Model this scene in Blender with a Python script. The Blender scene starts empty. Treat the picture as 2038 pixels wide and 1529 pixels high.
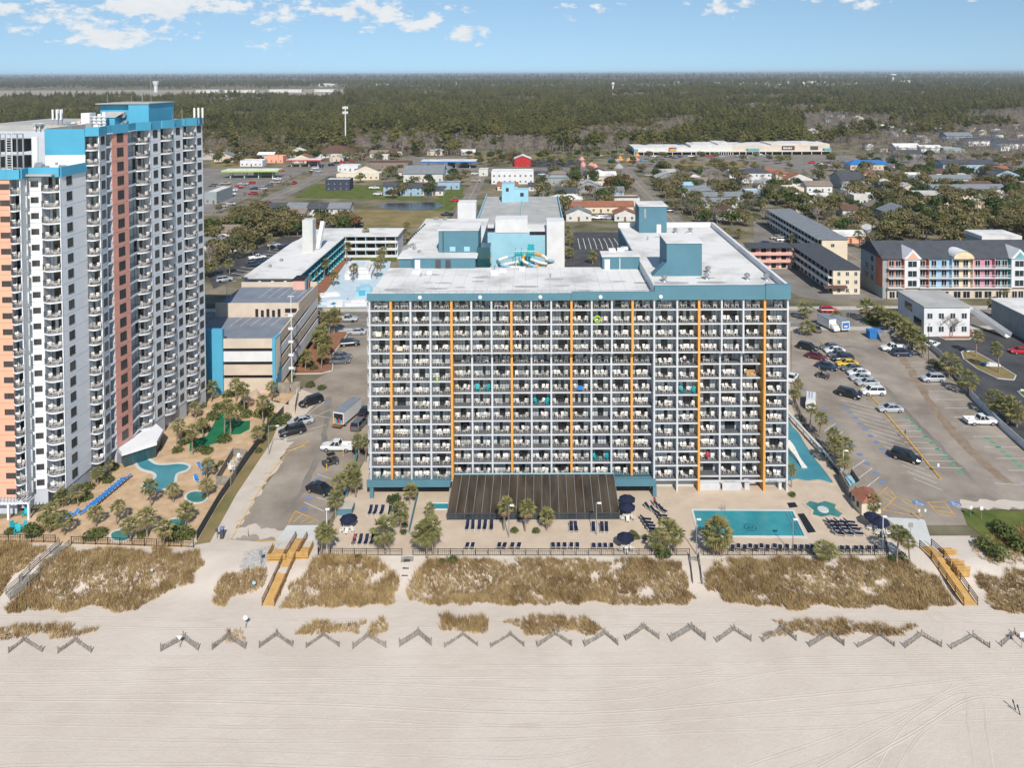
import bpy, math, random
from mathutils import Vector, Matrix
SC = bpy.context.scene
COL = SC.collection
R = math.radians
# ---------------------------------------------------------------- camera
FPX, CX, PITCH, ROLL, CAMZ = 1500.0, 1060.0, R(1.5), 0.0039, 70.0
CY = 146.5 + FPX * math.tan(PITCH)
_cam = bpy.data.cameras.new('camera'); CAM = bpy.data.objects.new('camera', _cam); COL.objects.link(CAM)
_cam.sensor_width = 36; _cam.lens = 36 * FPX / 2038
_cam.shift_x = (1019 - CX) / 2038; _cam.shift_y = (CY - 764.5) / 2038
_cam.clip_start = 1; _cam.clip_end = 120000
_r = Vector((math.cos(ROLL), 0, -math.sin(ROLL)))
_fw = Vector((0, math.cos(PITCH), -math.sin(PITCH)))
_r = (_r - _fw * _r.dot(_fw)).normalized()
_up = _r.cross(_fw)
CAM.matrix_world = Matrix(((_r.x, _up.x, -_fw.x, 0), (_r.y, _up.y, -_fw.y, 0), (_r.z, _up.z, -_fw.z, CAMZ), (0, 0, 0, 1)))
SC.camera = CAM
def ray(px, py): return _fw + _r * ((px - CX) / FPX) + _up * (-(py - CY) / FPX)
def G(px, py, z=0.0):
    "ground place seen at a photo pixel, on the level z"
    d = ray(px, py); t = (z - CAMZ) / d.z
    return (d.x * t, d.y * t)
def W(px, py, Y):
    "place seen at a photo pixel at the distance Y"
    d = ray(px, py); t = Y / d.y
    return (d.x * t, Y, CAMZ + d.z * t)
# ---------------------------------------------------------------- world, sun, exposure
SUN_EL, SUN_AZ = R(42), R(168.7)
SC.view_settings.view_transform = 'Standard'; SC.view_settings.look = 'None'
SC.view_settings.gamma = 1; SC.view_settings.use_curve_mapping = False
SC.view_settings.exposure = 0.22
SC.cycles.max_bounces = 6; SC.cycles.diffuse_bounces = 2; SC.cycles.glossy_bounces = 2
SC.cycles.transmission_bounces = 3; SC.cycles.transparent_max_bounces = 6; SC.cycles.volume_bounces = 0
SC.cycles.use_adaptive_sampling = True; SC.cycles.adaptive_threshold = 0.02
SC.cycles.caustics_reflective = False; SC.cycles.caustics_refractive = False
WORLD = bpy.data.worlds.new('World'); SC.world = WORLD; WORLD.use_nodes = True
def NN(nt, typ, **kw):
    n = nt.nodes.new(typ)
    for k, v in kw.items():
        if k in n.inputs: n.inputs[k].default_value = v
        else: setattr(n, k, v)
    return n
def build_world():
    nt = WORLD.node_tree; nt.nodes.clear(); L = nt.links.new
    out = NN(nt, 'ShaderNodeOutputWorld'); bg = NN(nt, 'ShaderNodeBackground', Strength=0.1)
    sky = NN(nt, 'ShaderNodeTexSky'); sky.sky_type = 'NISHITA'; sky.sun_disc = False
    sky.sun_elevation = SUN_EL; sky.sun_rotation = SUN_AZ
    sky.altitude = 60; sky.air_density = 1.0; sky.dust_density = 0.15; sky.ozone_density = 3.0
    tint = NN(nt, 'ShaderNodeMix', data_type='RGBA', blend_type='MULTIPLY'); tint.inputs[0].default_value = 1
    tint.inputs[7].default_value = (1.09, 1.11, 1.05, 1)
    L(sky.outputs[0], tint.inputs[6])
    t0 = NN(nt, 'ShaderNodeTexCoord'); vm = NN(nt, 'ShaderNodeVectorMath', operation='MULTIPLY_ADD'); vm.inputs[1].default_value = (1, 1, .75); vm.inputs[2].default_value = (0, 0, .13)
    L(t0.outputs['Generated'], vm.inputs[0]); nv = NN(nt, 'ShaderNodeVectorMath', operation='NORMALIZE'); L(vm.outputs[0], nv.inputs[0]); L(nv.outputs[0], sky.inputs[0])
    # fair-weather cumulus over the whole sky: noise in azimuth and height
    tc = NN(nt, 'ShaderNodeTexCoord'); sep = NN(nt, 'ShaderNodeSeparateXYZ'); L(tc.outputs['Generated'], sep.inputs[0])
    az = NN(nt, 'ShaderNodeMath', operation='ARCTAN2'); L(sep.outputs[0], az.inputs[0]); L(sep.outputs[1], az.inputs[1])
    el = NN(nt, 'ShaderNodeMath', operation='ARCSINE'); L(sep.outputs[2], el.inputs[0])
    # stretch the height more and more towards the horizon
    els = NN(nt, 'ShaderNodeMath', operation='MULTIPLY'); els.inputs[1].default_value = 1.9; L(el.outputs[0], els.inputs[0])
    cv = NN(nt, 'ShaderNodeCombineXYZ'); L(az.outputs[0], cv.inputs[0]); L(els.outputs[0], cv.inputs[1])
    n1 = NN(nt, 'ShaderNodeTexNoise', Scale=6.0, Detail=2.0, Roughness=0.5)
    n2 = NN(nt, 'ShaderNodeTexNoise', Scale=30.0, Detail=10.0, Roughness=0.6)
    off = NN(nt, 'ShaderNodeVectorMath', operation='ADD'); off.inputs[1].default_value = (3.37, 0.62, 0.0); L(cv.outputs[0], off.inputs[0])
    L(off.outputs[0], n1.inputs['Vector']); L(off.outputs[0], n2.inputs['Vector'])
    a = NN(nt, 'ShaderNodeMath', operation='MULTIPLY_ADD'); a.inputs[1].default_value = 0.55; L(n1.outputs[0], a.inputs[0]); L(n2.outputs[0], a.inputs[2])
    # clouds get rarer and fainter close to the horizon
    hz = NN(nt, 'ShaderNodeMapRange'); hz.inputs[1].default_value = 0.0; hz.inputs[2].default_value = 0.09; hz.inputs[3].default_value = -0.16; hz.inputs[4].default_value = 0.03
    L(el.outputs[0], hz.inputs[0])
    b = NN(nt, 'ShaderNodeMath', operation='ADD'); L(a.outputs[0], b.inputs[0]); L(hz.outputs[0], b.inputs[1])
    # a few cumulus banks, each a soft swelling of the same noise field
    for (bx, by, rx, ry, am) in [(210, 60, 170, 48, .21), (300, 92, 130, 26, .17), (490, 22, 210, 44, .24), (530, 105, 125, 36, .21), (770, 38, 105, 40, .22), (880, 78, 90, 40, .16), (1170, 25, 100, 30, .16), (1380, 15, 130, 28, .17), (1450, 35, 70, 26, .17), (1680, 10, 210, 28, .2), (1455, 130, 45, 12, .2), (-10, 30, 40, 20, .2), (1000, -150, 900, 90, .2), (-900, 0, 500, 60, .2), (3000, 20, 500, 60, .2), (590, 70, 60, 18, .16), (940, 72, 50, 20, .18), (1960, 18, 40, 14, .16)]:
        a0, e0 = math.atan((bx - 1060) / 1500), (148 - by) / 1500
        d1 = NN(nt, 'ShaderNodeMath', operation='SUBTRACT'); L(az.outputs[0], d1.inputs[0]); d1.inputs[1].default_value = a0
        d2 = NN(nt, 'ShaderNodeMath', operation='MULTIPLY'); L(d1.outputs[0], d2.inputs[0]); d2.inputs[1].default_value = 1500 / rx
        e1 = NN(nt, 'ShaderNodeMath', operation='SUBTRACT'); L(el.outputs[0], e1.inputs[0]); e1.inputs[1].default_value = e0
        e2 = NN(nt, 'ShaderNodeMath', operation='MULTIPLY'); L(e1.outputs[0], e2.inputs[0]); e2.inputs[1].default_value = 1500 / ry
        q1 = NN(nt, 'ShaderNodeMath', operation='MULTIPLY'); L(d2.outputs[0], q1.inputs[0]); L(d2.outputs[0], q1.inputs[1])
        q2 = NN(nt, 'ShaderNodeMath', operation='MULTIPLY_ADD'); L(e2.outputs[0], q2.inputs[0]); L(e2.outputs[0], q2.inputs[1]); L(q1.outputs[0], q2.inputs[2])
        q3 = NN(nt, 'ShaderNodeMapRange'); q3.inputs[1].default_value = 0; q3.inputs[2].default_value = 1.6; q3.inputs[3].default_value = am * 1.05; q3.inputs[4].default_value = 0; q3.interpolation_type = 'SMOOTHSTEP'; L(q2.outputs[0], q3.inputs[0])
        nb = NN(nt, 'ShaderNodeMath', operation='ADD'); L(b.outputs[0], nb.inputs[0]); L(q3.outputs[0], nb.inputs[1]); b = nb
    cr = NN(nt, 'ShaderNodeValToRGB'); cr.color_ramp.elements[0].position = 0.93; cr.color_ramp.elements[0].position = .90; cr.color_ramp.elements[1].position = 1.0; b2 = NN(nt, 'ShaderNodeMath', operation='SUBTRACT'); b2.inputs[1].default_value = .09; L(b.outputs[0], b2.inputs[0]); b = b2
    cr.color_ramp.elements[0].color = (0, 0, 0, 1); cr.color_ramp.elements[1].color = (1, 1, 1, 1)
    L(b.outputs[0], cr.inputs[0])
    sm = NN(nt, 'ShaderNodeMath', operation='MULTIPLY'); sm.inputs[1].default_value = 0.86; L(cr.outputs[0], sm.inputs[0])
    cc = NN(nt, 'ShaderNodeMix', data_type='RGBA'); cc.inputs[6].default_value = (6.2, 6.4, 6.7, 1); cc.inputs[7].default_value = (8.6, 8.5, 8.3, 1)
    L(n2.outputs[0], cc.inputs[0])
    mx = NN(nt, 'ShaderNodeMix', data_type='RGBA'); L(sm.outputs[0], mx.inputs[0]); L(tint.outputs[2], mx.inputs[6]); L(cc.outputs[2], mx.inputs[7])
    L(mx.outputs[2], bg.inputs[0]); L(bg.outputs[0], out.inputs[0])
build_world()
_sun = bpy.data.lights.new('sun', 'SUN'); _sun.energy = 4.2; _sun.angle = R(0.5); _sun.color = (1.0, 0.95, 0.87)
SUN = bpy.data.objects.new('sun', _sun); COL.objects.link(SUN)
_sd = Vector((math.sin(SUN_AZ) * math.cos(SUN_EL), math.cos(SUN_AZ) * math.cos(SUN_EL), math.sin(SUN_EL)))
SUN.rotation_euler = _sd.to_track_quat('Z', 'Y').to_euler(); SUN.location = (0, 0, 200)
# ---------------------------------------------------------------- materials
MATS = {}
def mat(name, rgb, rough=0.8, var=0.12, scale=0.6, bump=0.0, bscale=None, rgb2=None, metal=0.0, spec=0.3, rnd=0.0, detail=5, mixlo=0.35, mixhi=0.65, stretch=None, backlit=0.0, coat=0.0):
    "one procedural surface: two tones mixed by world-space noise, fine grain, optional relief, tone per object"
    if name in MATS: return MATS[name]
    m = bpy.data.materials.new(name); m.use_nodes = True; nt = m.node_tree; L = nt.links.new
    bs = nt.nodes['Principled BSDF']; bs.inputs['Roughness'].default_value = rough; bs.inputs['Metallic'].default_value = metal
    bs.inputs['Specular IOR Level'].default_value = spec
    if coat: bs.inputs['Coat Weight'].default_value = coat
    geo = NN(nt, 'ShaderNodeNewGeometry'); vec = geo.outputs['Position']
    if stretch:
        mp = NN(nt, 'ShaderNodeMapping'); mp.inputs['Scale'].default_value = stretch; L(vec, mp.inputs[0]); vec = mp.outputs[0]
    n = NN(nt, 'ShaderNodeTexNoise', Scale=scale, Detail=detail, Roughness=0.6); L(vec, n.inputs['Vector'])
    mr = NN(nt, 'ShaderNodeMapRange'); mr.inputs[1].default_value = mixlo; mr.inputs[2].default_value = mixhi; L(n.outputs[0], mr.inputs[0])
    if rgb2 is None: rgb2 = tuple(min(1, c * (1 + var)) for c in rgb); rgb = tuple(c * (1 - var) for c in rgb)
    mx = NN(nt, 'ShaderNodeMix', data_type='RGBA'); mx.inputs[6].default_value = (*rgb, 1); mx.inputs[7].default_value = (*rgb2, 1)
    L(mr.outputs[0], mx.inputs[0]); colr = mx.outputs[2]
    if rnd:
        oi = NN(nt, 'ShaderNodeObjectInfo'); hv = NN(nt, 'ShaderNodeHueSaturation')
        m1 = NN(nt, 'ShaderNodeMapRange'); m1.inputs[3].default_value = 1 - rnd; m1.inputs[4].default_value = 1 + rnd; L(oi.outputs['Random'], m1.inputs[0])
        m2 = NN(nt, 'ShaderNodeMapRange'); m2.inputs[3].default_value = 0.5 + rnd * .08; m2.inputs[4].default_value = 0.5 - rnd * .08; L(oi.outputs['Random'], m2.inputs[0])
        L(m1.outputs[0], hv.inputs['Value']); L(m2.outputs[0], hv.inputs['Hue']); L(colr, hv.inputs['Color']); colr = hv.outputs[0]
    L(colr, bs.inputs['Base Color'])
    if bump:
        nb = NN(nt, 'ShaderNodeTexNoise', Scale=bscale or scale * 6, Detail=4.0, Roughness=0.65); L(vec, nb.inputs['Vector'])
        bp = NN(nt, 'ShaderNodeBump', Strength=min(1, bump), Distance=max(1, bump) * 0.1); L(nb.outputs[0], bp.inputs['Height']); L(bp.outputs[0], bs.inputs['Normal'])
    if backlit:
        tr = NN(nt, 'ShaderNodeBsdfTranslucent'); L(colr, tr.inputs[0]); ms = NN(nt, 'ShaderNodeMixShader'); ms.inputs[0].default_value = backlit
        L(bs.outputs[0], ms.inputs[1]); L(tr.outputs[0], ms.inputs[2]); L(ms.outputs[0], nt.nodes['Material Output'].inputs[0])
    MATS[name] = m
    return m
def glass(name, rgb=(0.02, 0.025, 0.03), rough=0.06, spec=0.6, rnd=0.0):
    return mat(name, rgb, rough=rough, var=0.25, scale=0.35, spec=spec, rnd=rnd)
# ---------------------------------------------------------------- mesh builder
ORG = {}
class MB:
    def __init__(s, mats=None):
        s.v = []; s.f = []; s.mi = []; s.k = 0; s.mats = [mats] if isinstance(mats, str) else list(mats or [])
    def m(s, name):
        if name not in s.mats: s.mats.append(name)
        s.k = s.mats.index(name); return s
    def face(s, pts):
        b = len(s.v); s.v.extend(tuple(p) for p in pts); s.f.append(tuple(range(b, b + len(pts)))); s.mi.append(s.k)
    def raw(s, vs, fs):
        b = len(s.v); s.v.extend(vs); s.f.extend(tuple(i + b for i in f) for f in fs); s.mi.extend([s.k] * len(fs))
    def box(s, x0, y0, z0, x1, y1, z1):
        s.raw([(x0, y0, z0), (x1, y0, z0), (x1, y1, z0), (x0, y1, z0), (x0, y0, z1), (x1, y0, z1), (x1, y1, z1), (x0, y1, z1)],
              [(0, 3, 2, 1), (4, 5, 6, 7), (0, 1, 5, 4), (1, 2, 6, 5), (2, 3, 7, 6), (3, 0, 4, 7)]); return s
    def cbox(s, cx, cy, z0, dx, dy, dz, rz=0.0):
        c, n = math.cos(rz), math.sin(rz); vs = []
        for z in (z0, z0 + dz):
            for a, b in ((-1, -1), (1, -1), (1, 1), (-1, 1)):
                x, y = a * dx / 2, b * dy / 2; vs.append((cx + x * c - y * n, cy + x * n + y * c, z))
        s.raw(vs, [(0, 3, 2, 1), (4, 5, 6, 7), (0, 1, 5, 4), (1, 2, 6, 5), (2, 3, 7, 6), (3, 0, 4, 7)]); return s
    def prism(s, poly, z0, z1, bottom=True):
        if sum(poly[i - 1][0] * poly[i][1] - poly[i][0] * poly[i - 1][1] for i in range(len(poly))) < 0: poly = poly[::-1]
        n = len(poly); vs = [(p[0], p[1], z0) for p in poly] + [(p[0], p[1], z1) for p in poly]
        fs = [tuple(range(n, 2 * n))] + [(i, (i + 1) % n, n + (i + 1) % n, n + i) for i in range(n)]
        if bottom: fs.append(tuple(range(n - 1, -1, -1)))
        s.raw(vs, fs); return s
    def sheet(s, poly, z):
        if sum(poly[i - 1][0] * poly[i][1] - poly[i][0] * poly[i - 1][1] for i in range(len(poly))) < 0: poly = poly[::-1]
        s.face([(p[0], p[1], z) for p in poly]); return s
    def tube(s, p0, p1, r0, r1=None, n=6, cap=True):
        p0, p1 = Vector(p0), Vector(p1); r1 = r0 if r1 is None else r1
        d = (p1 - p0).normalized(); a = d.orthogonal().normalized(); b = d.cross(a)
        vs = []
        for p, r in ((p0, r0), (p1, r1)):
            for i in range(n):
                t = 2 * math.pi * i / n; vs.append(tuple(p + a * (r * math.cos(t)) + b * (r * math.sin(t))))
        fs = [(i, (i + 1) % n, n + (i + 1) % n, n + i) for i in range(n)]
        if cap: fs += [tuple(range(n - 1, -1, -1)), tuple(range(n, 2 * n))]
        s.raw(vs, fs); return s
    def bar(s, p0, p1, w, h):
        "a beam of width w (level) and height h from p0 to p1"
        p0, p1 = Vector(p0), Vector(p1); d = (p1 - p0).normalized()
        a = Vector((-d.y, d.x, 0)); a = a.normalized() if a.length > 1e-6 else Vector((1, 0, 0)); b = d.cross(a)
        vs = []
        for p in (p0, p1):
            for i, j in ((-1, -1), (1, -1), (1, 1), (-1, 1)): vs.append(tuple(p + a * (i * w / 2) + b * (j * h / 2)))
        s.raw(vs, [(0, 1, 2, 3), (4, 7, 6, 5), (0, 4, 5, 1), (1, 5, 6, 2), (2, 6, 7, 3), (3, 7, 4, 0)]); return s
    def lathe(s, prof, cx=0, cy=0, n=12):
        vs = [(cx + r * math.cos(2 * math.pi * i / n), cy + r * math.sin(2 * math.pi * i / n), z) for r, z in prof for i in range(n)]
        fs = [(k * n + i, k * n + (i + 1) % n, (k + 1) * n + (i + 1) % n, (k + 1) * n + i) for k in range(len(prof) - 1) for i in range(n)]
        fs += [tuple(range(n - 1, -1, -1)), tuple((len(prof) - 1) * n + i for i in range(n))]
        s.raw(vs, fs); return s
    def data(s, name, org=(0, 0, 0), smooth=False):
        me = bpy.data.meshes.new(name); ox, oy, oz = org
        me.from_pydata([(a - ox, b - oy, c - oz) for a, b, c in s.v], [], s.f)
        for q in s.mats: me.materials.append(MATS[q])
        if len(s.mats) > 1: me.polygons.foreach_set('material_index', s.mi)
        if smooth: me.polygons.foreach_set('use_smooth', [True] * len(me.polygons))
        me.update(); return me
    def build(s, name, parent=None, smooth=False, kind=None, label=None, cat=None, group=None):
        "link as ONE mesh object; coordinates were given in the world (or in the parent's own frame when that sits at the origin)"
        if parent is None:
            xs, ys, zs = zip(*s.v); org = ((min(xs) + max(xs)) / 2, (min(ys) + max(ys)) / 2, min(zs))
            if kind == 'structure': org = (0, 0, 0)
        else: org = ORG[parent.name]
        o = bpy.data.objects.new(name, s.data(name, org, smooth)); COL.objects.link(o); ORG[o.name] = org
        if parent is None: o.location = org
        else: o.parent = parent
        tag(o, label, cat, group, kind); return o
def tag(o, label=None, cat=None, group=None, kind=None):
    if label: o['label'] = label
    if cat: o['category'] = cat
    if group: o['group'] = group
    if kind: o['kind'] = kind
    return o
def thing(name, label, cat, loc=(0, 0, 0), group=None, rz=0.0):
    o = bpy.data.objects.new(name, None); COL.objects.link(o); o.location = loc; o.rotation_euler = (0, 0, rz)
    o.empty_display_size = 0.5; ORG[o.name] = tuple(loc); return tag(o, label, cat, group)
def part(parent, name, mesh, mats=None, loc=None):
    o = bpy.data.objects.new(name, mesh); COL.objects.link(o); o.parent = parent; ORG[o.name] = ORG[parent.name]
    if loc: o.location = loc
    if mats:
        for i, q in enumerate(mats):
            if q: o.material_slots[i].link = 'OBJECT'; o.material_slots[i].material = MATS[q]
    return o
def single(name, mesh, loc, rz, label, cat, group=None, sc=1.0, mats=None):
    o = bpy.data.objects.new(name, mesh); COL.objects.link(o); o.location = loc; o.rotation_euler = (0, 0, rz); o.scale = (sc, sc, sc) if not isinstance(sc, tuple) else sc
    if mats:
        for i, q in enumerate(mats):
            if q: o.material_slots[i].link = 'OBJECT'; o.material_slots[i].material = MATS[q]
    return tag(o, label, cat, group)
def copy_thing(src, loc, rz=0.0, sc=1.0, label=None, group=None):
    r = src.copy(); COL.objects.link(r); r.location = loc; r.rotation_euler = (0, 0, rz); r.scale = (sc, sc, sc); r.parent = None
    if label: r['label'] = label
    if group: r['group'] = group
    for ch in src.children:
        c = ch.copy(); COL.objects.link(c); c.parent = r
        for g in ch.children:
            d = g.copy(); COL.objects.link(d); d.parent = c
    return r
ORD = ['first', 'second', 'third', 'fourth', 'fifth', 'sixth', 'seventh', 'eighth', 'ninth', 'tenth', 'eleventh', 'twelfth', 'thirteenth', 'fourteenth', 'fifteenth', 'sixteenth', 'seventeenth', 'eighteenth', 'nineteenth', 'twentieth']
def nth(i):
    if i < 20: return ORD[i]
    t = ['', '', 'twenty', 'thirty', 'forty', 'fifty', 'sixty', 'seventy', 'eighty', 'ninety'][((i + 1) // 10) % 10]; u = (i + 1) % 10
    h = 'hundred ' if i + 1 >= 100 else ''
    if (i + 1) % 100 < 20 and i + 1 >= 100: return h + (ORD[(i + 1) % 100 - 1] if (i + 1) % 100 else 'th')
    return h + (t + '-' + ORD[u - 1] if u else t[:-1] + 'ieth')
RND = random.Random(7)
U = RND.uniform
# ---------------------------------------------------------------- palette
for a in [
 ('sand', dict(rgb=(.55, .475, .402), rgb2=(.62, .545, .47), rough=.95, scale=.09, bump=.55, bscale=1.5, spec=.1)),
 ('sand_track', dict(rgb=(.53, .455, .38), rgb2=(.60, .525, .445), rough=.95, scale=.3, spec=.1)),
 ('town_ground', dict(rgb=(.085, .085, .04), rgb2=(.27, .225, .16), rough=.95, scale=.06, detail=10, spec=.1)),
 ('asphalt_old', dict(rgb=(.225, .187, .15), rgb2=(.375, .32, .262), rough=.9, scale=.12, detail=9, bump=.3, bscale=9)),
 ('asphalt_mid', dict(rgb=(.17, .15, .13), rgb2=(.26, .235, .205), rough=.9, scale=.1, detail=8)),
 ('asphalt_dark', dict(rgb=(.045, .047, .05), rgb2=(.085, .085, .087), rough=.9, scale=.15, detail=8)),
 ('concrete', dict(rgb=(.42, .39, .34), rgb2=(.52, .485, .43), rough=.9, scale=.3)),
 ('concrete_pale', dict(rgb=(.52, .52, .5), rgb2=(.6, .6, .57), rough=.9, scale=.3)),
 ('deck_beige', dict(rgb=(.50, .40, .30), rgb2=(.585, .475, .365), rough=.9, scale=.35, detail=9)),
 ('paver_tan', dict(rgb=(.44, .295, .17), rgb2=(.60, .43, .275), rough=.9, scale=.45, detail=9)),
 ('grass', dict(rgb=(.075, .105, .025), rgb2=(.15, .165, .045), rough=.95, scale=.25, detail=8, spec=.1)),
 ('grass_dry', dict(rgb=(.30, .215, .11), rgb2=(.17, .155, .06), rough=.95, scale=.12, detail=8, spec=.1)),
 ('mulch', dict(rgb=(.24, .105, .06), rgb2=(.31, .15, .09), rough=.95, scale=.6)),
 ('putting_green', dict(rgb=(.01, .13, .055), rgb2=(.015, .17, .075), rough=.9, scale=.5)),
 ('paint_white', dict(rgb=(.62, .6, .56), var=.15, scale=.8, rough=.8)),
 ('paint_yellow', dict(rgb=(.62, .36, .07), var=.2, scale=.8, rough=.8)),
 ('paint_blue', dict(rgb=(.16, .22, .38), var=.15, rough=.8)),
 ('paint_green', dict(rgb=(.10, .33, .19), var=.15, rough=.8)),
 ('white_wall', dict(rgb=(.68, .675, .67), var=.07, scale=.25)),
 ('white_roof', dict(rgb=(.47, .455, .425), rgb2=(.72, .70, .67), scale=.16, detail=10, rough=.85, mixlo=.3, mixhi=.55)),
 ('grey_roof', dict(rgb=(.36, .35, .33), rgb2=(.46, .45, .43), scale=.2, detail=9, rough=.95)),
 ('tank_grey', dict(rgb=(.3, .3, .3), var=.15)),
 ('metal_grey', dict(rgb=(.42, .43, .44), var=.1, rough=.45, metal=.6)),
 ('metal_white', dict(rgb=(.74, .74, .73), var=.05, rough=.5)),
 ('black', dict(rgb=(.018, .018, .02), var=.2, rough=.55)),
 ('dark_grey', dict(rgb=(.07, .072, .078), var=.15, rough=.7)),
 ('rubber', dict(rgb=(.02, .02, .02), var=.2, rough=.8)),
 ('turquoise', dict(rgb=(.09, .20, .25), var=.07, scale=.2, rough=.75)),
 ('hotel_white', dict(rgb=(.56, .56, .57), var=.09, scale=.5)),
 ('turquoise_pale', dict(rgb=(.30, .53, .62), var=.06, scale=.2, rough=.75)),
 ('sky_blue', dict(rgb=(.085, .36, .52), var=.06, scale=.2, rough=.7)),
 ('orange_pier', dict(rgb=(.70, .33, .075), var=.05, scale=.3, rough=.7)),
 ('peach', dict(rgb=(.80, .385, .26), var=.05, scale=.3)),
 ('terracotta', dict(rgb=(.62, .30, .235), var=.08, scale=.3)),
 ('beige_wall', dict(rgb=(.60, .50, .40), var=.07, scale=.3)),
 ('cream_wall', dict(rgb=(.70, .60, .45), var=.06, scale=.3)),
 ('pink_wall', dict(rgb=(.70, .40, .33), var=.06, scale=.3)),
 ('navy', dict(rgb=(.012, .016, .04), var=.2, rough=.8)),
 ('blue_cloth', dict(rgb=(.03, .19, .50), var=.12, rough=.8)),
 ('teal_plastic', dict(rgb=(.02, .38, .42), var=.1, rough=.5)),
 ('white_plastic', dict(rgb=(.70, .66, .60), var=.12, scale=2.5, rough=.5, rnd=.2)),
 ('tan_wood', dict(rgb=(.47, .27, .085), rgb2=(.58, .36, .13), rough=.85, scale=1.2)),
 ('brown_wood', dict(rgb=(.17, .09, .045), rgb2=(.25, .14, .07), rough=.9, scale=1.2)),
 ('grey_wood', dict(rgb=(.2, .175, .15), rgb2=(.32, .29, .25), rough=.95, scale=1.5)),
 ('red_paint', dict(rgb=(.45, .03, .03), var=.1, rough=.5)),
 ('brick', dict(rgb=(.30, .12, .075), var=.15, scale=2)),
 ('lamp_lens', dict(rgb=(.8, .8, .78), var=.03, rough=.2)),
 ('bark', dict(rgb=(.15, .115, .085), rgb2=(.26, .215, .17), rough=.95, scale=2.5)),
 ('palm_bark', dict(rgb=(.20, .155, .115), rgb2=(.33, .27, .21), rough=.95, scale=3)),
 ('rock', dict(rgb=(.28, .27, .26), rgb2=(.40, .385, .36), rough=.95, scale=2, rnd=.2)),
]: mat(a[0], **a[1])
def water_mat(name, deep, shallow):
    m = mat(name, deep, rgb2=shallow, rough=.07, scale=.25, spec=.5, bump=.4, bscale=2.2)
water_mat('pool_water', (.025, .22, .265), (.05, .31, .35)); water_mat('pool_teal', (.035, .17, .155), (.08, .26, .23)); water_mat('river_water', (.05, .225, .275), (.08, .29, .34))
water_mat('pond_water', (.02, .03, .035), (.04, .055, .06))
# ---------------------------------------------------------------- ground
def P(*pts, z=0.0): return [G(x, y, z) for x, y in pts]
def sheet(name, m, poly, z, kind='structure'):
    return MB(m).sheet(poly, z).build(name, kind=kind)
gb = MB('town_ground')
for (y0, y1, xw) in ((111.5, 900, 900), (900, 6000, 6000), (6000, 45000, 40000)): gb.sheet([(-xw, y0), (xw, y0), (xw, y1), (-xw, y1)], -0.06)
gb.build('ground', kind='structure')
def smooth(t): t = max(0, min(1, t)); return t * t * (3 - 2 * t)
def hnoise(x, y): return math.sin(x * .31 + 1.3 * math.sin(y * .23)) * math.sin(y * .43 + .9 * math.sin(x * .17))
def bz(x, y):
    "height of the beach: level with the decks inland, dune face, then the wide flat strand"
    h = -1.5 + 1.44 * smooth((y - 100.5) / 9.0) + .012 * (y - 95) * (y < 95)
    d = math.exp(-((y - 105.2) / 2.6) ** 2)
    acc = 1 - math.exp(-((x + 51 - (y - 100) * .4) / 5.0) ** 2)      # the sandy way down from the car park
    h += .45 * d * acc + .10 * hnoise(x * 1.4, y * 1.4) * d + .05 * hnoise(x * .6, y * .6)
    return min(h, -0.04) if y > 108.2 else h
bb = MB('sand'); nx, ny = 330, 130; x0, x1, y0, y1 = -140, 140, 42, 112
for j in range(ny + 1):
    for i in range(nx + 1):
        x = x0 + (x1 - x0) * i / nx; y = y0 + (y1 - y0) * j / ny; bb.v.append((x, y, bz(x, y)))
bb.f = [(j * (nx + 1) + i, j * (nx + 1) + i + 1, (j + 1) * (nx + 1) + i + 1, (j + 1) * (nx + 1) + i) for j in range(ny) for i in range(nx)]; bb.mi = [0] * len(bb.f)
bb.build('beach', kind='structure', smooth=True)
def B(px, py):
    "place on the beach seen at a photo pixel"
    z = -1.2
    for _ in range(6): x, y = G(px, py, z); z = bz(x, y)
    return (x, y, z)
# tyre tracks: low ridges pressed up along curved runs over the strand
tk = MB('sand_track')
def ridge(pts, w, h):
    for k in range(len(pts) - 1):
        (ax, ay), (bx, by) = pts[k], pts[k + 1]; d = math.hypot(bx - ax, by - ay) or 1; n = (-(by - ay) / d * w, (bx - ax) / d * w)
        za, zb = bz(ax, ay) - .012, bz(bx, by) - .012
        tk.face([(ax - n[0], ay - n[1], za), (bx - n[0], by - n[1], zb), (bx, by, zb + h), (ax, ay, za + h)])
        tk.face([(ax, ay, za + h), (bx, by, zb + h), (bx + n[0], by + n[1], zb), (ax + n[0], ay + n[1], za)])
def track(pxs, gap=1.7, h=.06):
    g = [B(*p)[:2] for p in pxs]; c = []
    for k in range(len(g) - 1):
        p0, p1, p2, p3 = g[max(k - 1, 0)], g[k], g[k + 1], g[min(k + 2, len(g) - 1)]
        for t in [i / 14 for i in range(14)]:
            c.append(tuple(.5 * (2 * p1[a] + (p2[a] - p0[a]) * t + (2 * p0[a] - 5 * p1[a] + 4 * p2[a] - p3[a]) * t * t + (3 * p1[a] - p0[a] - 3 * p2[a] + p3[a]) * t ** 3) + U(-.03, .03) for a in (0, 1)))
    c.append(g[-1])
    for s in (-gap / 2, gap / 2):
        q = []
        for k in range(len(c)):
            a, b = c[max(k - 1, 0)], c[min(k + 1, len(c) - 1)]; d = math.hypot(b[0] - a[0], b[1] - a[1]) or 1
            q.append((c[k][0] - (b[1] - a[1]) / d * s, c[k][1] + (b[0] - a[0]) / d * s))
        for e in (-.17, .17): ridge([(x + e * .2, y + e) for x, y in q], .16, h * U(.7, 1.1))
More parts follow.
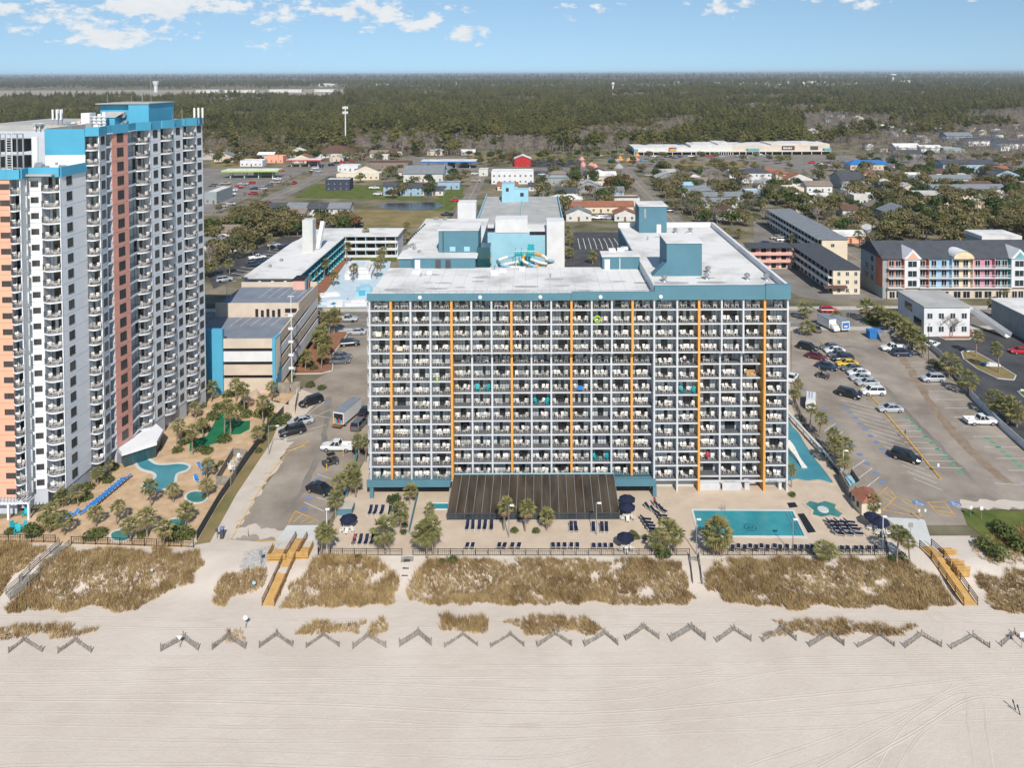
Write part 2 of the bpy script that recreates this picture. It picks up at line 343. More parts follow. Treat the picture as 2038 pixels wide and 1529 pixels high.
for t in [[(-20, 1222), (500, 1226), (1000, 1222), (1500, 1214), (2060, 1206)], [(-20, 1238), (520, 1244), (1100, 1240), (1600, 1232), (2060, 1236)],
          [(-20, 1405), (500, 1412), (1100, 1434), (1500, 1408), (2060, 1352)], [(-20, 1350), (600, 1342), (1200, 1338), (2060, 1330)],
          [(-20, 1378), (600, 1372), (1180, 1386), (1420, 1350), (1620, 1322), (2060, 1316)], [(-20, 1512), (420, 1508), (1000, 1525), (1180, 1505)],
          [(1500, 1540), (1700, 1470), (1880, 1400), (1930, 1368), (2060, 1362)], [(1640, 1540), (1800, 1450), (1910, 1384), (1990, 1378), (2060, 1400)],
          [(1760, 1540), (1820, 1450), (1930, 1390), (1945, 1450), (1960, 1540)], [(300, 1540), (420, 1490), (520, 1440), (560, 1420)], [(1850, 1215), (1900, 1245), (2060, 1262)],
          [(-20, 1318), (700, 1322), (1300, 1312), (2060, 1302)], [(-20, 1455), (800, 1462), (1500, 1440), (2060, 1420)]]:
    track(t, h=U(.015, .035))
tk.build('tyre_tracks', kind='stuff', label='tyre tracks pressed in lines across the wide pale beach')
# decks of the two hotels: slabs with a low sea wall towards the dunes
DECK = P((632, 1107), (1766, 1107), (1700, 985), (1655, 930), (1592, 840), (1573, 780), (1573, 640), (735, 640), (735, 900), (690, 985))
MB('deck_beige').prism(DECK, -1.3, .05).build('pool_deck', kind='structure')
LDECK = P((-60, 1078), (372, 1090), (398, 1062), (500, 905), (588, 782), (560, 735), (405, 760), (300, 850), (225, 925), (80, 1020), (-60, 1045))
MB('paver_tan').prism(LDECK, -1.3, .05).build('pool_deck', kind='structure')
sw = MB('concrete')
sw.bar((*G(628, 1107), -.02), (*G(1768, 1107), -.02), .35, .35); sw.build('sea_wall', label='low concrete kerb wall along the dune side of the pool deck', cat='wall')
# car parks, streets and pavements
LOT = P((452, 1074), (520, 1079), (628, 1072), (660, 1030), (700, 955), (735, 900), (742, 640), (690, 640), (700, 655), (662, 735), (600, 775), (640, 790), (575, 862), (555, 930))
carpark = sheet('car_park', 'asphalt_old', LOT, .0)
sheet('sand_verge', 'sand_track', P((372, 1092), (520, 1100), (640, 1094), (640, 1060), (520, 1074), (452, 1078), (545, 935), (580, 862), (640, 790), (600, 775), (566, 800), (500, 905)), -.012)
sheet('grass_verge', 'grass_dry', P((388, 1085), (418, 1080), (470, 985), (540, 880), (560, 830), (545, 835), (497, 912), (440, 995)), -.006)
RLOT = P((1700, 1000), (1760, 1046), (1925, 1046), (1912, 1012), (2070, 1016), (2070, 905), (1935, 790), (1868, 706), (1800, 640), (1575, 640), (1575, 780), (1594, 838), (1657, 928))
rightpark = sheet('car_park', 'asphalt_old', RLOT, .0)
sheet('lawn', 'grass', P((1925, 1042), (1905, 1015), (2090, 1019), (2090, 1110), (1985, 1090)), -.02)
DLOT = P((1808, 644), (2075, 644), (2075, 915), (1938, 795), (1872, 706))
sheet('car_park', 'asphalt_dark', DLOT, -.006)
sheet('concrete_apron', 'concrete_pale', P((572, 1046), (634, 1046), (628, 1078), (548, 1078)), .006)
sheet('concrete_path', 'concrete_pale', P((1762, 1030), (1840, 1034), (1852, 1072), (1882, 1094), (1842, 1094), (1800, 1060)), .006)
# streets: the boulevard runs left-right at about 213 m, three streets run inland, a highway crosses far behind
sheet('boulevard', 'asphalt_mid', [(-420, 205.5), (420, 205.5), (420, 220.5), (-420, 220.5)], .006)
for y0_, y1_ in ((220.5, 223.5), (203.0, 205.5)): MB('concrete').prism([(-420, y0_), (420, y0_), (420, y1_), (-420, y1_)], -.05, .12).build('pavement', kind='structure')
ml = MB('paint_yellow')
for y_ in (212.8, 213.15): ml.sheet([(-420, y_), (420, y_), (420, y_ + .14), (-420, y_ + .14)], .0105)
ml.m('paint_white')
for y_ in (209.4, 216.8):
    for i in range(-70, 70): ml.sheet([(i * 6, y_), (i * 6 + 2.8, y_), (i * 6 + 2.8, y_ + .13), (i * 6, y_ + .13)], .0105)
for xx in (-42.5, -38.5):
    ml.sheet([(xx, 206), (xx + .35, 206), (xx + .35, 220), (xx, 220)], .0145)
ml.build('lane_marking', kind='structure')
for i, (xa, xb, yb) in enumerate(((-153, -141, 540), (-39.5, -32, 540), (62, 71, 540), (-300, -292, 540), (118, 126, 540), (190, 199, 540))):
    o = sheet('side_street', 'asphalt_mid', [(xa, 223.5), (xb, 223.5), (xb, yb), (xa, yb)], .002)
    c_ = MB('paint_yellow'); xm = (xa + xb) / 2
    for d_ in (-.2, .2): c_.sheet([(xm + d_ - .08, 224), (xm + d_ + .08, 224), (xm + d_ + .08, yb), (xm + d_ - .08, yb)], .007)
    c_.build('centre_line', o)
sheet('highway', 'asphalt_mid', [(-900, 540), (900, 540), (900, 562), (-900, 562)], .006)
for nm, m_, pts, z_ in [
 ('car_park', 'asphalt_mid', [(300, 420), (430, 425), (510, 385), (600, 345), (610, 334), (400, 334), (200, 340)], -.003),
 ('car_park', 'asphalt_dark', [(425, 575), (478, 548), (600, 478), (612, 470), (560, 472), (500, 500), (412, 545)], -.003),
 ('car_park', 'asphalt_mid', [(1262, 330), (2100, 338), (2100, 312), (1255, 306)], -.003),
 ('car_park', 'asphalt_dark', [(1122, 532), (1240, 532), (1236, 462), (1142, 462)], -.003),
 ('car_park', 'asphalt_mid', [(1500, 545), (1590, 590), (1650, 600), (1760, 598), (1745, 540), (1500, 440)], -.002),
 ('car_park', 'asphalt_mid', [(800, 340), (925, 340), (930, 312), (800, 312)], -.003),
 ('car_park', 'asphalt_dark', [(1055, 350), (1180, 350), (1160, 318), (1055, 318)], -.003),
 ('car_park', 'asphalt_mid', [(1560, 375), (1700, 378), (1680, 352), (1560, 350)], -.003),
 ('car_park', 'asphalt_mid', [(1780, 330), (2060, 345), (2060, 318), (1780, 305)], -.002),
 ('car_park', 'asphalt_mid', [(620, 350), (720, 350), (720, 325), (630, 322)], -.003),
 ('vacant_lot', 'grass_dry', [(672, 450), (880, 452), (900, 420), (690, 416)], -.004),
 ('lawn', 'grass', [(585, 394), (840, 398), (850, 372), (625, 366)], -.004),
 ('lawn', 'grass', [(845, 418), (880, 440), (915, 402), (925, 370), (895, 372)], -.005),
 ('vacant_lot', 'sand_track', [(300, 318), (430, 318), (525, 300), (510, 290), (300, 292)], -.004),
 ('lawn', 'grass_dry', [(420, 345), (560, 318), (540, 305), (420, 322)], -.0045),
 ('lawn', 'grass_dry', [(1360, 336), (1510, 340), (1480, 322), (1325, 320)], .001),
 ('clearing', 'grass_dry', [(930, 318), (1120, 318), (1120, 308), (930, 308)], -.0045)]:
    sheet(nm, m_, P(*pts), z_)
pond = sheet('pond', 'pond_water', P((752, 413), (770, 404), (868, 403), (884, 408), (865, 417), (800, 419)), .01)
# airfield far off on the left
mat('dry_field', (.30, .255, .19), rgb2=(.38, .335, .265), scale=.01, detail=9, rough=.95)
sheet('airfield', 'dry_field', [(-2700, 2050), (-620, 2050), (-700, 2500), (-820, 3600), (-2900, 3600)], .3)
sheet('runway', 'concrete', [(-2600, 3200), (-900, 3200), (-900, 3250), (-2600, 3250)], .5)
# painted bays
def strip(mb, p0, p1, w, z=.012):
    (ax, ay), (bx, by) = p0, p1; d = math.hypot(bx - ax, by - ay); n = (-(by - ay) / d * w / 2, (bx - ax) / d * w / 2)
    mb.sheet([(ax - n[0], ay - n[1]), (bx - n[0], by - n[1]), (bx + n[0], by + n[1]), (ax + n[0], ay + n[1])], z)
def disc(mb, c, rx, ry, z=.012, n=14): mb.sheet([(c[0] + rx * math.cos(i * 6.2832 / n), c[1] + ry * math.sin(i * 6.2832 / n)) for i in range(n)], z)
mk = MB('paint_white')
def lerp(a, b, t): return (a[0] + (b[0] - a[0]) * t, a[1] + (b[1] - a[1]) * t)
for k in range(9):       # green bays right of the middle kerb
    t = k / 8; strip(mk, lerp(G(1764, 837), G(1840, 930), t), lerp(G(1811, 837), G(1915, 932), t), .13)
for k in range(-1, 14):    # blue bays, slanted, left of the kerb
    t = k / 10; strip(mk, lerp(G(1683, 805), G(1782, 913), t), lerp(G(1748, 822), G(1842, 935), t), .13)
for k in range(14):      # bays along the white fence
    t = k / 13; strip(mk, lerp(G(1790, 722), G(2030, 962), t), lerp(G(1838, 722), G(2110, 962), t), .13)
for a, b in [((1640, 859), (1663, 843)), ((1660, 873), (1678, 859)), ((1670, 886), (1690, 876)), ((1693, 936), (1721, 916)), ((1707, 954), (1736, 932)), ((1722, 972), (1750, 950)), ((1980, 962), (2040, 966))]:
    strip(mk, G(*a), G(*b), .13)
for a, b in [((560, 880), (622, 862)), ((600, 860), (650, 845)), ((604, 832), (645, 800)), ((617, 834), (658, 815)), ((620, 826), (655, 832)), ((632, 944), (667, 957)), ((630, 990), (658, 1000)), ((605, 1000), (645, 1018)), ((556, 902), (600, 890))]:
    strip(mk, G(*a), G(*b), .12)
mk.m('paint_green')
for k in range(9): t = k / 8; disc(mk, lerp(G(1806, 832), G(1910, 939), t), .55, .5)
for k in range(7): disc(mk, lerp(G(1965, 872), G(2030, 928), k / 6), .55, .5)
mk.m('paint_blue')
for k in range(9): disc(mk, lerp(G(1682, 810), G(1768, 908), k / 8), .6, .5)
for q in [(1600, 775), (1608, 790), (1640, 815), (1653, 833), (1665, 850), (1697, 888), (1711, 905), (1725, 923), (1743, 942), (1757, 960), (590, 862), (607, 856), (622, 841), (632, 955), (614, 993), (605, 1014), (646, 797)]: disc(mk, G(*q), .6, .5)
for q in [(1828, 1002), (1900, 1003)]: disc(mk, G(*q), 1.0, .9)
mk.m('paint_white')
for q in [(1828, 1002), (1900, 1003)]:
    x, y = G(*q); disc(mk, (x - .1, y + .45), .16, .16, .016); strip(mk, (x - .1, y + .35), (x - .05, y - .1), .14, .016); strip(mk, (x - .05, y - .1), (x + .4, y - .15), .14, .017); strip(mk, (x + .38, y - .12), (x + .6, y - .5), .13, .018)
    for i in range(9): a = 2.4 + i * .42; strip(mk, (x + .05 + .45 * math.cos(a), y - .25 + .4 * math.sin(a)), (x + .05 + .45 * math.cos(a + .42), y - .25 + .4 * math.sin(a + .42)), .11, .0165)
mk.m('paint_yellow')
for pts in [[(1742, 992), (1766, 970), (1783, 990), (1757, 1015)], [(1783, 990), (1757, 1015), (1835, 1030), (1818, 1000), (1783, 990)], [(1846, 1000), (1880, 1000), (1902, 1030), (1868, 1024), (1846, 1000)],
            [(1750, 985), (1775, 1000)], [(1758, 978), (1779, 994)], [(1772, 1002), (1832, 1028)], [(1795, 996), (1826, 1016)], [(1853, 1008), (1888, 1012)], [(1860, 1016), (1896, 1022)],
            [(463, 1070), (505, 995), (540, 940), (570, 905), (618, 878)], [(505, 995), (489, 998)], [(522, 968), (506, 972)], [(540, 940), (524, 944)], [(555, 922), (540, 928)], [(482, 1035), (466, 1040)],
            [(573, 900), (618, 878)], [(566, 895), (615, 877)], [(584, 892), (590, 898)], [(600, 885), (606, 890)], [(574, 1042), (588, 1018), (633, 1037)], [(584, 1040), (600, 1025)], [(598, 1041), (615, 1031)], [(612, 1042), (626, 1036)],
            [(510, 1077), (552, 1077)]]:
    for k in range(len(pts) - 1): strip(mk, G(*pts[k]), G(*pts[k + 1]), .16, .011 + .0002 * k)
mk.build('bay_markings', kind='structure')
md = MB('paint_white')
for k in range(14):
    t = k / 13; strip(md, lerp(G(470, 560), G(585, 488), t), lerp(G(440, 556), G(555, 486), t), .3, .003)
for k in range(9):
    t = k / 8; strip(md, lerp(G(1150, 474), G(1232, 474), t), lerp(G(1152, 484), G(1240, 484), t), .25, .003)
    strip(md, lerp(G(1152, 484), G(1240, 484), t), lerp(G(1155, 496), G(1244, 496), t), .25, .003)
md.build('bay_markings', kind='structure')
# raised kerb between the two rows of the right-hand car park, sand ramp kerbs, planting islands
kb = MB('paint_yellow'); kpts = [G(1634, 680), G(1690, 745), G(1748, 806), G(1812, 882), G(1872, 954)]
for k in range(4): kb.bar((*kpts[k], .07), (*kpts[k + 1], .07), .28, .16)
kb.build('kerb', label='long yellowed concrete kerb dividing the two rows of the right-hand car park', cat='kerb')
def island(name, m_, pts, label, kerbmat='concrete_pale'):
    b = MB(m_).prism(P(*pts), -.05, .1); o = b.build(name, kind='structure')
    q = P(*pts); kk = MB(kerbmat)
    for i in range(len(q)): kk.bar((*q[i], .06), (*q[(i + 1) % len(q)], .06), .22, .18)
    kk.build('kerb_edge', o); return o
island('mulch_bed', 'mulch', [(585, 745), (640, 744), (661, 738), (663, 728), (655, 716), (690, 668), (700, 655), (640, 655), (615, 690), (588, 722)], 'x')
island('mulch_bed', 'mulch', [(1845, 660), (1880, 676), (1930, 676), (1938, 668), (1930, 640), (1850, 640)], 'x')
island('grass_island', 'grass_dry', [(1913, 702), (1920, 698), (1940, 700), (1985, 725), (2022, 748), (2018, 757), (1985, 754), (1945, 735), (1918, 715)], 'x')
island('grass_island', 'grass', [(2025, 780), (2060, 778), (2060, 800), (2045, 798)], 'x')
# mini-golf green in the left garden
MB('putting_green').sheet(P((377, 900), (378, 880), (412, 868), (425, 845), (436, 820), (462, 824), (470, 840), (498, 838), (497, 855), (478, 865), (450, 867), (445, 880), (418, 886), (410, 897), (392, 892)), .062).build('putting_green', kind='structure')

# drifted sand and dirt on the car parks
def blot(name, m_, line, w0, w1, z, seed):
    r = random.Random(seed); g = [G(*p) for p in line]; L_, R_ = [], []
    for i in range(len(g)):
        a, b = g[max(i - 1, 0)], g[min(i + 1, len(g) - 1)]; d = math.hypot(b[0] - a[0], b[1] - a[1]); n = (-(b[1] - a[1]) / d, (b[0] - a[0]) / d); u, v = r.uniform(w0, w1), r.uniform(w0, w1); L_.append((g[i][0] + n[0] * u, g[i][1] + n[1] * u)); R_.append((g[i][0] - n[0] * v, g[i][1] - n[1] * v))
    b = MB(m_)
    for i in range(len(g) - 1): b.face([(*R_[i], z), (*R_[i + 1], z), (*L_[i + 1], z), (*L_[i], z)])
    b.build(name, kind='structure')
mat('dirt_brown', (.23, .165, .11), rgb2=(.30, .23, .165), scale=.5, detail=9, rough=.95)
def dense(pts, n):
    o = []
    for i in range(len(pts) - 1):
        for k in range(n): o.append(lerp(pts[i], pts[i + 1], k / n))
    return o + [pts[-1]]
blot('dirt_streak', 'dirt_brown', dense([(1790, 706), (1818, 745), (1850, 800), (1895, 860), (1950, 915), (2010, 965)], 7), .5, 1.3, .005, 1)
blot('sand_drift', 'sand_track', dense([(455, 1066), (500, 1056), (560, 1066), (620, 1060)], 8), .6, 1.9, .0052, 2)
blot('sand_drift', 'sand_track', dense([(470, 1045), (505, 985), (545, 925), (572, 880)], 8), .3, 1.4, .0045, 3)
blot('sand_drift', 'sand_track', dense([(1900, 1006), (1960, 1004), (2060, 1006)], 8), .5, 1.7, .0052, 4)
blot('tar_patch', 'asphalt_mid', dense([(655, 790), (648, 850), (640, 900), (600, 980), (570, 1020)], 7), .3, .8, .0035, 5)
blot('tar_patch', 'asphalt_mid', dense([(1650, 690), (1700, 690), (1740, 700)], 7), .4, 1.2, .0035, 6)
blot('tar_patch', 'asphalt_mid', dense([(1760, 770), (1850, 870), (1940, 960)], 9), .3, .9, .0035, 7)
# ---------------------------------------------------------------- main hotel
glass('door_glass', (.016, .019, .022)); glass('window_glass', (.03, .04, .048)); glass('teal_glass', (.02, .07, .08))
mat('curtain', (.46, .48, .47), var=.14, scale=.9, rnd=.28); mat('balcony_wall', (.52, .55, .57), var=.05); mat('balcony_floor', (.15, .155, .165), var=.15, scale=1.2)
mat('solar_panel', (.035, .026, .018), rgb2=(.085, .066, .048), rough=.35, scale=.7, stretch=(1, .12, 1), spec=.5)
HY, BD, FL, Z0 = 124.2, 1.65, 2.39, 2.1
def hx(px, py=790): return W(px, py, HY)[0]
hotel = thing('resort_hotel', 'wide thirteen-row oceanfront hotel with turquoise parapets and orange piers', 'hotel', (0, HY + 9, 0))
COLS = [737, 779, 818.3, 857.7, 899.5, 939, 979, 1018.4, 1058, 1097.6, 1137.8, 1178, 1218, 1259, 1302, 1347.7, 1391, 1436, 1479, 1521.5, 1567]
ORANGE = {779, 899.5, 1018.4, 1137.8, 1259, 1391, 1521.5}
HX = [hx(p) for p in COLS]
def zone(b): return 'A' if b < 4 else 'B' if b < 14 else 'C' if b < 16 else 'D' if b < 19 else 'E'
def rec(b, r): return 1.1 if (zone(b) in 'BD' and r <= 8) else 0.0
XL, XR = HX[0], HX[-1]
# shell: back walls of the balconies, sides, roofs
w = MB('balcony_wall')
for b in range(20):
    for lo, hi, d in (((0, 9, rec(b, 0)), (9, 13, 0.0))):
        z_a = 0 if lo == 0 else Z0 + FL * lo - .2; z_b = Z0 + FL * hi + (.0 if hi == 13 else -.2)
        w.box(HX[b], HY + BD + d, z_a, HX[b + 1], HY + BD + d + .3, z_b)
w.build('balcony_back_wall', hotel)
w = MB('turquoise'); w.box(XL, HY + BD + 1.6, 0, HX[14], 142.7, 33.0); w.box(HX[14] + .02, HY + BD + 1.6, 0, XR, 177, 33.55)
w.box(-25.6, 142.75, 0, -11, 181, 34.9); w.build('wall', hotel)
rf = MB('white_roof'); rf.box(XL - .2, HY - .1, 33.0, HX[14] - .02, 142.6, 33.12); rf.box(HX[14] + .25, HY + .25, 33.55, XR - .3, 176.7, 33.68)
rf.box(-25.9, 142.4, 34.9, -10.7, 181.3, 35.05); roof = rf.build('roof', hotel)
sm = MB('concrete')
for k in range(1, 22): x = XL + (HX[14] - XL) * k / 22; sm.box(x, HY + .6, 33.12, x + .05, 142.4, 33.13)
for k in range(1, 14): y = HY + .6 + 51 * k / 14; sm.box(HX[14] + .4, y, 33.68, XR - .5, y + .05, 33.69)
for k in range(1, 9): y = 143 + 38 * k / 9; sm.box(-25.6, y, 35.05, -11, y + .1, 35.065)
sm.build('roof_seam', roof, kind='stuff')
pp = MB('turquoise'); pp.box(XL - .35, HY - .35, 32.45, HX[10], HY - .12, 33.62); pp.box(HX[10] + .01, HY - .45, 32.5, HX[14], HY - .12, 33.85)
pp.box(HX[14] + .01, HY - .4, 32.45, HX[19], HY + .22, 34.75); pp.box(HX[19] + .01, HY - .55, 32.5, XR + .3, HY + .22, 34.95); pp.build('parapet', roof)
pg = MB('white_wall'); pg.box(HX[14] - .05, HY + .25, 33.1, HX[14] + .2, 145.5, 34.75); pg.box(XR - .28, HY + .25, 33.6, XR + .28, 177, 34.8); pg.box(HX[14], 176.8, 33.6, XR + .28, 177.05, 34.8)
pg.build('parapet', roof)
st = MB('metal_grey')
for k in range(34):
    x = XL + .2 + (HX[14] - XL - .5) * k / 33; st.box(x, HY + .35, 33.1, x + .05, HY + .4, 33.85)
st.box(XL, HY + .35, 33.83, HX[14] - .3, HY + .4, 33.88); st.build('roof_railing', roof)
for k in range(5):
    MB('white_wall').tube((hx(838 + 119 * k), HY - .4 - .1 * (k > 2), 33.05), (hx(838 + 119 * k), HY - .52 - .1 * (k > 2), 33.05), .32, n=12).build('round_lamp', hotel)
def vent(x, y, z):
    v = MB('metal_grey'); v.lathe([(.55, z), (.5, z + .12), (.28, z + .15), (.28, z + .5), (.5, z + .6), (.52, z + .95), (.2, z + 1.15)], x, y, 10); v.build('roof_vent', roof)
for q in ((1322, 560), (1406, 555), (1409, 542), (1487, 556), (1525, 557), (1374, 463), (1344, 463)): vent(*G(*q, 33.7), 33.68)
rs = MB('grey_roof')
for (q, rx, ry) in (((1335, 563), 3.6, .9), ((1415, 562), 2.8, .9), ((1275, 563), 1.6, .6)): 
    z_ = 33.69 if q[0] > 1302 else 33.13; c = G(*q, z_); rs.sheet([(c[0] + rx * math.cos(i * .39) * U(.7, 1.1), c[1] + ry * math.sin(i * .39) * U(.7, 1.1)) for i in range(16)], z_)
for k in range(26):
    r_ = RND.random() < .4; z_ = (33.691 if r_ else 33.131) + k * .0002; cx_, cy_ = (U(HX[14] + 3, XR - 3), U(126, 172)) if r_ else (U(XL + 3, HX[14] - 4), U(126, 140)); q_ = U(.5, 1.6); rs.sheet([(cx_ + q_ * 1.8 * math.cos(i * .39) * U(.6, 1.1), cy_ + q_ * .6 * math.sin(i * .39) * U(.6, 1.1)) for i in range(16)], z_)
rs.build('roof_stain', roof, kind='stuff')
for k in range(15):
    x, y = (U(HX[14] + 2, XR - 3), U(142, 174)) if k % 2 else (U(XL + 2, HX[14] - 3), U(134, 141)); z_ = 33.7 if k % 2 else 33.14
    if k % 3: MB('metal_white').cbox(x, y, z_, U(.7, 1.5), U(.6, 1.1), U(.4, .9), U(0, .3)).build('roof_unit', roof)
    else: MB('metal_grey').tube((x, y, z_), (x, y, z_ + U(.5, 1.0)), .12, n=6).build('vent_pipe', roof)
# balcony slabs, piers
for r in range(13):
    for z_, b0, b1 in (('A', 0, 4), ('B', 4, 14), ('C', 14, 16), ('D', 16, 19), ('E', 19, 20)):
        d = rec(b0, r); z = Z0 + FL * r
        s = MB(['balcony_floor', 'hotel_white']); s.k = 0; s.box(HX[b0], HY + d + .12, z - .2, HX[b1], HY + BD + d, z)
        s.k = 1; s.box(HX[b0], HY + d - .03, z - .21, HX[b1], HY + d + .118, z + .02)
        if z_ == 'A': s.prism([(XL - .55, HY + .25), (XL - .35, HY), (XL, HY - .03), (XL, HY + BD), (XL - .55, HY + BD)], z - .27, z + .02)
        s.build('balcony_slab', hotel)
        if z_ == 'A':
            e = MB('hotel_white'); e.box(XL - .55, HY + .3, z + .02, XL - .43, HY + BD, z + .95); e.bar((XL - .5, HY + .32, z + .5), (XL - .3, HY + .02, z + .5), .1, .9); e.build('end_panel', hotel)
for i, p in enumerate(COLS):
    o_ = p in ORANGE; x = HX[i]; hw = .185 if o_ else .145; zlo = 2.2 if i <= 13 else 0.0
    b_ = MB('orange_pier' if o_ else 'hotel_white'); zt = 32.47
    side = [rec(min(i, 19), 0), rec(max(i - 1, 0), 0)]
    if min(side) > 0:
        b_.box(x - hw, HY - .05 + 1.1, zlo, x + hw, HY + BD + 1.1, Z0 + FL * 9 - .28); b_.box(x - hw, HY - .1, Z0 + FL * 9 - .28, x + hw, HY + BD, zt)
    else:
        b_.box(x - hw, HY - .1, zlo, x + hw, HY + BD + max(side), zt)
    b_.build('pier', hotel)
# doors (five arrangements of dark glass, curtains and bars) and railings, one of each for every balcony
def door_mesh(w_, pat, seed):
    rr = random.Random(seed); g_ = MB('door_glass'); m_ = MB(['curtain', 'dark_grey', 'balcony_wall']); n = len(pat); x0_ = -w_ / 2; h = 2.04
    for i, c in enumerate(pat):
        a, b = x0_ + w_ * i / n, x0_ + w_ * (i + 1) / n
        m_.k = {'g': 0, 'c': 0, 'w': 2}[c]; dy = -.03 if c == 'g' else -.045 if c == 'c' else -.05
        (g_ if c == 'g' else m_).box(a, dy, .03, b, .0, h)
        m_.k = 1
        if c != 'w': m_.box(a - .025, -.075, .03, a + .025, -.051, h); m_.box(b - .025, -.076, .03, b + .025, -.0515, h)
    m_.k = 1; m_.box(x0_, -.08, h, -x0_, 0, h + .07); return m_.data('sliding_door'), g_.data('pane')
def dpart(parent, name, pair):
    o = part(parent, name, pair[0]); part(o, 'pane', pair[1]); return o
PATS = ['wcggcw', 'wcgccw', 'cggggc', 'wgggcw', 'ccgccc', 'wcggww', 'cccgcc', 'cgggcw', 'ccggcc', 'gcccgw', 'wgcccw', 'cgcgcc']
def rail_mesh(w_, n=9):
    m_ = MB('dark_grey'); m_.box(-w_ / 2, -.02, .98, w_ / 2, .02, 1.03); m_.box(-w_ / 2, -.015, .1, w_ / 2, .015, .13)
    for i in range(n + 1): x = -w_ / 2 + w_ * i / n; m_.box(x - .012, -.012, 0, x + .012, .012, .98)
    return m_.data('railing')
wA = HX[6] - HX[5] - .42; wC = HX[15] - HX[14] - .42
DOORS = {0: [door_mesh(wA - .1, p, k) for k, p in enumerate(PATS)], 1: [door_mesh(wC - .1, p, k) for k, p in enumerate(PATS)]}
RAILS = {0: rail_mesh(wA), 1: rail_mesh(wC)}
def chair_mesh(col):
    c = MB(col); c.box(-.25, -.24, .38, .25, .24, .43); c.bar((0, .24, .42), (0, .36, .92), .48, .05)
    for s in (-1, 1):
        c.box(s * .27 - .03, -.22, .60, s * .27 + .03, .26, .64); c.tube((s * .24, -.2, 0), (s * .27, -.2, .62), .035, n=4); c.tube((s * .24, .25, 0), (s * .24, .24, .4), .035, n=4)
    return c.data('chair')
def adir_mesh(col):
    c = MB(col); c.bar((0, -.35, .36), (0, .25, .22), .5, .05); c.bar((0, .22, .22), (0, .5, 1.0), .56, .06)
    for s in (-1, 1): c.box(s * .33 - .06, -.4, .52, s * .33 + .06, .4, .56); c.box(s * .3 - .03, -.38, 0, s * .3 + .03, -.3, .52); c.bar((s * .28, .4, .02), (s * .28, -.3, .34), .05, .1)
    return c.data('chair')
CHAIR = chair_mesh('white_plastic'); ADIR = adir_mesh('teal_plastic')
def table_mesh(): 
    t = MB('white_plastic'); t.lathe([(.26, .4), (.27, .42), (.27, .45), (.25, .46)], n=10)
    for k in range(4): a = .785 + k * 1.571; t.tube((.2 * math.cos(a), .2 * math.sin(a), .4), (.24 * math.cos(a), .24 * math.sin(a), 0), .03, n=4)
    return t.data('table')
TABLE = table_mesh()
FARCH = MB('white_plastic')
def add_far(mesh, x, y, z, rz, sc):
    c, s = math.cos(rz) * sc, math.sin(rz) * sc; vs = [(x + v.co.x * c - v.co.y * s, y + v.co.x * s + v.co.y * c, z + v.co.z * sc) for v in mesh.vertices]
    FARCH.raw(vs, [tuple(p.vertices) for p in mesh.polygons])
nch = 0; ntb = 0
FLN = ['row at the very bottom', 'second row from the bottom', 'third row from the bottom', 'fourth row from the bottom', 'fifth row from the bottom', 'sixth row from the bottom', 'middle row', 'sixth row from the top', 'fifth row from the top', 'fourth row from the top', 'third row from the top', 'second row from the top', 'top row']
for b in range(20):
    xm = (HX[b] + HX[b + 1]) / 2; wi = 0 if b < 14 else 1
    for r in range(13):
        z = Z0 + FL * r; d = rec(b, r)
        o = dpart(hotel, 'sliding_door', DOORS[wi][RND.randrange(len(PATS))]); o.location = (xm, d + BD - 9, z)
        if RND.random() < .5: o.scale = (-1, 1, 1)
        o = part(hotel, 'railing', RAILS[wi]); o.location = (xm, d + .06 - 9, z); o.scale = ((HX[b + 1] - HX[b] - .4) / (wC if wi else wA), 1, 1)
        if RND.random() < .03: continue
        teal = (b, r) in ((5, 6), (4, 5), (8, 5), (15, 6), (11, 1)); x2 = U(.62, .95)
        for s in (-1, 1):
            if not teal and RND.random() < .06: continue
            cx, cy, rz = xm + s * x2 + U(-.1, .1), HY + d + U(.6, 1.0), -s * U(.1, .8)
            if teal: single('balcony_chair', ADIR, (cx, cy, z), rz, f'teal slatted chair at {"left" if s < 0 else "right"} in {nth(b)} bay from left, {FLN[r]}', 'chair', 'chairs on the hotel balconies'); nch += 1
            elif b < 13 and nch < 290:
                single('balcony_chair', CHAIR, (cx, cy, z), rz, f'white plastic chair at {"left" if s < 0 else "right"} in {nth(b)} bay from left, {FLN[r]}', 'chair', 'chairs on the hotel balconies'); nch += 1
            else: add_far(CHAIR, cx, cy, z, rz, 1)
            if RND.random() < .3: add_far(CHAIR, xm + s * U(.2, .4), HY + d + U(1.0, 1.3), z, U(-.4, .4), .95)
        if RND.random() < .85:
            single('side_table', TABLE, (xm + U(-.25, .25), HY + d + U(.45, .8), z), U(0, 1), f'small white balcony table in {nth(b)} bay from left, {FLN[r]}', 'table', 'small tables on the hotel balconies'); ntb += 1
